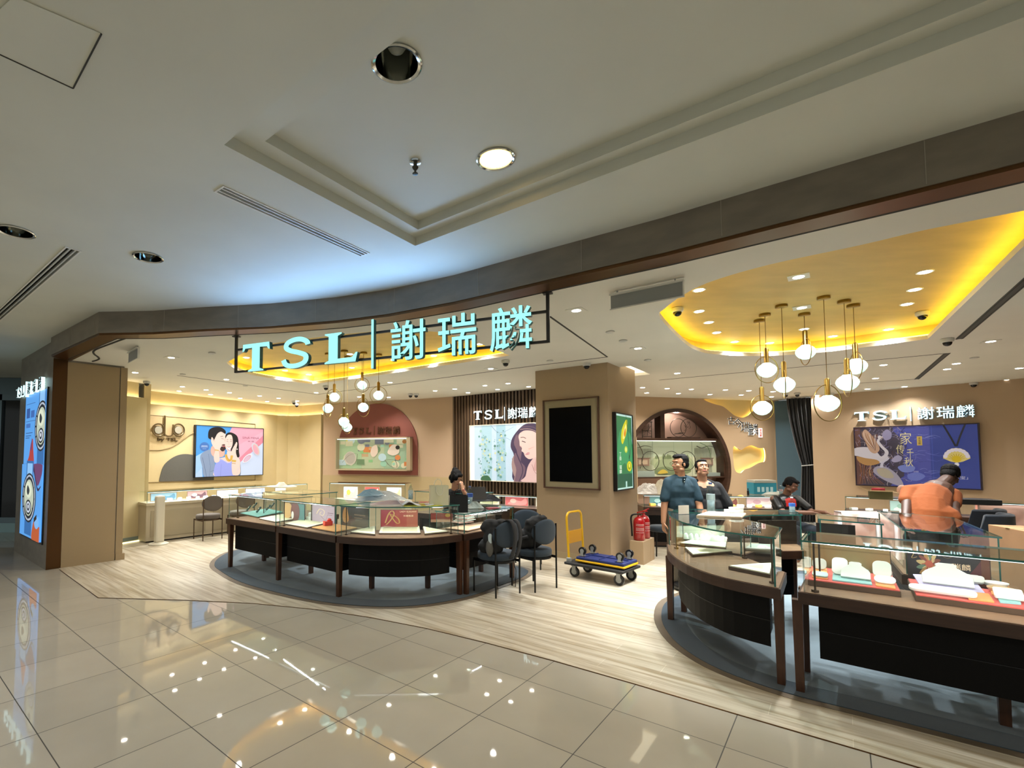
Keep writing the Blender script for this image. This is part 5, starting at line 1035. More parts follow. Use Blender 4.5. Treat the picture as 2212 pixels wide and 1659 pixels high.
# tufted sofas
M_pink = mat('blush_velvet', '#c7a294', .8, sheen=.5)
def sofa(lab, p, ang, w, h=.92):
    t = thing('sofa', lab, 'sofa', (0, 0, 0)); nx, nz = 60, 20; mb = MB()
    for s_ in (0, 1):
        for j in range(nz+1):
            for i in range(nx+1):
                x = -w/2+w*i/nx; z = .38+(h-.38)*j/nz; u_ = (x/.17); v_ = (z/.17); d = abs(sin(pi*(u_+v_)/2))*abs(sin(pi*(u_-v_)/2)); e_ = min(1, (nz-j)/3, (i)/3+.2, (nx-i)/3+.2)
                y = (-.02-.035*d**.5)*e_-.03 if s_ == 0 else .12
                mb.v.append(Vector((x, y, z)))
    for s_ in (0, 1):
        b0 = s_*(nx+1)*(nz+1)
        for j in range(nz):
            for i in range(nx): q_ = b0+j*(nx+1)+i; f_ = (q_, q_+1, q_+nx+2, q_+nx+1); mb.f.append(f_ if s_ == 0 else f_[::-1]); mb.m.append(0)
    N = (nx+1)*(nz+1)
    for i in range(nx): q_ = nz*(nx+1)+i; mb.f.append((q_, q_+1, N+q_+1, N+q_)); mb.m.append(0)
    for j in range(nz):
        q_ = j*(nx+1); mb.f.append((q_+nx+1, q_, N+q_, N+q_+nx+1)); q_ += nx; mb.f.append((q_, q_+nx+1, N+q_+nx+1, N+q_)); mb.m += [0, 0]
    mb.build('backrest', M_pink, t, 'all')
    mb = MB()
    for i in range(int(w/.17)):
        for j in range(3):
            x = -w/2+.17*(i+.5+.5*(j % 2)); z = .51+.17*j*.85
            if x < w/2-.05: mb.ell((x, -.035, z), .012, n=8)
    mb.build('button', mat('blush_button', '#b08d80', .7), t, True)
    mb = MB(); mb.box((0, -.32, .33), (w, .62, .22)); mb.build('seat', M_pink, t, bevel=.04)
    for sx in (-1, 1):
        for y in (-.58, .05): MB().tube([(sx*(w/2-.08), y, .23), (sx*(w/2-.08), y, 0)], .02, 8).build('leg', M_metb, t, True)
    t.location = (p[0], p[1], .003); t.rotation_euler = (0, 0, ang); return t
sofa('blush pink button-tufted sofa at the right edge', (8.25, 6.1), -.72, 1.8, .97)
sofa('blush pink tufted sofa mostly hidden left of the man in orange', (5.6, 6.2), -.2, .62, .93)
# cardboard cartons
M_card = mat('cardboard', '#9a7450', .8, noise=.12, nscale=5)
def carton(lab, c, u, w, d, h, z0=.003, flaps=False, col=None):
    v_ = Vector((-u.y, u.x, 0)); t = thing('cardboard_box', lab, 'box', (c[0], c[1], z0)); ang = math.atan2(u.y, u.x); m = col or M_card
    if not flaps: MB().box((c[0], c[1], z0+h/2), (w, d, h), ang).build('carton', m, t, bevel=.004)
    else:
        mb = MB(); C_ = Vector((c[0], c[1], z0))
        for s_ in (-1, 1): mb.box(C_+u*s_*(w/2)+UP*h/2, (.004, d, h), ang); mb.box(C_+v_*s_*(d/2)+UP*h/2, (w, .004, h), ang)
        mb.box(C_+UP*.003, (w, d, .005), ang); mb.build('carton', m, t)
        mb = MB()
        for s_, tl in ((-1, .35), (1, -.15)):
            a = C_+u*s_*w/2+UP*h; b = a+u*s_*.12+UP*tl*.2; mb.add([a-v_*d/2, a+v_*d/2, b+v_*d/2, b-v_*d/2], [(0, 1, 2, 3)])
        a = C_-v_*d/2+UP*h; b = a-v_*.12+UP*.02; mb.add([a-u*w/2, a+u*w/2, b+u*w/2, b-u*w/2], [(0, 1, 2, 3)]); o = mb.build('flap', mat('card_inside', '#d2bc94', .8), t); s_ = o.modifiers.new('s', 'SOLIDIFY'); s_.thickness = .004
    return t
t = carton('large brown carton at the right edge before the pink sofa', (5.62, 4.42), Vector((.93, -.36, 0)).normalized(), .55, .5, .98)
f_ = Fr((5.2, 4.6), (5.75, 4.38)); MB().box((5.62, 4.42, .984), (.56, .05, .002), math.atan2(-.36, .93)).build('tape', mat('tape', '#c9ab7c', .3), t)
# extinguisher box and extinguishers
c = Vector((3.28, 7.40, 0)); t = thing('plinth_box', 'low beige box beside the pillar carrying two fire extinguishers', 'box', (c.x, c.y, .003))
mb = MB(); q_ = [c, c+DB*.2, c+DB*.2+DA*.36, c+DA*.36]; mb.prism([(p.x, p.y) for p in q_], .003, .345); mb.build('front_box', mat('box_beige2', '#a48c6c', .6), t, bevel=.004)
mb = MB(); q_ = [c+DA*.37, c+DB*.2+DA*.37, c+DB*.2+DA*.56, c+DA*.56]; mb.prism([(p.x, p.y) for p in q_], .003, .345); mb.build('rear_box', mat('box_beige2', '#a48c6c', .6), t, bevel=.004)
M_red = mat('extinguisher_red', '#a01016', .22, coat=.5)
def exting(x, y, z, lab, rz):
    t = thing('fire_extinguisher', lab, 'fire extinguisher', (0, 0, 0)); r = .083
    MB().lathe([(r*.9, 0), (r, .015), (r, .27), (r*.95, .30), (r*.75, .335), (r*.4, .355), (.022, .36), (.022, .385)], (0, 0, 0), 32).build('cylinder', M_red, t, 'all')
    mb = MB(); f2 = Fr((-.08, -r-.0), (.08, -r)); 
    for i in range(26):
        a0 = -.6+.0; 
    for k_, zz in enumerate((.12, .15, .17, .19, .225, .245)):
        n = 10+k_*1
        for i in range(n):
            a = -pi/2-.75+1.5*i/n; w = .006
            for ww in ((a, a+.09),): mb.add([(cos(ww[0])*(r+.001), sin(ww[0])*(r+.001), zz), (cos(ww[1])*(r+.001), sin(ww[1])*(r+.001), zz), (cos(ww[1])*(r+.001), sin(ww[1])*(r+.001), zz+.007), (cos(ww[0])*(r+.001), sin(ww[0])*(r+.001), zz+.007)], [(0, 1, 2, 3)])
    mb.build('printed_text', mat('label_pale', '#d8b9b4', .5), t)
    MB().tube([(0, 0, .38), (0, 0, .42)], .017, 10).build('valve', mat('valve_metal', '#8a7a5a', .3, metal=.8), t, True)
    MB().box((.045, 0, .44), (.15, .018, .012), R=Matrix.Rotation(-.22, 3, 'Y')).build('handle', M_red, t); MB().box((.03, 0, .415), (.11, .018, .01)).build('lever', M_red, t)
    MB().tube(crom([(-.02, 0, .40), (-.09, 0, .385), (-.115, 0, .33), (-.108, 0, .2), (-.104, 0, .06)], 6, False), .013, 10).build('hose', M_black, t, True)
    MB().tube([(.0, -.02, .40), (0, -.035, .40)], .014, 12).build('gauge', M_chrome, t, True)
    t.location = (x, y, z); t.rotation_euler = (0, 0, rz); return t
p1 = c+DB*.1+DA*.14; p2 = c+DB*.1+DA*.40
e_ = exting(p1.x, p1.y, .346, 'front red fire extinguisher with black hose on the beige box', -.2); dup(e_, (p2.x, p2.y, .346), 'rear red fire extinguisher on the beige box, half hidden', .5)
# stool
t = thing('stool', 'round dark padded stool behind the fire extinguishers', 'stool', (3.92, 8.12, .003))
MB().lathe([(.2, .40), (.215, .42), (.215, .46), (.19, .485), (.01, .49)], (3.92, 8.12, 0), 36).build('seat', M_fabd, t, 'all')
for a in (.6, 2.2, 3.7, 5.3): MB().tube([(3.92+.16*cos(a), 8.12+.16*sin(a), .41), (3.92+.18*cos(a), 8.12+.18*sin(a), .003)], .011, 8).build('leg', M_metb, t, True)
# trolleys
o_ = Vector((1.90, 6.72, 0)); tu = Vector((.69, -.724, 0)); tv = Vector((.724, .69, 0)); tang = math.atan2(tu.y, tu.x)
t = thing('platform_trolley', 'black platform trolley with upright yellow handle by the pillar', 'trolley', (o_.x+tu.x*.4+tv.x*.25, o_.y+tu.y*.4+tv.y*.25, .003))
cc_ = o_+tu*.4+tv*.26
MB().box(cc_+UP*.185, (.82, .54, .035), tang).build('deck', mat('trolley_black', '#1a1a1a', .55), t, bevel=.012)
M_yel = mat('trolley_yellow', '#d9a80f', .35)
def hp_(a, b, z): return o_+tu*a+tv*b+UP*z
mb = MB(); H_ = .88; mb.tube([hp_(.03, .06, .2), hp_(.0, .06, H_-.1)]+[hp_(-.0, .06+.08*(1-cos(q_)), H_-.1+.08*sin(q_)) for q_ in [pi/2*i/6 for i in range(1, 7)]]+[hp_(0, .38+.08*cos(q_), H_-.1+.08*sin(q_)) for q_ in [pi/2-pi/2*i/6 for i in range(0, 7)]]+[hp_(0, .46, H_-.1), hp_(.03, .46, .2)], .0155, 10); mb.build('handle', M_yel, t, True)
mb = MB(); mb.box(hp_(.01, .26, .52), (.012, .40, .17), tang); mb.build('handle_plate', mat('trolley_yellow2', '#c98f0c', .4), t)
for b in (.06, .46): MB().box(hp_(.03, b, .225), (.06, .05, .06), tang).build('bracket', M_grey, t, bevel=.01)
def wheel(pt_, r, ax, parent, up=-1, mt=M_black):
    R_ = ax.to_track_quat('Z', 'Y').to_matrix()
    o = MB().lathe([(r*.55, -.016), (r*.95, -.018), (r, -.012), (r, .012), (r*.95, .018), (r*.55, .016)], pt_, 28, R=R_).build('wheel', mt, parent, True)
    h = MB().lathe([(.008, -.019), (r*.55, -.017), (r*.55, .017), (.008, .019)], pt_, 20, R=R_); h.build('hub', M_grey, o, True) if False else h.build('hub', M_grey, parent, True)
    mb = MB()
    for s_ in (-1, 1): mb.box(pt_+ax*s_*.024+UP*(-up)*r*.55, (.003, r*.8, r*1.3), math.atan2(ax.y, ax.x))
    mb.box(pt_+UP*(-up)*r*1.18, (.07, .06, .006), math.atan2(ax.y, ax.x)); mb.build('caster_fork', M_grey, parent)
for a, b in ((.1, .08), (.1, .44), (.72, .08), (.72, .44)): wheel(hp_(a, b, .071), .068, tv, t)
t = thing('folded_trolley', 'blue folded trolley with yellow rim lying wheels up on the black trolley', 'trolley', hp_(.45, .26, .203))
MB().box(hp_(.46, .27, .232), (.68, .43, .03), tang).build('rim', M_yel, t, bevel=.012); MB().box(hp_(.46, .27, .262), (.66, .41, .045), tang).build('deck', mat('trolley_blue', '#17265c', .45), t, bevel=.014)
mb = MB()
for a in (.25, .46, .67): mb.box(hp_(a, .27, .288), (.012, .38, .012), tang)
mb.box(hp_(.46, .27, .288), (.6, .012, .012), tang); mb.build('rib', mat('trolley_blue', '#17265c', .45), t)
for a, b in ((.2, .12), (.2, .4), (.72, .12), (.72, .4)): wheel(hp_(a, b, .36), .052, tv, t, up=1)
# slim stand by the counter
p = P(343, 1176, 0); t = thing('floor_stand', 'slim off-white floor stand at the left end of the cream counter', 'stand', (p.x, p.y, .003))
MB().box((p.x, p.y, .47), (.16, .12, .86), math.atan2(DA.y, DA.x)).build('body', mat('off_white', '#cdc6b2', .4), t, bevel=.03); MB().lathe([(.17, .003), (.17, .02), (.12, .04), (.05, .05)], (p.x, p.y, 0), 28).build('foot', mat('off_white', '#cdc6b2', .4), t, True)
# ---------------------------------------------------------------- trays and jewellery stands
def pl(p_): return (p_.x, p_.y)
M_tcr = mat('cream_leatherette', '#e6e2c8', .6); M_tbr = mat('tray_walnut', '#4a3524', .5); M_wht = mat('white_leatherette', '#dfe0d4', .5, bump=.1, bscale=200)
def tray(lab, px, z=.722, hb=.012, ht=.008, top=None, base=None, inset=.006, name='display_tray', pattern=None):
    poly = [pl(P(x, y, z+hb+ht)) for x, y in px]; c = sum((Vector(q) for q in poly), Vector((0, 0)))/len(poly); t = thing(name, lab, 'tray', (c.x, c.y, z))
    MB().prism(poly, z, z+hb).build('base', base or M_tbr, t, bevel=.002); MB().prism(offset_poly(poly, -inset), z+hb, z+hb+ht).build('pad', top or M_tcr, t, bevel=.002)
    if pattern: MB().prism([(c.x+(q[0]-c.x)*pattern, c.y+(q[1]-c.y)*pattern) for q in poly], z+hb+ht, z+hb+ht+.001).build('inlay', mat('inlay', '#c9c6a0', .6), t)
    return t
def pad(lab, px, py, w, h, th, z, tilt=.6, m=None, name='jewellery_pad', rnd=.35, dirv=None, shape=None, cat='jewellery stand'):
    "a rounded pad leaning back, bottom edge centred on the pixel at height z"
    b = P(px, py, z); d = dirv or Vector((dR.x, dR.y, 0)); n_ = Vector((-d.y, d.x, 0)); n_ = n_ if n_.dot(b) > 0 else -n_
    up_ = (UP*cos(tilt)+n_*sin(tilt)); fw = up_.cross(d).normalized(); t = thing(name, lab, cat, b)
    if shape is None:
        r = min(w, h)*rnd; out = []
        for cx, cy, a0 in ((w/2-r, r, -pi/2), (w/2-r, h-r, 0), (-w/2+r, h-r, pi/2), (-w/2+r, r, pi)): out += [(cx+r*cos(a0+pi/2*i/5), cy+r*sin(a0+pi/2*i/5)) for i in range(6)]
    else: out = [(x*w, y*h) for x, y in shape]
    mb = MB(); n = len(out); nn = -fw if fw.dot(-b) < 0 else fw
    vs = [b+d*x+up_*y for x, y in out]+[b+d*x+up_*y-nn*th for x, y in out]
    lift = -min(v.z for v in vs)+z+.0005; vs = [v+UP*lift for v in vs]
    mb.add(vs, [tuple(range(n)), tuple(range(2*n-1, n-1, -1))]+[(i, n+i, n+(i+1) % n, (i+1) % n) for i in range(n)]); mb.build('pad', m or M_wht, t, bevel=.003)
    return t, b, d, up_, nn
BUST = [(-.5, 0), (-.5, .42), (-.42, .58), (-.2, .82), (-.22, .93), (-.14, 1), (.14, 1), (.22, .93), (.2, .82), (.42, .58), (.5, .42), (.5, 0)]
# left island
tray('teal glass-edged tray with watches and straps in the leftmost case', [(518, 1108), (557, 1116), (611, 1105), (576, 1098)], top=mat('teal_pad', '#5f9a92', .4))
for i, (x, y, w) in enumerate([(531, 1105, 'leftmost'), (553, 1108, 'second from left'), (545, 1098, 'rear left'), (574, 1103, 'front right'), (583, 1098, 'rear right')]):
    tt, b, d, u_, nn = pad('small dark watch stand in the teal tray, '+w, x, y, .035, .11, .02, .743, .75, mat('watch_dark', '#20403f', .3), 'watch_stand', .2)
    mb = MB(); mb.lathe([(.002, .002), (.016, .003), (.017, .008), (.01, .012)], b+u_*.07+nn*.004, 16, R=nn.to_track_quat('Z', 'Y').to_matrix()); mb.build('watch_face', M_chrome, tt, True)
tray('cream jewellery tray at the right of the leftmost case', [(560, 1119), (596, 1126.5), (655, 1117), (612, 1110)], pattern=.8)
tray('cream jewellery tray in the middle straight case', [(615, 1130), (664, 1138.5), (708, 1128), (655, 1121)], pattern=.8)
tray('brown tray with a red box in the middle straight case', [(672, 1139), (724, 1148.5), (772, 1139), (716, 1130)], top=mat('tan_pad', '#c08a4c', .5), pattern=None)
tt = thing('gift_box', 'small glossy red box with bow on the brown tray', 'box', P(708, 1135, .743)); b = P(708, 1135, .743)
MB().box(b+UP*.03, (.11, .08, .06), .6).build('box', mat('box_red', '#b5210f', .25), tt, bevel=.008); MB().ell(b+UP*.07+Vector((.02, 0, 0)), (.03, .02, .022)).build('bow', mat('box_red', '#b5210f', .25), tt, True)
for x, y, w in ((672, 1122, .08), (676, 1116, .06), (700, 1125, .07)):
    b = P(x, y, .744); t = thing('ring_stand', 'small white stepped ring stand at pixel order %s in the middle case' % ('at the left front' if x == 672 else ('at the left rear' if x < 690 else 'at the right')), 'jewellery stand', b); t['label'] = t['label'].replace('at pixel order ', '')
    MB().box(b+UP*.02, (w*1.5, w*1.2, .04), .7).build('base', M_wht, t, bevel=.004); MB().lathe([(w*.5, 0), (w*.5, .05), (w*.3, .06)], b+UP*.04, 20).build('post', M_wht, t, True)
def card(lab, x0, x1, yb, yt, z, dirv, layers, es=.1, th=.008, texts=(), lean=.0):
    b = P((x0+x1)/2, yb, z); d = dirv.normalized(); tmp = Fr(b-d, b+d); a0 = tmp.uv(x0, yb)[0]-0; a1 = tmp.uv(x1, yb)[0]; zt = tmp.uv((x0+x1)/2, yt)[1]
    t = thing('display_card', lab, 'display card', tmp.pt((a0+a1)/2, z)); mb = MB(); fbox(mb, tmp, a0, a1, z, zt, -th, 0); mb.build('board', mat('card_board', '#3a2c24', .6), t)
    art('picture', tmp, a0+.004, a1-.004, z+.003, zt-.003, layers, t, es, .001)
    if texts:
        mb = MB()
        for body, x, y, h, w in texts: text(mb, tmp, body, a0+(a1-a0)*x, z+(zt-z)*y, h*(zt-z), w*(a1-a0), .0005, .001+.0004*len(layers)+.0005)
        mb.build('lettering', mat('card_text', '#f2d2a8', .5, es=.1), t)
    return t
card('brown and teal display card with an oval and a drop in the leftmost case', 614, 658, 1124, 1087, .722, -DB, [(rect(0, 0, 1, 1), '#5f8f8a'), (rect(0, 0, .45, 1), '#6b4a3c'), (circ(.12, .55, .3, .5), '#d3a56a'), (circ(.55, .5, .22, .6), '#7a4b46'), (circ(.42, .3, .06, .22), '#efe6dc')])
card('lilac display card with a swirl in the middle straight case', 674, 723, 1131, 1092, .722, -DB, [(rect(0, 0, 1, 1), '#b3a0a8'), (stroke([(.2, .5), (.35, .8), (.55, .7), (.5, .45), (.35, .5), (.42, .65)], .03, .02, 5), '#e6cf9c'), (stroke([(.4, .4), (.6, .2), (.7, .5)], .02, .01, 5), '#8d6b5e'), (rect(.7, .6, .95, .63), '#7a5a68'), (rect(.7, .5, .9, .52), '#7a5a68')])
card('dark display card with an orange pear shape in the curved case', 736, 796, 1138, 1096, .722, -DB, [(rect(0, 0, 1, 1), '#3d2b24'), (S([(.1, .2), (.2, .15), (.3, .3), (.28, .6), (.22, .95), (.12, .9), (.06, .5)]), '#c0803c'), (rect(.5, .6, .9, .66), '#8a6a50'), (rect(.5, .45, .8, .49), '#8a6a50')])
card('red display card with looping ring motif in the curved case', 822, 903, 1142, 1101, .722, Vector((1, 0, 0)), [(rect(0, 0, 1, 1), '#c64a38'), (rect(0, .0, .4, 1), '#b8303a'), (rect(.7, 0, 1, 1), '#d06a4a'), (rect(0, 0, 1, .04), '#e6a98a')]+[(stroke([(.12, .3), (.2, .75), (.3, .95), (.36, .8), (.3, .55), (.2, .3), (.14, .2)], .035, .035, 5), '#f0c06a'), (stroke([(.24, .8), (.3, .6), (.42, .3), (.5, .3), (.48, .5), (.36, .7), (.24, .75)], .035, .035, 5), '#eab35c')]+[(circ(.04+.03*i, .08+.05*hsh(i), .012, .02, 8), '#f6d3b8') for i in range(9)], .25, texts=[('LADY ELEGANT', .74, .9, .07, .44), ('优雅格调', .74, .68, .09, .26)])
tray('cream wedge tray at the left of the curved case', [(757, 1148), (811, 1153), (811, 1136), (806, 1136)], z=.722, hb=.015, pattern=.6)
tray('cream rectangular jewellery tray in the middle of the curved case', [(818, 1150), (909, 1150), (906, 1136), (823, 1136)], z=.722, hb=.015, pattern=.85)
tray('cream wedge tray at the right of the curved case', [(917, 1152), (968, 1147), (916, 1137), (913, 1137)], z=.722, hb=.015, pattern=.6)
tray('pinkish wooden tray in the lower case behind the chairs', [(1010, 1146), (1048, 1137), (1044, 1131), (962, 1140)], top=mat('pink_wood', '#c79a7c', .5))
t = thing('paper_pile', 'untidy pile of white papers and trays in the lower case', 'papers', P(1000, 1130, .723)); b = P(1003, 1128, .723)
for i in range(9): MB().box(b+Vector((.05*(hsh(i)-.5), .05*(hsh(i*2)-.5), .008+.014*i)), (.26-.01*i, .17, .010), .6+.5*hsh(i*5)).build('sheet', M_wht if i % 3 else mat('paper_pink', '#d9a99a', .6), t, bevel=.002)
for x0, x1, y0, y1, w in ((930, 978, 1128, 1108, 'red and gold'),): card('red decorated display card with gold tassel in the lower case', x0, x1, y0, y1, .722, Vector((1, .1, 0)), [(rect(0, 0, 1, 1), '#9a3a2c'), (rect(.0, .0, 1, .3), '#c98f6a'), (circ(.78, .75, .12, .2), '#c99a3c'), (stroke([(.9, .7), (.97, .3), (.98, .0)], .03), '#c0562c')])
# right island
tray('cream wedge tray at the far tip of the big curved case', [(1478, 1181), (1496, 1197), (1582, 1189), (1560, 1186)], hb=.02, pattern=.5)
tray('cream wedge tray with diamond inlay at the near end of the big curved case', [(1573, 1221), (1664, 1239), (1670, 1215), (1640, 1216)], hb=.025, pattern=.4)
M_rp = mat('coral_pad', '#c2493f', .55, noise=.1, nscale=60)
def rtray(lab, px):
    return tray(lab, px, z=.722, hb=.035, ht=.006, top=M_rp, inset=.004)
rtray('left coral tray of white jewellery stands in the long front case', [(1745, 1251), (1946, 1276), (1929, 1244), (1748, 1222)])
rtray('right coral tray of white jewellery stands in the long front case', [(1977, 1284), (2262, 1322), (2218, 1284), (1960, 1249)])
zt_ = .764
M_or = mat('orange_pad', '#d98a4c', .6); M_lil = mat('lilac_pad', '#a9a3c4', .6); M_tl = mat('teal_pad2', '#7fa8a4', .6)
def flat(lab, px, m, h=.008): 
    poly = [pl(P(x, y, zt_+h)) for x, y in px]; c = sum((Vector(q) for q in poly), Vector((0, 0)))/len(poly)
    return tag(MB().prism(poly, zt_, zt_+h).build('colour_block', m, None, bevel=.002, loc=(c.x, c.y, zt_)), lab, 'display block')
flat('orange block under a small teal pad, left end of the left coral tray', [(1754, 1246), (1788, 1250), (1786, 1228), (1756, 1225)], M_or); flat('pale block under the bust in the left coral tray', [(1798, 1252), (1884, 1262), (1876, 1231), (1800, 1222)], M_tl); flat('orange block at the right end of the left coral tray', [(1892, 1264), (1935, 1271), (1922, 1240), (1886, 1234)], M_or)
flat('orange and lilac block under the big bust in the right coral tray', [(1986, 1262), (2128, 1281), (2098, 1244), (1972, 1240)], M_lil); flat('orange square block at the front of the right coral tray', [(2092, 1293), (2148, 1300), (2136, 1282), (2086, 1277)], M_or); flat('orange block under the round bowls in the right coral tray', [(2142, 1283), (2190, 1290), (2178, 1262), (2134, 1256)], M_or); flat('teal block at the right end of the right coral tray', [(2160, 1300), (2206, 1304), (2198, 1280), (2146, 1274)], M_tl)
z2 = zt_+.0085
pad('white rounded pad at the far left of the left coral tray', 1770, 1231, .085, .085, .014, z2, .45); pad('small pale teal pad before the leftmost white pad', 1771, 1247, .09, .06, .012, z2, 1.2, mat('pale_teal', '#a8c4ba', .6))
pad('small white pad with ring, left of the bust', 1814, 1243, .09, .14, .014, z2, .7); pad('white necklace bust in the left coral tray', 1848, 1252, .16, .125, .02, z2, .65, name='necklace_bust', shape=BUST); pad('small white box-like pad behind the bust', 1860, 1222, .085, .035, .02, z2, .2); pad('tall white rounded pad at the right of the left coral tray', 1906, 1249, .10, .12, .016, z2, .5); pad('white leaf-shaped pad at the right of the left coral tray', 1912, 1262, .11, .07, .012, z2, 1.0, rnd=.45)
pad('large white necklace bust in the right coral tray', 2048, 1267, .24, .155, .022, z2, .6, name='necklace_bust', shape=BUST); pad('white box pad at the back of the right coral tray', 2094, 1249, .09, .04, .03, z2, .2); pad('white wide pad right of the large bust', 2100, 1262, .12, .05, .03, z2, .6)
pad('long boat-shaped white pad in the right coral tray', 2036, 1285, .30, .06, .02, z2, 1.2, rnd=.48); pad('square white pad at the right end', 2182, 1297, .12, .09, .02, z2, 1.1, rnd=.12)
for x, y, w in ((2150, 1261, 'rear'), (2162, 1273, 'front')):
    b = P(x, y, z2+.01); t = thing('ring_bowl', 'shallow oval bangle bowl in the right coral tray, the %s one' % w, 'jewellery stand', P(x, y, z2)); MB().lathe([(.05, 0), (.06, .012), (.062, .02), (.055, .02), (.045, .008)], (b.x, b.y, z2), 28).build('bowl', M_wht if w == 'rear' else mat('bowl_tan', '#c9a97c', .5), t, True)
fl = [(rect(0, 0, 1, 1), '#231c1e'), (S([(.55, 0), (.75, .3), (.9, .8), (1, 1), (1, 0)], 2), '#5a1f24'), (rect(.9, 0, 1, 1), '#6b3a24')]
for i in range(13):
    a = 2*pi*i/13; fl.append((S([(.27, .5), (.27+.1*cos(a-.25), .5+.32*sin(a-.25)), (.27+.17*cos(a), .5+.46*sin(a)), (.27+.1*cos(a+.25), .5+.32*sin(a+.25))], 3), ['#b98a4c', '#8a4a34', '#d9b878', '#6f8a6a'][i % 4])); fl.append((S([(.27, .5), (.27+.06*cos(a), .5+.2*sin(a)), (.27+.1*cos(a+.2), .5+.3*sin(a+.2))], 2), ['#c0503c', '#e0c890'][i % 2]))
fl += [(circ(.27, .55, .05, .12), '#c25a3c'), (stroke([(0, .95), (.08, .9), (.05, .7), (.12, .75)], .01, .01, 4), '#c9a766'), (stroke([(.4, .35), (.5, .3), (.55, .45)], .01, .01, 4), '#c9a766'), (stroke([(.42, .9), (.5, .8), (.58, .9)], .008, .008, 4), '#9a7a4c')]
card('dark red display card with gold flower at the back of the long front case', 1962, 2142, 1259, 1192, .722, Vector((dR.x, dR.y, 0)), fl, .15, texts=[('瑞麟', .66, .55, .2, .22)])
card('plain beige back board in the left part of the long front case', 1749, 1926, 1240, 1175, .722, Vector((dR.x, dR.y, 0)), [(rect(0, 0, 1, 1), '#b0905f'), (rect(0, .75, 1, .8), '#9c7d4f')], .05)
# tray with cones in the case behind
for w_, pxs in (('rear left', [(1468, 1172), (1568, 1182), (1572, 1160), (1530, 1155)]),): tray('white tray of ring cones seen through the curved case', pxs, z=.722, hb=.012, top=M_tcr)
for i in range(8):
    b = P(1482+11.5*i, 1164+.9*i, .744); t = thing('ring_cone', 'white ring cone in a row seen through the curved case', 'jewellery stand', b, 'ring cones behind the curved case'); MB().lathe([(.028, 0), (.026, .01), (.02, .04), (.012, .06), (.004, .065)], b, 16).build('cone', M_wht, t, True)
card('pale display card with sketch lines behind the ring cones', 1458, 1566, 1160, 1135, .73, Vector((1, .1, 0)), [(rect(0, 0, 1, 1), '#d6dcc4'), (rect(.1, .6, .7, .63), '#a9b09a'), (stroke([(.5, .5), (.6, .7), (.75, .3)], .01, .01, 4), '#8a9180')])
tray('grey-white tray with dark oval inside the case behind', [(1608, 1184), (1690, 1187), (1672, 1176), (1622, 1173)], z=.722, hb=.02, top=mat('grey_pad', '#8f9088', .6), pattern=.3)
for nm, pts, w in (('case_back_board', [(1662, 1182, 1124), ], ''),): pass
card('dark back board inside the case behind the curved one', 1640, 1722, 1175, 1124, .722, Vector((1, .0, 0)), [(rect(0, 0, 1, 1), '#241812')])
card('dark back board inside the narrow case', 1765, 1850, 1196, 1132, .722, -DB, [(rect(0, 0, 1, 1), '#1e140f')])
# ---------------------------------------------------------------- things on the glass tops
M_pl = mat('clear_plastic', '#e6eef0', .12, spec=.8); M_plb = glass_mat('bottle_plastic', (.80, .88, .90), 1.0, 1.9)
def bottle(lab, x, y, z, h, r, cap, label, lc2=None):
    b = P(x, y, z); t = thing('water_bottle', lab, 'bottle', b)
    MB().lathe([(r*.85, 0), (r, .01*h), (r, .2*h), (r*.93, .3*h), (r, .38*h), (r, .62*h), (r*.9, .70*h), (r*.6, .82*h), (r*.38, .90*h), (r*.36, .94*h)], b, 24).build('body', M_plb, t, 'all')
    MB().lathe([(r*.72, .003), (r*.88, .02*h), (r*.86, .5*h)], b, 16).build('water', mat('bottle_tint', '#aab7b9', .2), t, 'all') if h > .1 else None
    MB().lathe([(r*.42, .94*h), (r*.42, h)], b, 16).build('cap', cap, t, True)
    MB().lathe([(r*1.012, .40*h), (r*1.012, .60*h)], b, 24).build('label', label, t, True)
    return t
bottle('large clear water bottle with dark printed label on the right island', 1536, 1105, 1.071, .30, .04, mat('cap_blue', '#33507c', .4), mat('label_dark', '#8b9a98', .5))
bottle('small water bottle with blue label and white cap on the right island', 1711.5, 1107, 1.071, .155, .028, mat('cap_white', '#e6e6e6', .4), mat('label_blue', '#2f5fae', .4))
bottle('clear bottle with orange and blue label among the bags on the left island', 1015, 1089, 1.0, .24, .042, mat('cap_blue2', '#4a5f9a', .4), mat('label_blue2', '#3a5aa8', .4)).location.z += 0
bottle('small clear bottle with yellow cap behind the open catalogue', 887, 1079, 1.071, .20, .033, mat('cap_yellow', '#d9d39a', .4), mat('label_clear', '#b9c4bf', .3))
bottle('small bottle at the right end of the moon gate counter', 1687, 1069, .931, .17, .03, mat('cap_white', '#e6e6e6', .4), mat('label_red', '#b9a0a4', .4))
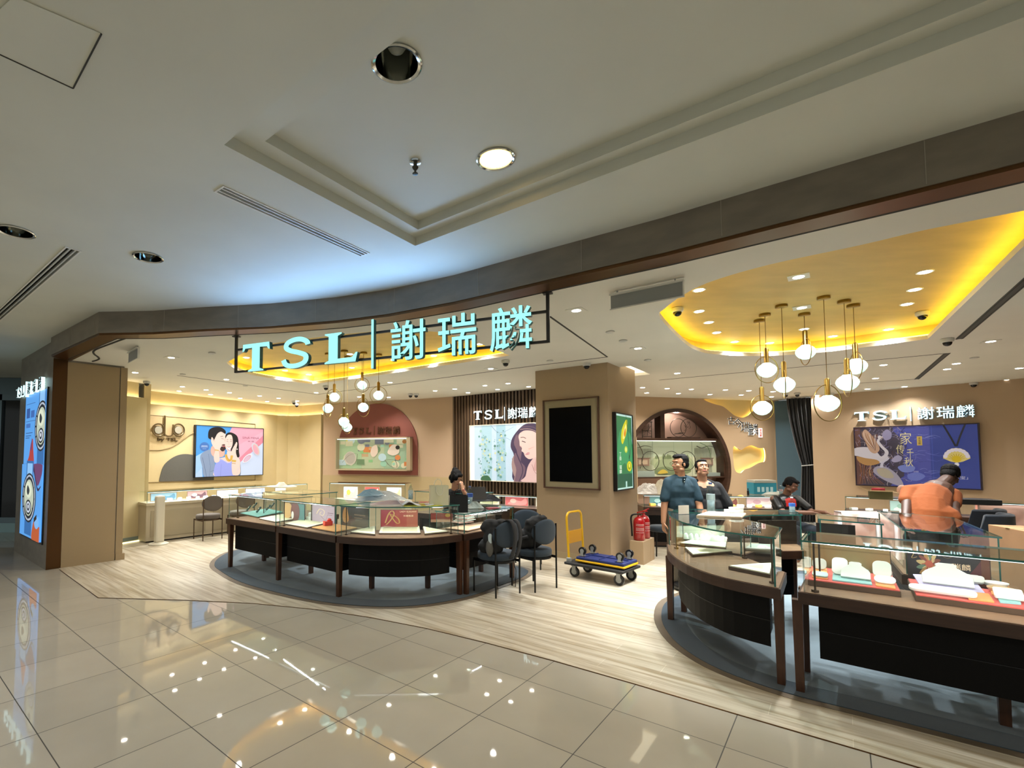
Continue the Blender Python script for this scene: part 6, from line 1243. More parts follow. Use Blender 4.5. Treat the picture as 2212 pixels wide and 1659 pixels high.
# shopping bags
def bag(lab, x, y, z, w, d, h, ang, m, hm, logo=None):
    b = P(x, y, z); t = thing('paper_bag', lab, 'shopping bag', b); R_ = Matrix.Rotation(ang, 3, 'Z'); th = .003; mb = MB()
    for s_ in (-1, 1): mb.box(b+R_ @ Vector((0, s_*d/2, 0))+UP*h/2, (w, th, h), ang); mb.box(b+R_ @ Vector((s_*w/2, 0, 0))+UP*h/2, (th, d, h), ang)
    mb.box(b+UP*.003, (w, d, th), ang); mb.build('bag_body', m, t)
    for s_ in (-1, 1):
        mb = MB(); mb.tube([b+R_ @ Vector((w*.22*cos(q_)*(-1), s_*(d/2+.006), 0))+UP*(h*.95-(.5*h if s_ < 0 and logo is None else -.4*h)*sin(q_)*.9) for q_ in [pi*i/14 for i in range(15)]], .004, 6); mb.build('handle', hm, t, True)
    if logo:
        f = Fr(b+R_ @ Vector((-w/2, -d/2-.004, 0)), b+R_ @ Vector((w/2, -d/2-.004, 0))); mb = MB(); mb.tube([f.pt(w*.3+w*.4*x_, h*.55+h*.2*y_, .002) for x_, y_ in crom([(0, .5), (.15, 1), (.2, .2), (.35, .6), (.5, .9), (.55, .1), (.7, .6), (.9, .7), (1, .4)], 4, False)], .002, 5); mb.build('logo', mat('gold_print', '#b9944a', .3, metal=.6), t, True)
    return t
bag('cream paper bag with white cord handle on the left island', 948, 1091, 1.071, .21, .10, .23, .15, mat('bag_cream', '#d3cfae', .6), mat('cord_white', '#e8e4d0', .6))
bag('black paper bag with gold script logo on the lower case', 990, 1107, .956, .22, .09, .21, .1, mat('bag_black', '#08080a', .35), mat('cord_black', '#1a1a1c', .6), 'script')
# open catalogue
b = P(905, 1091, 1.073); t = thing('open_catalogue', 'open catalogue with red square and yellow cover edge on the left island', 'book', b); R_ = Matrix.Rotation(.12, 3, 'Z')
mb = MB(); n = 10
for i in range(n+1):
    x = -.2+.36*i/n; z = .012+.035*math.exp(-((x+.12)/.05)**2)+.01*sin(i*.7)
    for y in (-.11, .11): mb.v.append(b+R_ @ Vector((x, y, z)))
mb.f = [(2*i, 2*i+2, 2*i+3, 2*i+1) for i in range(n)]; mb.m = [0]*n; o = mb.build('page', mat('page_white', '#dfe3ea', .5), t, True); s_ = o.modifiers.new('s', 'SOLIDIFY'); s_.thickness = .008; s_.offset = -1
MB().box(b+R_ @ Vector((.04, 0, .002)), (.44, .25, .004), .12).build('cover', mat('cover_yellow', '#c9c832', .4), t); MB().box(b+R_ @ Vector((.06, .03, .031)), (.11, .09, .002), .12).build('red_square', mat('red_square', '#c93238', .5), t)
mb = MB(); mb.add([b+R_ @ Vector(v) for v in ((-.2, -.11, .01), (-.2, .11, .01), (-.27, .11, .09), (-.27, -.11, .09))], [(0, 1, 2, 3)]); o = mb.build('raised_page', mat('page_white', '#dfe3ea', .5), t); s_ = o.modifiers.new('s', 'SOLIDIFY'); s_.thickness = .004
# crumpled plastic, papers
def crumple(name, lab, x, y, z, w, d, h, m, seed, ang=0, cat='plastic sheet', n=34):
    b = P(x, y, z); rnd = random.Random(seed); R_ = Matrix.Rotation(ang, 3, 'Z'); mb = MB(); ks = [(rnd.uniform(4, 16), rnd.uniform(4, 16), rnd.uniform(0, 6), rnd.uniform(.3, 1)) for _ in range(9)]
    for j in range(n+1):
        for i in range(n+1):
            u_, v_ = i/n*2-1, j/n*2-1; e_ = max(0, 1-max(abs(u_), abs(v_))**3)*max(0, 1-.5*(u_*u_+v_*v_))
            q_ = sum(abs(sin(a*u_+b2*v_+c_))*k_ for a, b2, c_, k_ in ks)/9
            mb.v.append(b+R_ @ Vector((u_*w/2*(1+.12*sin(5*v_+seed)), v_*d/2*(1+.12*sin(4*u_+seed)), .003+h*e_*(.45+.8*q_)+.01*q_)))
    for j in range(n):
        for i in range(n): q_ = j*(n+1)+i; mb.f.append((q_, q_+1, q_+n+2, q_+n+1)); mb.m.append(0)
    o = mb.build(name, m, None, loc=b); s_ = o.modifiers.new('s', 'SOLIDIFY'); s_.thickness = .003; tag(o, lab, cat); return o
M_crp = mat('crumpled_film', '#c3cdd3', .2, spec=.8); M_crp2 = mat('crumpled_pink', '#c9b4b6', .3); M_crb = mat('crumpled_blue', '#8fb4cc', .25)
crumple('plastic_sheet', 'heap of crumpled clear plastic film on the left island', 822, 1080, 1.072, .62, .36, .13, M_crp, 3, .2)
crumple('plastic_sheet', 'pale blue folded plastic sleeve on top of the crumpled film', 800, 1071, 1.14, .34, .16, .09, M_crb, 8, .6)
crumple('plastic_sheet', 'pinkish crumpled wrapping before the clear film on the left island', 850, 1090, 1.072, .5, .14, .05, M_crp2, 5, .1)
crumple('cloth', 'grey cloth bag lying beside the black paper bag', 1026, 1098, .956, .2, .13, .11, mat('pouch_grey', '#7f857e', .8), 11, .2, 'pouch')
crumple('plastic_sheet', 'large heap of white and silver plastic wrap on the moon gate counter', 1402, 1066, .931, .6, .4, .22, mat('wrap_white', '#cfc9c2', .3), 21, 0)
crumple('plastic_sheet', 'tall crumpled white wrapping behind the man in teal', 1430, 1067, .931, .3, .26, .36, mat('wrap_cream', '#d6cdb6', .5), 23, .4)
crumple('paper_pile', 'loose white papers and cables beside the teal box', 1668, 1068, .931, .55, .25, .07, M_wht, 31, .1, 'papers')
crumple('garment', 'black jacket draped at the far end of the left island tops', 1052, 1082, .97, .40, .22, .12, mat('cloth_black', '#0d0d10', .9), 14, -.3, 'jacket')
# laptop-like black folder
b = P(1040, 1083, .99); t = thing('laptop', 'open black laptop standing behind the grey pouch', 'laptop', b); MB().box(b+UP*.012, (.28, .2, .012), .3).build('keyboard_base', M_black, t, bevel=.002); MB().box(b+Vector((-.05, .1, .11)), (.28, .008, .19), R=Matrix.Rotation(.3, 3, 'Z') @ Matrix.Rotation(-.35, 3, 'X')).build('screen', M_black, t, bevel=.002)
b = P(1065, 1098, .957); tag(MB().box(b+UP*.006, (.17, .1, .008), .35).build('phone_case', mat('red_case', '#8f1c28', .3), None, bevel=.002, loc=b), 'small red and dark blue wallet on the lower case', 'wallet')
# white tray, card, boxes on the right island
t = tray('large white tray lying on top of the case behind the curved one', [(1504, 1112), (1602, 1116), (1612, 1108), (1530, 1104)], z=1.071, hb=.012, ht=.006, top=M_wht, base=mat('tray_cream', '#b7a183', .5))
b = P(1585, 1107, 1.09); t = thing('small_box', 'stack of two flat white boxes on the white tray', 'box', b); MB().box(b+UP*.015, (.14, .09, .028), .1).build('lower_box', M_wht, t, bevel=.003); MB().box(b+UP*.04+Vector((.03, .01, 0)), (.1, .08, .02), .2).build('upper_box', M_wht, t, bevel=.003)
b = P(1477, 1111, 1.071); tag(MB().box(b+UP*.045, (.12, .006, .085), .25).build('upright_card', mat('card_beige', '#c9bfae', .6), None, loc=b), 'small blank beige card standing on the right island before the man', 'card')
b = P(1616, 1069, .931); t = thing('spray_bottle', 'small dark cosmetic bottle on the moon gate counter', 'bottle', b); MB().lathe([(.018, 0), (.018, .075), (.007, .085), (.007, .12)], b, 16).build('body', M_black, t, True)
b = P(1662, 1069.5, .931); t = thing('packing_box', 'turquoise printed box with a flat brown box on top, at the moon gate counter', 'box', b+Vector((0, .2, 0))); bb = b+Vector((0, .2, 0)); MB().box(bb+UP*.11, (.42, .2, .21), 0).build('box', mat('turq_box', '#2f93ac', .4), t, bevel=.004); MB().box(bb+UP*.24+Vector((.0, 0, 0)), (.40, .22, .05), .03).build('flat_box', mat('pale_box', '#b7b7ac', .5), t, bevel=.003)
mb = MB(); f_ = Fr(bb+Vector((-.2, -.102, 0)), bb+Vector((.2, -.102, 0)))
for i in range(4): fbox(mb, f_, .05+.08*i, .10+.08*i, bb.z+.05, bb.z+.14, 0, .001)
mb.build('print', mat('box_print', '#bfe0e6', .4), t)
b = P(1680, 1046, 1.15)
# poster-wall counter things
b = P(1902, 1078, .971); t = carton('small open carton with raised flaps on the crane poster counter', (b.x, b.y), Vector((.8, -.6, 0)), .26, .18, .12, .971, True, mat('green_card', '#5d5a38', .7))
tag(MB().box(b+UP*.14+Vector((0, .03, 0)), (.16, .1, .06), .3).build('red_packet', mat('packet_red', '#b3263c', .4), None, bevel=.01, loc=b+UP*.1), 'red packet sticking out of the small open carton', 'packet')
b = P(1950, 1079, .971); t = thing('table_mirror', 'small round pink table mirror on a stand by the man in orange', 'mirror', b); MB().lathe([(.06, 0), (.05, .008), (.01, .012), (.01, .06)], b, 20).build('stand', mat('mirror_pink', '#c9a08f', .4), t, True); MB().ell(b+UP*.14, (.085, .03, .085)).build('frame', mat('mirror_pink', '#c9a08f', .4), t, True); MB().ell(b+UP*.14+Vector((0, -.012, 0)), (.05, .022, .05)).build('bulb', mat('mirror_glow', '#fff4ea', es=1.2), t, True)
pa, pb = P(2058, 1088, .971), P(2152, 1091, .971); d = (pb-pa).normalized(); c_ = (pa+pb)/2; tag(MB().box(c_+UP*.04, ((pb-pa).length, .3, .075), math.atan2(d.y, d.x)).build('black_tray', M_black, None, bevel=.01, loc=c_), 'long low black tray on the crane poster counter right of the man', 'tray')
b = P(2062, 1080, 1.06)
# necklace bust on the cream counter and things inside it
b = P(608, 1053, .965); t = thing('necklace_bust', 'white necklace bust lying on the cream wall counter', 'jewellery stand', b); MB().ell(b+UP*.02, (.34, .14, .03)).build('cloth_base', M_wht, t, True); MB().lathe([(.14, 0), (.12, .04), (.07, .08), (.06, .1), (.03, .1)], b+UP*.01, 24).build('neck', M_wht, t, True)
def incounter(fr, a0, a1, zr, labs):
    n = len(labs)
    for i, (lab, cols, w, h) in enumerate(labs):
        a = a0+(a1-a0)*(i+.5)/n; t = thing('display_card', lab, 'display card', fr.pt(a, zr, -.35)); mb = MB(); fbox(mb, fr, a-w/2, a+w/2, zr+.001, zr+h, -.36, -.345); mb.build('board', mat('card_board2', '#8a7a6a', .6), t)
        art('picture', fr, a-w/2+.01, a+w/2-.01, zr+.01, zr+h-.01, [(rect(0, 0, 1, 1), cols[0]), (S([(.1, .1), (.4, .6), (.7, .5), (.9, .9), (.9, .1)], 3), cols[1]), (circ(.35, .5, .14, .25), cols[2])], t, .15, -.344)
incounter(CD, .1, CD.L-.2, .75, [('pale blue scenery card in the cream counter', ('#8fb4cc', '#5f8fb0', '#d9e6ee'), .5, .16), ('pink card of a couple in the cream counter', ('#d99aa0', '#6a4a5c', '#f0d6c8'), .42, .16), ('white and blue card in the cream counter', ('#dfe3ea', '#a9bcd8', '#f3efe6'), .5, .15), ('lavender card in the cream counter', ('#b3b9de', '#9aa0cf', '#d3d6ee'), .5, .15), ('blank white card at the far end of the cream counter', ('#e6e3da', '#d6d0c0', '#f0eee6'), .3, .15)])
for i in range(16):
    a = .3+(CD.L-.8)*i/16; b = CD.pt(a, .751, -.2+.08*hsh(i)); t = thing('jewellery_pad', 'small cream jewellery stand in a row inside the cream counter', 'jewellery stand', b, 'stands inside the cream counter'); MB().box(b+UP*.03, (.09, .05, .06), .8+hsh(i)).build('pad', M_tcr, t, bevel=.006)
incounter(CN, .1, CN.L-.1, .72, [('pastel card with flowers in the glass counter below the red arch', ('#cfd8cc', '#e0a4a0', '#c9b04c'), .34, .26), ('red framed card in the glass counter below the red arch', ('#b3483c', '#d9cfc0', '#6a3a34'), .34, .26), ('pale green card in the glass counter below the red arch', ('#c3d6cc', '#d9b48a', '#e6dcc8'), .34, .26)])
incounter(CS, .3, CS.L-.1, .72, [('cream card in the counter below the slats', ('#d3d6b4', '#b9b48a', '#e6e0c4'), .4, .18), ('red and pink card in the counter below the slats', ('#c25a5a', '#d98a84', '#e6b0a0'), .45, .18), ('white necklace card in the counter below the slats', ('#e0dcc8', '#c9b48a', '#f0ece0'), .35, .18)])
incounter(CG, .1, CG.L-.1, .72, [('teal card in the moon gate counter', ('#5f8f8c', '#3f6f74', '#a9c9c4'), .4, .17), ('amber figures card in the moon gate counter', ('#c98a3c', '#e0b060', '#a0602c'), .35, .17), ('colourful card in the moon gate counter', ('#b9a070', '#7a3f34', '#4c6a8a'), .4, .17), ('pale pink card in the moon gate counter', ('#c9a8a8', '#d9c4bc', '#b98f94'), .5, .18)])
incounter(CP_, .2, CP_.L-.1, .74, [('pale card in the crane poster counter', ('#a9c4bc', '#d9dcd0', '#8fae9c'), .4, .18), ('coral landscape card in the crane poster counter', ('#d98a74', '#e6c08a', '#c9a03c'), .7, .19), ('orange and red landscape card in the crane poster counter', ('#e0704c', '#e6b894', '#d9a03c'), .8, .19)])
for i in range(14):
    a = .2+(CG.L-.4)*i/14; b = CG.pt(a, .721, -.2); t = thing('jewellery_pad', 'small pale stand in a row inside the moon gate counter', 'jewellery stand', b, 'stands inside the moon gate counter'); MB().box(b+UP*.025, (.1, .06, .05), hsh(i)).build('pad', M_wht if i % 3 else mat('amber_pad', '#c98f3c', .5), t, bevel=.006)
for i in range(10):
    a = .1+(CP_.L-1.6)*i/10; b = CP_.pt(a, .741, -.2); t = thing('jewellery_pad', 'small white stand in a row inside the crane poster counter', 'jewellery stand', b, 'stands inside the crane poster counter'); MB().box(b+UP*.02, (.1, .06, .04), hsh(i)).build('pad', M_wht, t, bevel=.006)

for nm_, txt in (('stands inside the cream counter', 'cream jewellery stand inside the cream counter'), ('stands inside the moon gate counter', 'small stand inside the moon gate counter'), ('stands inside the crane poster counter', 'small white stand inside the crane poster counter'), ('ring cones behind the curved case', 'white ring cone seen through the curved case')):
    os_ = sorted([o for o in COL.objects if o.get('group') == nm_], key=lambda o: o.location.x/o.location.y)
    N_ = ['leftmost', 'second', 'third', 'fourth', 'fifth', 'sixth', 'seventh', 'eighth', 'ninth', 'tenth', 'eleventh', 'twelfth', 'thirteenth', 'fourteenth', 'fifteenth', 'sixteenth']
    for i, o in enumerate(os_): o['label'] = txt+', '+N_[i]+(' from the left' if i else '')+' of its row'
# ---------------------------------------------------------------- people (and bags): joined tapered forms merged into one surface
def melt(mb, name, mats, parent=None, voxel=.008, smooth=3, fn=None, loc=None, disp=None):
    "merge the overlapping closed forms of mb into one continuous surface"
    o = mb.build(name, mats, None); m = o.modifiers.new('r', 'REMESH'); m.mode = 'VOXEL'; m.voxel_size = voxel
    s_ = o.modifiers.new('s', 'SMOOTH'); s_.iterations = smooth; s_.factor = .6
    bpy.context.view_layer.update(); me = bpy.data.meshes.new_from_object(o.evaluated_get(bpy.context.evaluated_depsgraph_get()))
    off = parent.location if parent is not None else Vector(loc or (0, 0, 0))
    for v in me.vertices: v.co -= off
    if disp:
        for v in me.vertices: v.co += disp(v.co)
    me.materials.clear()
    for m_ in (mats if isinstance(mats, list) else [mats]): me.materials.append(m_)
    for p in me.polygons:
        p.use_smooth = True
        p.material_index = fn(p.center+off) if fn else 0
    old = o.data; o.modifiers.clear(); o.data = me; bpy.data.meshes.remove(old); me.name = name
    if parent is not None: o.parent = parent
    else: o.location = off
    return o
M_skin = mat('skin', '#a87858', .55); M_skin_l = mat('skin_light', '#b98a6c', .55); M_skin_d = mat('skin_dark', '#3d2418', .5)
M_lip = mat('lips', '#9a4f45', .5); M_brow = mat('eyebrow', '#2b1e18', .7); M_eyew = mat('eye', '#efe9e2', .3); M_hair = mat('black_hair', '#0a0808', .7, spec=.15, bump=.5, bscale=160)
def head(mb, c, yaw, pitch=0, roll=0, s=1.0):
    "adds a head to mb and returns its frame; the face looks along -Y of the frame"
    R = Matrix.Rotation(yaw, 3, 'Z') @ Matrix.Rotation(pitch, 3, 'X') @ Matrix.Rotation(roll, 3, 'Y'); c = Vector(c); T = lambda x, y, z: c+R @ Vector((x, y, z))*s
    mb.ell(T(0, .018, .025), (.074*s, .093*s, .088*s), R); mb.ell(T(0, -.02, -.035), (.058*s, .066*s, .078*s), R); mb.ell(T(0, -.045, -.088), (.032*s, .034*s, .026*s), R)
    for sx in (-1, 1):
        mb.ell(T(sx*.036, -.055, -.025), (.024*s, .022*s, .024*s), R, 12); mb.ell(T(sx*.074, .012, -.012), (.009*s, .019*s, .03*s), R, 12)
        mb.ell(T(sx*.05, -.01, -.075), (.02*s, .035*s, .022*s), R, 12)
    mb.cone(T(0, -.078, .012), T(0, -.098, -.026), .008*s, .0135*s, 10); mb.ell(T(0, -.088, -.032), (.019*s, .012*s, .009*s), R, 10)
    mb.ell(T(0, -.082, -.062), (.024*s, .012*s, .009*s), R, 10); mb.ell(T(0, -.07, .034), (.05*s, .02*s, .014*s), R, 12)
    return c, R, s
def facefn(c, R, s, mouth=True):
    Ri = R.transposed()
    def fn(p):
        q = (Ri @ (Vector(p)-c))/s
        if q.y < -.055:
            if mouth and abs(q.x) < .023 and -.070 < q.z < -.054 and q.y < -.075: return 1
            for sx in (-1, 1):
                if abs(q.x-sx*.032) < .013 and abs(q.z-.004) < .0045 and q.y < -.06: return 3 if abs(q.x-sx*.032) > .006 else 2
                if abs(q.x-sx*.033) < .017 and abs(q.z-.027) < .004: return 2
        return 0
    return fn
def glasses(t, c, R, s, m):
    mb = MB(); T = lambda x, y, z: c+R @ Vector((x, y, z))*s
    for sx in (-1, 1):
        mb.tube([T(sx*.034+.024*cos(a), -.094, .002+.018*sin(a)) for a in [2*pi*i/20 for i in range(20)]], .0022, 6, closed=True); mb.tube([T(sx*.058, -.092, .006), T(sx*.076, -.04, .006), T(sx*.078, .02, .0)], .0018, 6)
    mb.tube([T(-.01, -.096, .004), T(.01, -.096, .004)], .002, 6); mb.build('glasses', m, t, True)
def hair(t, c, R, s, parts, voxel=.006, name='hair'):
    mb = MB(); T = lambda x, y, z: c+R @ Vector((x, y, z))*s
    for p, r in parts: mb.ell(T(*p), tuple(k*s for k in r) if isinstance(r, tuple) else r*s, R, 14)
    Ri = R.transposed()
    return melt(mb, name, M_hair, t, voxel, 1, disp=lambda v: Vector((sin(v.z*300)*.0012, sin(v.x*420+v.z*90)*.0016, 0)))
def hand(mb, wrist, d, palm_n, side=1, s=1.0, curl=.5):
    "palm and five separate fingers; d points along the fingers, palm_n out of the palm"
    w = Vector(wrist); d = Vector(d).normalized(); pn = Vector(palm_n); pn = (pn-d*pn.dot(d)).normalized(); x = d.cross(pn)*side
    R = Matrix((x, d, pn)).transposed(); mb.ell(w+d*.045*s, (.038*s, .05*s, .015*s), R, 14)
    for i, (ox, L_) in enumerate(((-.028, .062), (-.01, .074), (.009, .07), (.027, .056))):
        a = w+d*.078*s+x*ox*s; b = a+(d*cos(curl*.4)+pn*sin(curl*.4))*L_*.5*s+x*ox*.15*s; c_ = b+(d*cos(curl*1.3)+pn*sin(curl*1.3))*L_*.5*s
        mb.cone(a, b, .0088*s, .008*s, 8); mb.cone(b, c_, .008*s, .0066*s, 8)
    a = w+d*.02*s-x*.03*s; b = a+(d*.7-x*.75+pn*.3).normalized()*.038*s; c_ = b+(d*.95-x*.25+pn*.4).normalized()*.03*s; mb.cone(a, b, .0115*s, .0095*s, 8); mb.cone(b, c_, .0095*s, .0078*s, 8)
def limb(mb, pts, rs):
    for i in range(len(pts)-1): mb.cone(pts[i], pts[i+1], rs[i], rs[i+1], 14)
# --- man in teal polo shirt
fx, fy = 3.20, 6.12; t = thing('person', 'man in teal polo shirt and glasses looking left, standing behind the curved case', 'person', (fx, fy, .003)); B = lambda x, y, z: Vector((fx+x, fy+y, z))
mb = MB(); hc, hR, hs = head(mb, B(-.01, .0, 1.548), radians(-80), radians(2), 0, .98)
limb(mb, [B(.0, .02, 1.36), B(-.005, .01, 1.48)], [.062, .055])
mb.ell(B(0, .02, 1.2), (.155, .11, .2)); mb.ell(B(0, .02, 1.0), (.145, .11, .16)); mb.ell(B(0, .02, .9), (.15, .115, .12))
for sx, el, wr in ((-1, B(-.215, .0, 1.03), B(-.245, -.03, .82)), (1, B(.19, -.06, 1.03), B(.165, -.16, .82))):
    limb(mb, [B(sx*.15, .02, 1.31), el, wr], [.048, .04, .028])
    hand(mb, wr, (0, -.2 if sx > 0 else 0, -1), (-sx, 0, 0), sx, 1.0, .6)
for sx in (-1, 1):
    limb(mb, [B(sx*.09, .02, .88), B(sx*.1, 0, .48), B(sx*.1, .03, .09)], [.088, .058, .042]); mb.ell(B(sx*.1, -.04, .05), (.045, .12, .045))
melt(mb, 'body', [M_skin, M_lip, M_brow, M_eyew], t, .0065, 2, facefn(hc, hR, hs))
M_teal = mat('teal_polo', '#122f3b', .85, bump=.3, bscale=18)
mb = MB(); mb.ell(B(0, .02, 1.2), (.172, .13, .205)); mb.ell(B(0, .015, 1.03), (.17, .135, .2)); mb.ell(B(0, .015, .9), (.172, .138, .12)); mb.ell(B(0, .02, 1.325), (.125, .08, .06)); mb.cone(B(-.14, .02, 1.325), B(-.03, .02, 1.375), .055, .05); mb.cone(B(.14, .02, 1.325), B(.03, .02, 1.375), .055, .05)
for sx, el in ((-1, B(-.208, .0, 1.11)), (1, B(.192, -.04, 1.11))): limb(mb, [B(sx*.148, .02, 1.318), el], [.062, .058])
def shirtdisp(v): return Vector((0, .003*sin(v.z*14+v.x*38+sin(v.z*30)), 0))
melt(mb, 'polo_shirt', M_teal, t, .008, 9, disp=shirtdisp)
mb = MB(); mb.tube([B(.062*cos(a), .015+.058*sin(a), 1.385-.012*cos(a-pi/2)*-1) for a in [2*pi*i/24 for i in range(24)]], .013, 8, closed=True); mb.box(B(-.005, -.085, 1.35), (.03, .02, .08), R=Matrix.Rotation(.35, 3, 'X')); mb.build('collar', mat('teal_collar', '#18343f', .85), t, True)
mb = MB()
for z_ in (1.355, 1.325): mb.ell(B(-.01, -.105, z_), .006, n=8)
mb.build('button', mat('button_pale', '#b9c4c4', .4), t)
mb = MB()
for sx in (-1, 1): limb(mb, [B(sx*.09, .02, .92), B(sx*.1, 0, .5), B(sx*.1, .03, .12)], [.108, .078, .066])
mb.ell(B(0, .02, .9), (.18, .125, .1)); melt(mb, 'trousers', mat('khaki_trousers', '#5c5140', .85), t, .01, 2)
for sx in (-1, 1): MB().ell(B(sx*.1, -.05, .048), (.052, .135, .048)).build('shoe', M_black, t, True)
hair(t, hc, hR, hs, [((0, .035, .045), (.08, .086, .082)), ((0, -.02, .092), (.06, .062, .034)), ((0, -.055, .09), (.045, .03, .022)), ((0, .075, -.01), (.06, .045, .06)), ((-.06, .03, .0), (.022, .05, .05)), ((.06, .03, .0), (.022, .05, .05))])
glasses(t, hc, hR, hs, mat('glasses_metal', '#6b5a4a', .3, metal=.8))
# --- woman in black
fx, fy = 3.80, 6.66; t = thing('person', 'woman in loose black top and glasses looking up, standing beside the man in teal', 'person', (fx, fy, .003)); B = lambda x, y, z: Vector((fx+x, fy+y, z))
mb = MB(); hc, hR, hs = head(mb, B(-.03, -.02, 1.485), radians(-12), radians(-14), 0, .98)
limb(mb, [B(-.01, .03, 1.27), B(-.025, .01, 1.42)], [.064, .056])
mb.ell(B(0, .03, 1.15), (.19, .13, .17)); mb.ell(B(0, .03, .95), (.18, .14, .2)); mb.ell(B(-.01, .0, 1.245), (.07, .055, .04))
for sx, el, wr in ((-1, B(-.29, .0, .95), B(-.28, -.06, .74)), (1, B(.29, .0, .95), B(.27, -.08, .74))):
    limb(mb, [B(sx*.19, .03, 1.22), el, wr], [.06, .046, .03]); hand(mb, wr, (0, -.1, -1), (-sx, 0, 0), sx, .92, .6)
for sx in (-1, 1):
    limb(mb, [B(sx*.09, .02, .84), B(sx*.1, 0, .46), B(sx*.1, .03, .09)], [.1, .062, .044]); mb.ell(B(sx*.1, -.03, .045), (.042, .11, .04))
melt(mb, 'body', [M_skin_l, M_lip, M_brow, M_eyew], t, .0065, 2, facefn(hc, hR, hs))
mb = MB(); mb.ell(B(0, .03, 1.12), (.24, .15, .17)); mb.ell(B(0, .03, .95), (.25, .17, .22)); mb.ell(B(0, .03, .8), (.25, .17, .16)); mb.ell(B(-.14, .03, 1.2), (.1, .09, .075)); mb.ell(B(.14, .03, 1.2), (.1, .09, .075)); mb.ell(B(0, .05, 1.24), (.13, .09, .07)); mb.cone(B(-.15, .03, 1.24), B(-.07, .04, 1.30), .055, .035); mb.cone(B(.15, .03, 1.24), B(.06, .04, 1.30), .055, .035)
for sx, el in ((-1, B(-.285, .0, .98)), (1, B(.29, .0, .98))): limb(mb, [B(sx*.18, .03, 1.205), el], [.09, .088])
melt(mb, 'blouse', mat('black_blouse', '#08080a', .9), t, .008, 2, disp=shirtdisp)
mb = MB()
for sx in (-1, 1): limb(mb, [B(sx*.09, .02, .84), B(sx*.1, 0, .46), B(sx*.1, .03, .1)], [.118, .08, .07])
melt(mb, 'trousers', M_black, t, .01, 2)
hair(t, hc, hR, hs, [((0, .04, .045), (.084, .085, .08)), ((0, -.005, .088), (.062, .06, .03)), ((-.064, .02, .02), (.02, .045, .055)), ((.064, .02, .02), (.02, .045, .055)), ((0, .085, -.02), (.062, .045, .085)), ((.05, .075, -.07), (.03, .03, .05))])
glasses(t, hc, hR, hs, mat('glasses_metal', '#6b5a4a', .3, metal=.8))
# --- man in orange bending over
t = thing('person', 'man in orange T-shirt seen from behind, bending over the glass cases', 'person', (5.45, 5.28, .003)); W3 = lambda x, y, z: Vector((x, y, z))
mb = MB(); hc, hR, hs = head(mb, W3(6.16, 5.72, 1.42), radians(118), radians(34), 0, 1.0)
limb(mb, [W3(5.90, 5.60, 1.30), W3(6.08, 5.68, 1.38)], [.07, .06])
limb(mb, [W3(5.47, 5.32, .95), W3(5.62, 5.44, 1.12), W3(5.80, 5.53, 1.24)], [.15, .155, .14])
limb(mb, [W3(5.47, 5.54, 1.25), W3(5.31, 5.40, 1.09), W3(5.15, 5.26, .93)], [.054, .045, .034]); hand(mb, W3(5.15, 5.26, .93), (-.15, -.5, -.8), (0, -1, .3), 1, 1, .5)
limb(mb, [W3(5.89, 5.45, 1.22), W3(5.74, 5.32, 1.06), W3(5.60, 5.14, .92)], [.056, .048, .034]); hand(mb, W3(5.60, 5.14, .92), (-.2, -.5, -.7), (0, -1, .3), -1, 1, .5)
for sx in (-1, 1):
    limb(mb, [W3(5.46+sx*.1, 5.30-sx*.02, .9), W3(5.48+sx*.11, 5.26, .48), W3(5.47+sx*.12, 5.32, .09)], [.1, .062, .046]); mb.ell(W3(5.47+sx*.12, 5.38, .05), (.045, .12, .045))
melt(mb, 'body', [M_skin_d, M_skin_d, M_hair, M_skin_d], t, .0065, 2, facefn(hc, hR, hs))
mb = MB(); limb(mb, [W3(5.43, 5.29, .97), W3(5.52, 5.38, 1.08), W3(5.66, 5.47, 1.17), W3(5.78, 5.54, 1.22), W3(5.88, 5.58, 1.26)], [.17, .175, .17, .14, .09])
limb(mb, [W3(5.42, 5.28, .98), W3(5.55, 5.26, .97)], [.155, .15])
limb(mb, [W3(5.64, 5.56, 1.24), W3(5.48, 5.54, 1.245), W3(5.37, 5.46, 1.155)], [.09, .072, .064]); limb(mb, [W3(5.75, 5.50, 1.19), W3(5.88, 5.45, 1.215), W3(5.81, 5.38, 1.12)], [.11, .074, .066])
def od(v): return Vector((.003*sin(v.z*22+v.x*15), .004*sin(v.x*26-v.z*18), 0))
melt(mb, 't_shirt', mat('orange_tshirt', '#743600', .9, bump=.2, bscale=30), t, .008, 7, disp=od)
mb = MB()
for sx in (-1, 1): limb(mb, [W3(5.46+sx*.1, 5.30, .93), W3(5.48+sx*.11, 5.26, .5), W3(5.47+sx*.12, 5.32, .1)], [.13, .085, .07])
melt(mb, 'trousers', mat('dark_trousers', '#15171c', .9), t, .01, 2)
hair(t, hc, hR, hs, [((0, .035, .04), (.083, .092, .085)), ((0, -.03, .085), (.062, .055, .03)), ((0, .08, -.02), (.068, .04, .06)), ((-.066, .02, .01), (.018, .045, .05)), ((.066, .02, .01), (.018, .045, .05))])
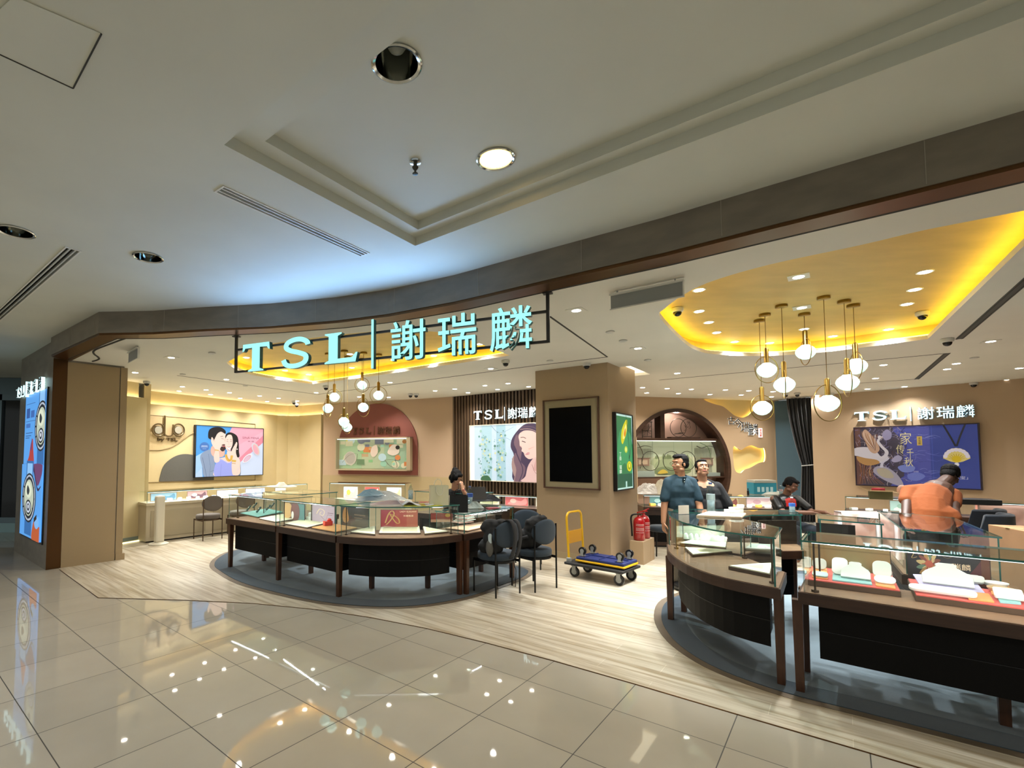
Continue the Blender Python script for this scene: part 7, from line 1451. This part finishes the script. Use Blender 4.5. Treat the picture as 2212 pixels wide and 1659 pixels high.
# --- seated person at the far counter
fx, fy = 5.66, 7.66; t = thing('person', 'seated person in black and red looking down at the moon gate counter', 'person', (fx, fy, .003)); B = lambda x, y, z: Vector((fx+x, fy+y, z))
mb = MB(); hc, hR, hs = head(mb, B(.02, -.08, 1.19), radians(35), radians(28), 0, .95)
limb(mb, [B(0, .02, 1.0), B(.01, -.03, 1.12)], [.06, .052]); mb.ell(B(0, .03, .85), (.18, .11, .18)); mb.ell(B(0, .05, .62), (.17, .13, .17))
limb(mb, [B(-.19, .02, .97), B(-.2, -.18, .78), B(.08, -.38, .80)], [.052, .044, .03]); hand(mb, B(.08, -.38, .80), (1, -.2, -.1), (0, -.3, -1), 1, .95, .6)
limb(mb, [B(.19, .02, .97), B(.27, -.14, .78), B(.3, -.36, .80)], [.052, .044, .03]); hand(mb, B(.3, -.36, .80), (.2, -1, -.1), (0, -.3, -1), -1, .95, .6)
for sx in (-1, 1): limb(mb, [B(sx*.1, .05, .55), B(sx*.13, -.33, .54), B(sx*.13, -.34, .1)], [.085, .06, .042])
melt(mb, 'body', [mat('skin_tan', '#6f4a35', .55), M_lip, M_brow, M_eyew], t, .008, 2, facefn(hc, hR, hs))
mb = MB(); mb.ell(B(0, .03, .88), (.205, .135, .18)); mb.ell(B(0, .05, .65), (.19, .15, .17)); limb(mb, [B(-.17, .02, .96), B(-.2, -.12, .84)], [.07, .062]); limb(mb, [B(.17, .02, .96), B(.25, -.09, .84)], [.07, .062])
melt(mb, 'top', [M_black, mat('red_scarf', '#b3201c', .6)], t, .009, 2, lambda p: 1 if (p.z > .86 and p.y < fy-.07 and abs(p.x-fx) < .08) else 0)
mb = MB()
for sx in (-1, 1): limb(mb, [B(sx*.1, .05, .55), B(sx*.13, -.33, .54), B(sx*.13, -.34, .14)], [.1, .075, .06])
melt(mb, 'trousers', M_navy, t, .012, 2)
hair(t, hc, hR, hs, [((0, .035, .045), (.083, .088, .085)), ((0, -.03, .082), (.06, .055, .03)), ((0, .08, -.02), (.065, .04, .06)), ((-.066, .02, .02), (.018, .045, .045)), ((.066, .02, .02), (.018, .045, .045))], .008)
mb = MB(); c_ = Vector((fx, fy+.08, 0)); mb.lathe([(.2, .40), (.22, .42), (.22, .45), (.2, .46)], c_, 24); s_ = thing('stool', 'dark stool under the seated person at the moon gate counter', 'stool', (c_.x, c_.y, .003)); mb.build('seat', M_navy, s_, True)
for a in (.7, 2.3, 3.8, 5.4): MB().tube([c_+Vector((.16*cos(a), .16*sin(a), .41)), c_+Vector((.17*cos(a), .17*sin(a), .003))], .012, 8).build('leg', M_metb, s_, True)
# --- woman on the phone inside the left island
fx, fy = .47, 7.62; t = thing('person', 'dark-haired woman with head bowed and hand to her face behind the cream bag', 'person', (fx, fy, .003)); B = lambda x, y, z: Vector((fx+x, fy+y, z))
mb = MB(); hc, hR, hs = head(mb, B(-.0, -.10, 1.30), radians(38), radians(30), 0, .98)
limb(mb, [B(-.02, .02, 1.10), B(-.01, -.05, 1.24)], [.055, .05]); mb.ell(B(-.03, .04, .95), (.16, .11, .18)); mb.ell(B(-.03, .06, .72), (.15, .12, .18))
limb(mb, [B(.13, .02, 1.07), B(.22, -.16, .93), B(.09, -.22, 1.13)], [.05, .042, .028]); hand(mb, B(.09, -.22, 1.13), (-.15, .1, 1), (-.5, .6, .2), 1, .95, .4)
limb(mb, [B(-.19, .02, 1.07), B(-.24, -.15, .88), B(-.08, -.3, .92)], [.05, .042, .028]); hand(mb, B(-.08, -.3, .92), (1, -.2, .1), (0, 0, -1), -1, .95, .5)
for sx in (-1, 1): limb(mb, [B(sx*.09-.03, .05, .66), B(sx*.11-.03, -.28, .62), B(sx*.11-.03, -.22, .1)], [.085, .06, .042])
melt(mb, 'body', [M_skin_l, M_lip, M_brow, M_eyew], t, .007, 2, facefn(hc, hR, hs))
mb = MB(); mb.ell(B(-.03, .04, .97), (.19, .135, .17)); mb.ell(B(-.03, .06, .74), (.18, .145, .19)); limb(mb, [B(.11, .02, 1.07), B(.21, -.13, .95)], [.068, .06]); limb(mb, [B(-.17, .02, 1.07), B(-.23, -.12, .92)], [.068, .06])
melt(mb, 'top', mat('black_top', '#0c0c0f', .9), t, .009, 2)
mb = MB()
for sx in (-1, 1): limb(mb, [B(sx*.09-.03, .05, .66), B(sx*.11-.03, -.28, .62), B(sx*.11-.03, -.22, .12)], [.1, .075, .06])
melt(mb, 'trousers', M_black, t, .012, 2)
hair(t, hc, hR, hs, [((0, .03, .05), (.088, .098, .088)), ((0, .09, .10), (.05, .045, .045)), ((0, -.03, .085), (.065, .06, .032)), ((0, .085, -.03), (.07, .045, .07)), ((-.075, .0, -.0), (.02, .045, .09)), ((.075, .01, .0), (.018, .045, .06)), ((-.06, -.05, .04), (.025, .04, .05))], .007)
mb = MB(); c_ = Vector((fx-.03, fy+.1, 0)); mb.lathe([(.18, .55), (.2, .57), (.2, .60), (.18, .61)], c_, 24); s_ = thing('stool', 'dark high stool under the woman inside the left island', 'stool', (c_.x, c_.y, .013)); mb.build('seat', M_black, s_, True)
MB().tube([c_+UP*.55, c_+UP*.02], .02, 10).build('column', M_metb, s_, True); MB().lathe([(.18, .013), (.18, .02), (.03, .03)], c_, 24).build('foot', M_metb, s_, True)
# --- backpacks on the chairs
M_bp = mat('backpack_grey', '#2b2b2d', .85, bump=.3, bscale=80); M_bp2 = mat('backpack_black', '#0b0b0c', .8)
o_ = ch1.location; fd = Vector((-.56, .83, 0)); rt = Vector((.83, .56, 0)); K = lambda a, b, z: Vector((o_.x, o_.y, 0))+rt*a+fd*b+UP*z
t = thing('backpack', 'grey and black backpack hanging over the back of the nearest blue chair', 'backpack', K(-.08, -.05, .5))
mb = MB(); mb.ell(K(-.10, -.08, .66), (.15, .11, .19), Matrix.Rotation(math.atan2(rt.y, rt.x), 3, 'Z')); mb.ell(K(-.12, -.05, .80), (.13, .09, .1)); mb.ell(K(-.14, .0, .57), (.11, .08, .1)); mb.ell(K(-.02, -.12, .84), (.08, .07, .06)); melt(mb, 'bag_body', M_bp2, t, .01, 2, disp=lambda v: Vector((.006*sin(v.z*60), .006*sin(v.x*70), 0)))
mb = MB()
for a, w in ((-.02, .03), (.06, .026)): 
    pts = [K(a, -.16, .86), K(a+.02, -.25, .89), K(a+.04, -.30, .78), K(a+.05, -.28, .6), K(a+.03, -.24, .45)]
    L_ = crom([tuple(p) for p in pts], 5, False)
    vs = []
    for p_ in L_: vs += [Vector(p_)-rt*w, Vector(p_)+rt*w]
    mb.add(vs, [(2*i, 2*i+1, 2*i+3, 2*i+2) for i in range(len(L_)-1)])
o = mb.build('strap', M_bp, t, True); s_ = o.modifiers.new('s', 'SOLIDIFY'); s_.thickness = .008
mb = MB(); mb.ell(K(-.21, -.12, .58), (.045, .04, .11)); mb.build('side_pocket', mat('mesh_grey', '#55534e', .8), t, True); mb = MB(); mb.lathe([(.025, 0), (.025, .12), (.012, .14)], K(-.21, -.13, .60), 14); mb.build('bottle', mat('bottle_tint', '#aab7b9', .2), t, True)
mb = MB(); mb.tube(crom([tuple(K(.05, -.26, .47)), tuple(K(.06, -.25, .36)), tuple(K(.08, -.25, .30)), tuple(K(.06, -.26, .12))], 4, False), .004, 6); mb.build('loose_strap', M_bp2, t, True)
o_ = Vector((1.36, 6.20, 0)); t = thing('backpack', 'black bag slumped on the seat of the chair at the end of the left island', 'backpack', K(-.06, .0, .5))
mb = MB(); mb.ell(K(-.08, -.02, .62), (.16, .12, .14)); mb.ell(K(-.04, -.08, .76), (.15, .09, .13)); mb.ell(K(.0, -.10, .86), (.11, .06, .05)); mb.ell(K(-.12, .04, .55), (.14, .12, .07)); melt(mb, 'bag_body', M_bp2, t, .01, 2, disp=lambda v: Vector((.008*sin(v.z*50), .006*sin(v.x*60), .004*sin(v.x*90))))
mb = MB(); mb.tube(crom([tuple(K(-.2, .1, .56)), tuple(K(-.24, .0, .62)), tuple(K(-.2, -.1, .66))], 4, False), .02, 8); mb.build('strap', M_bp, t, True)
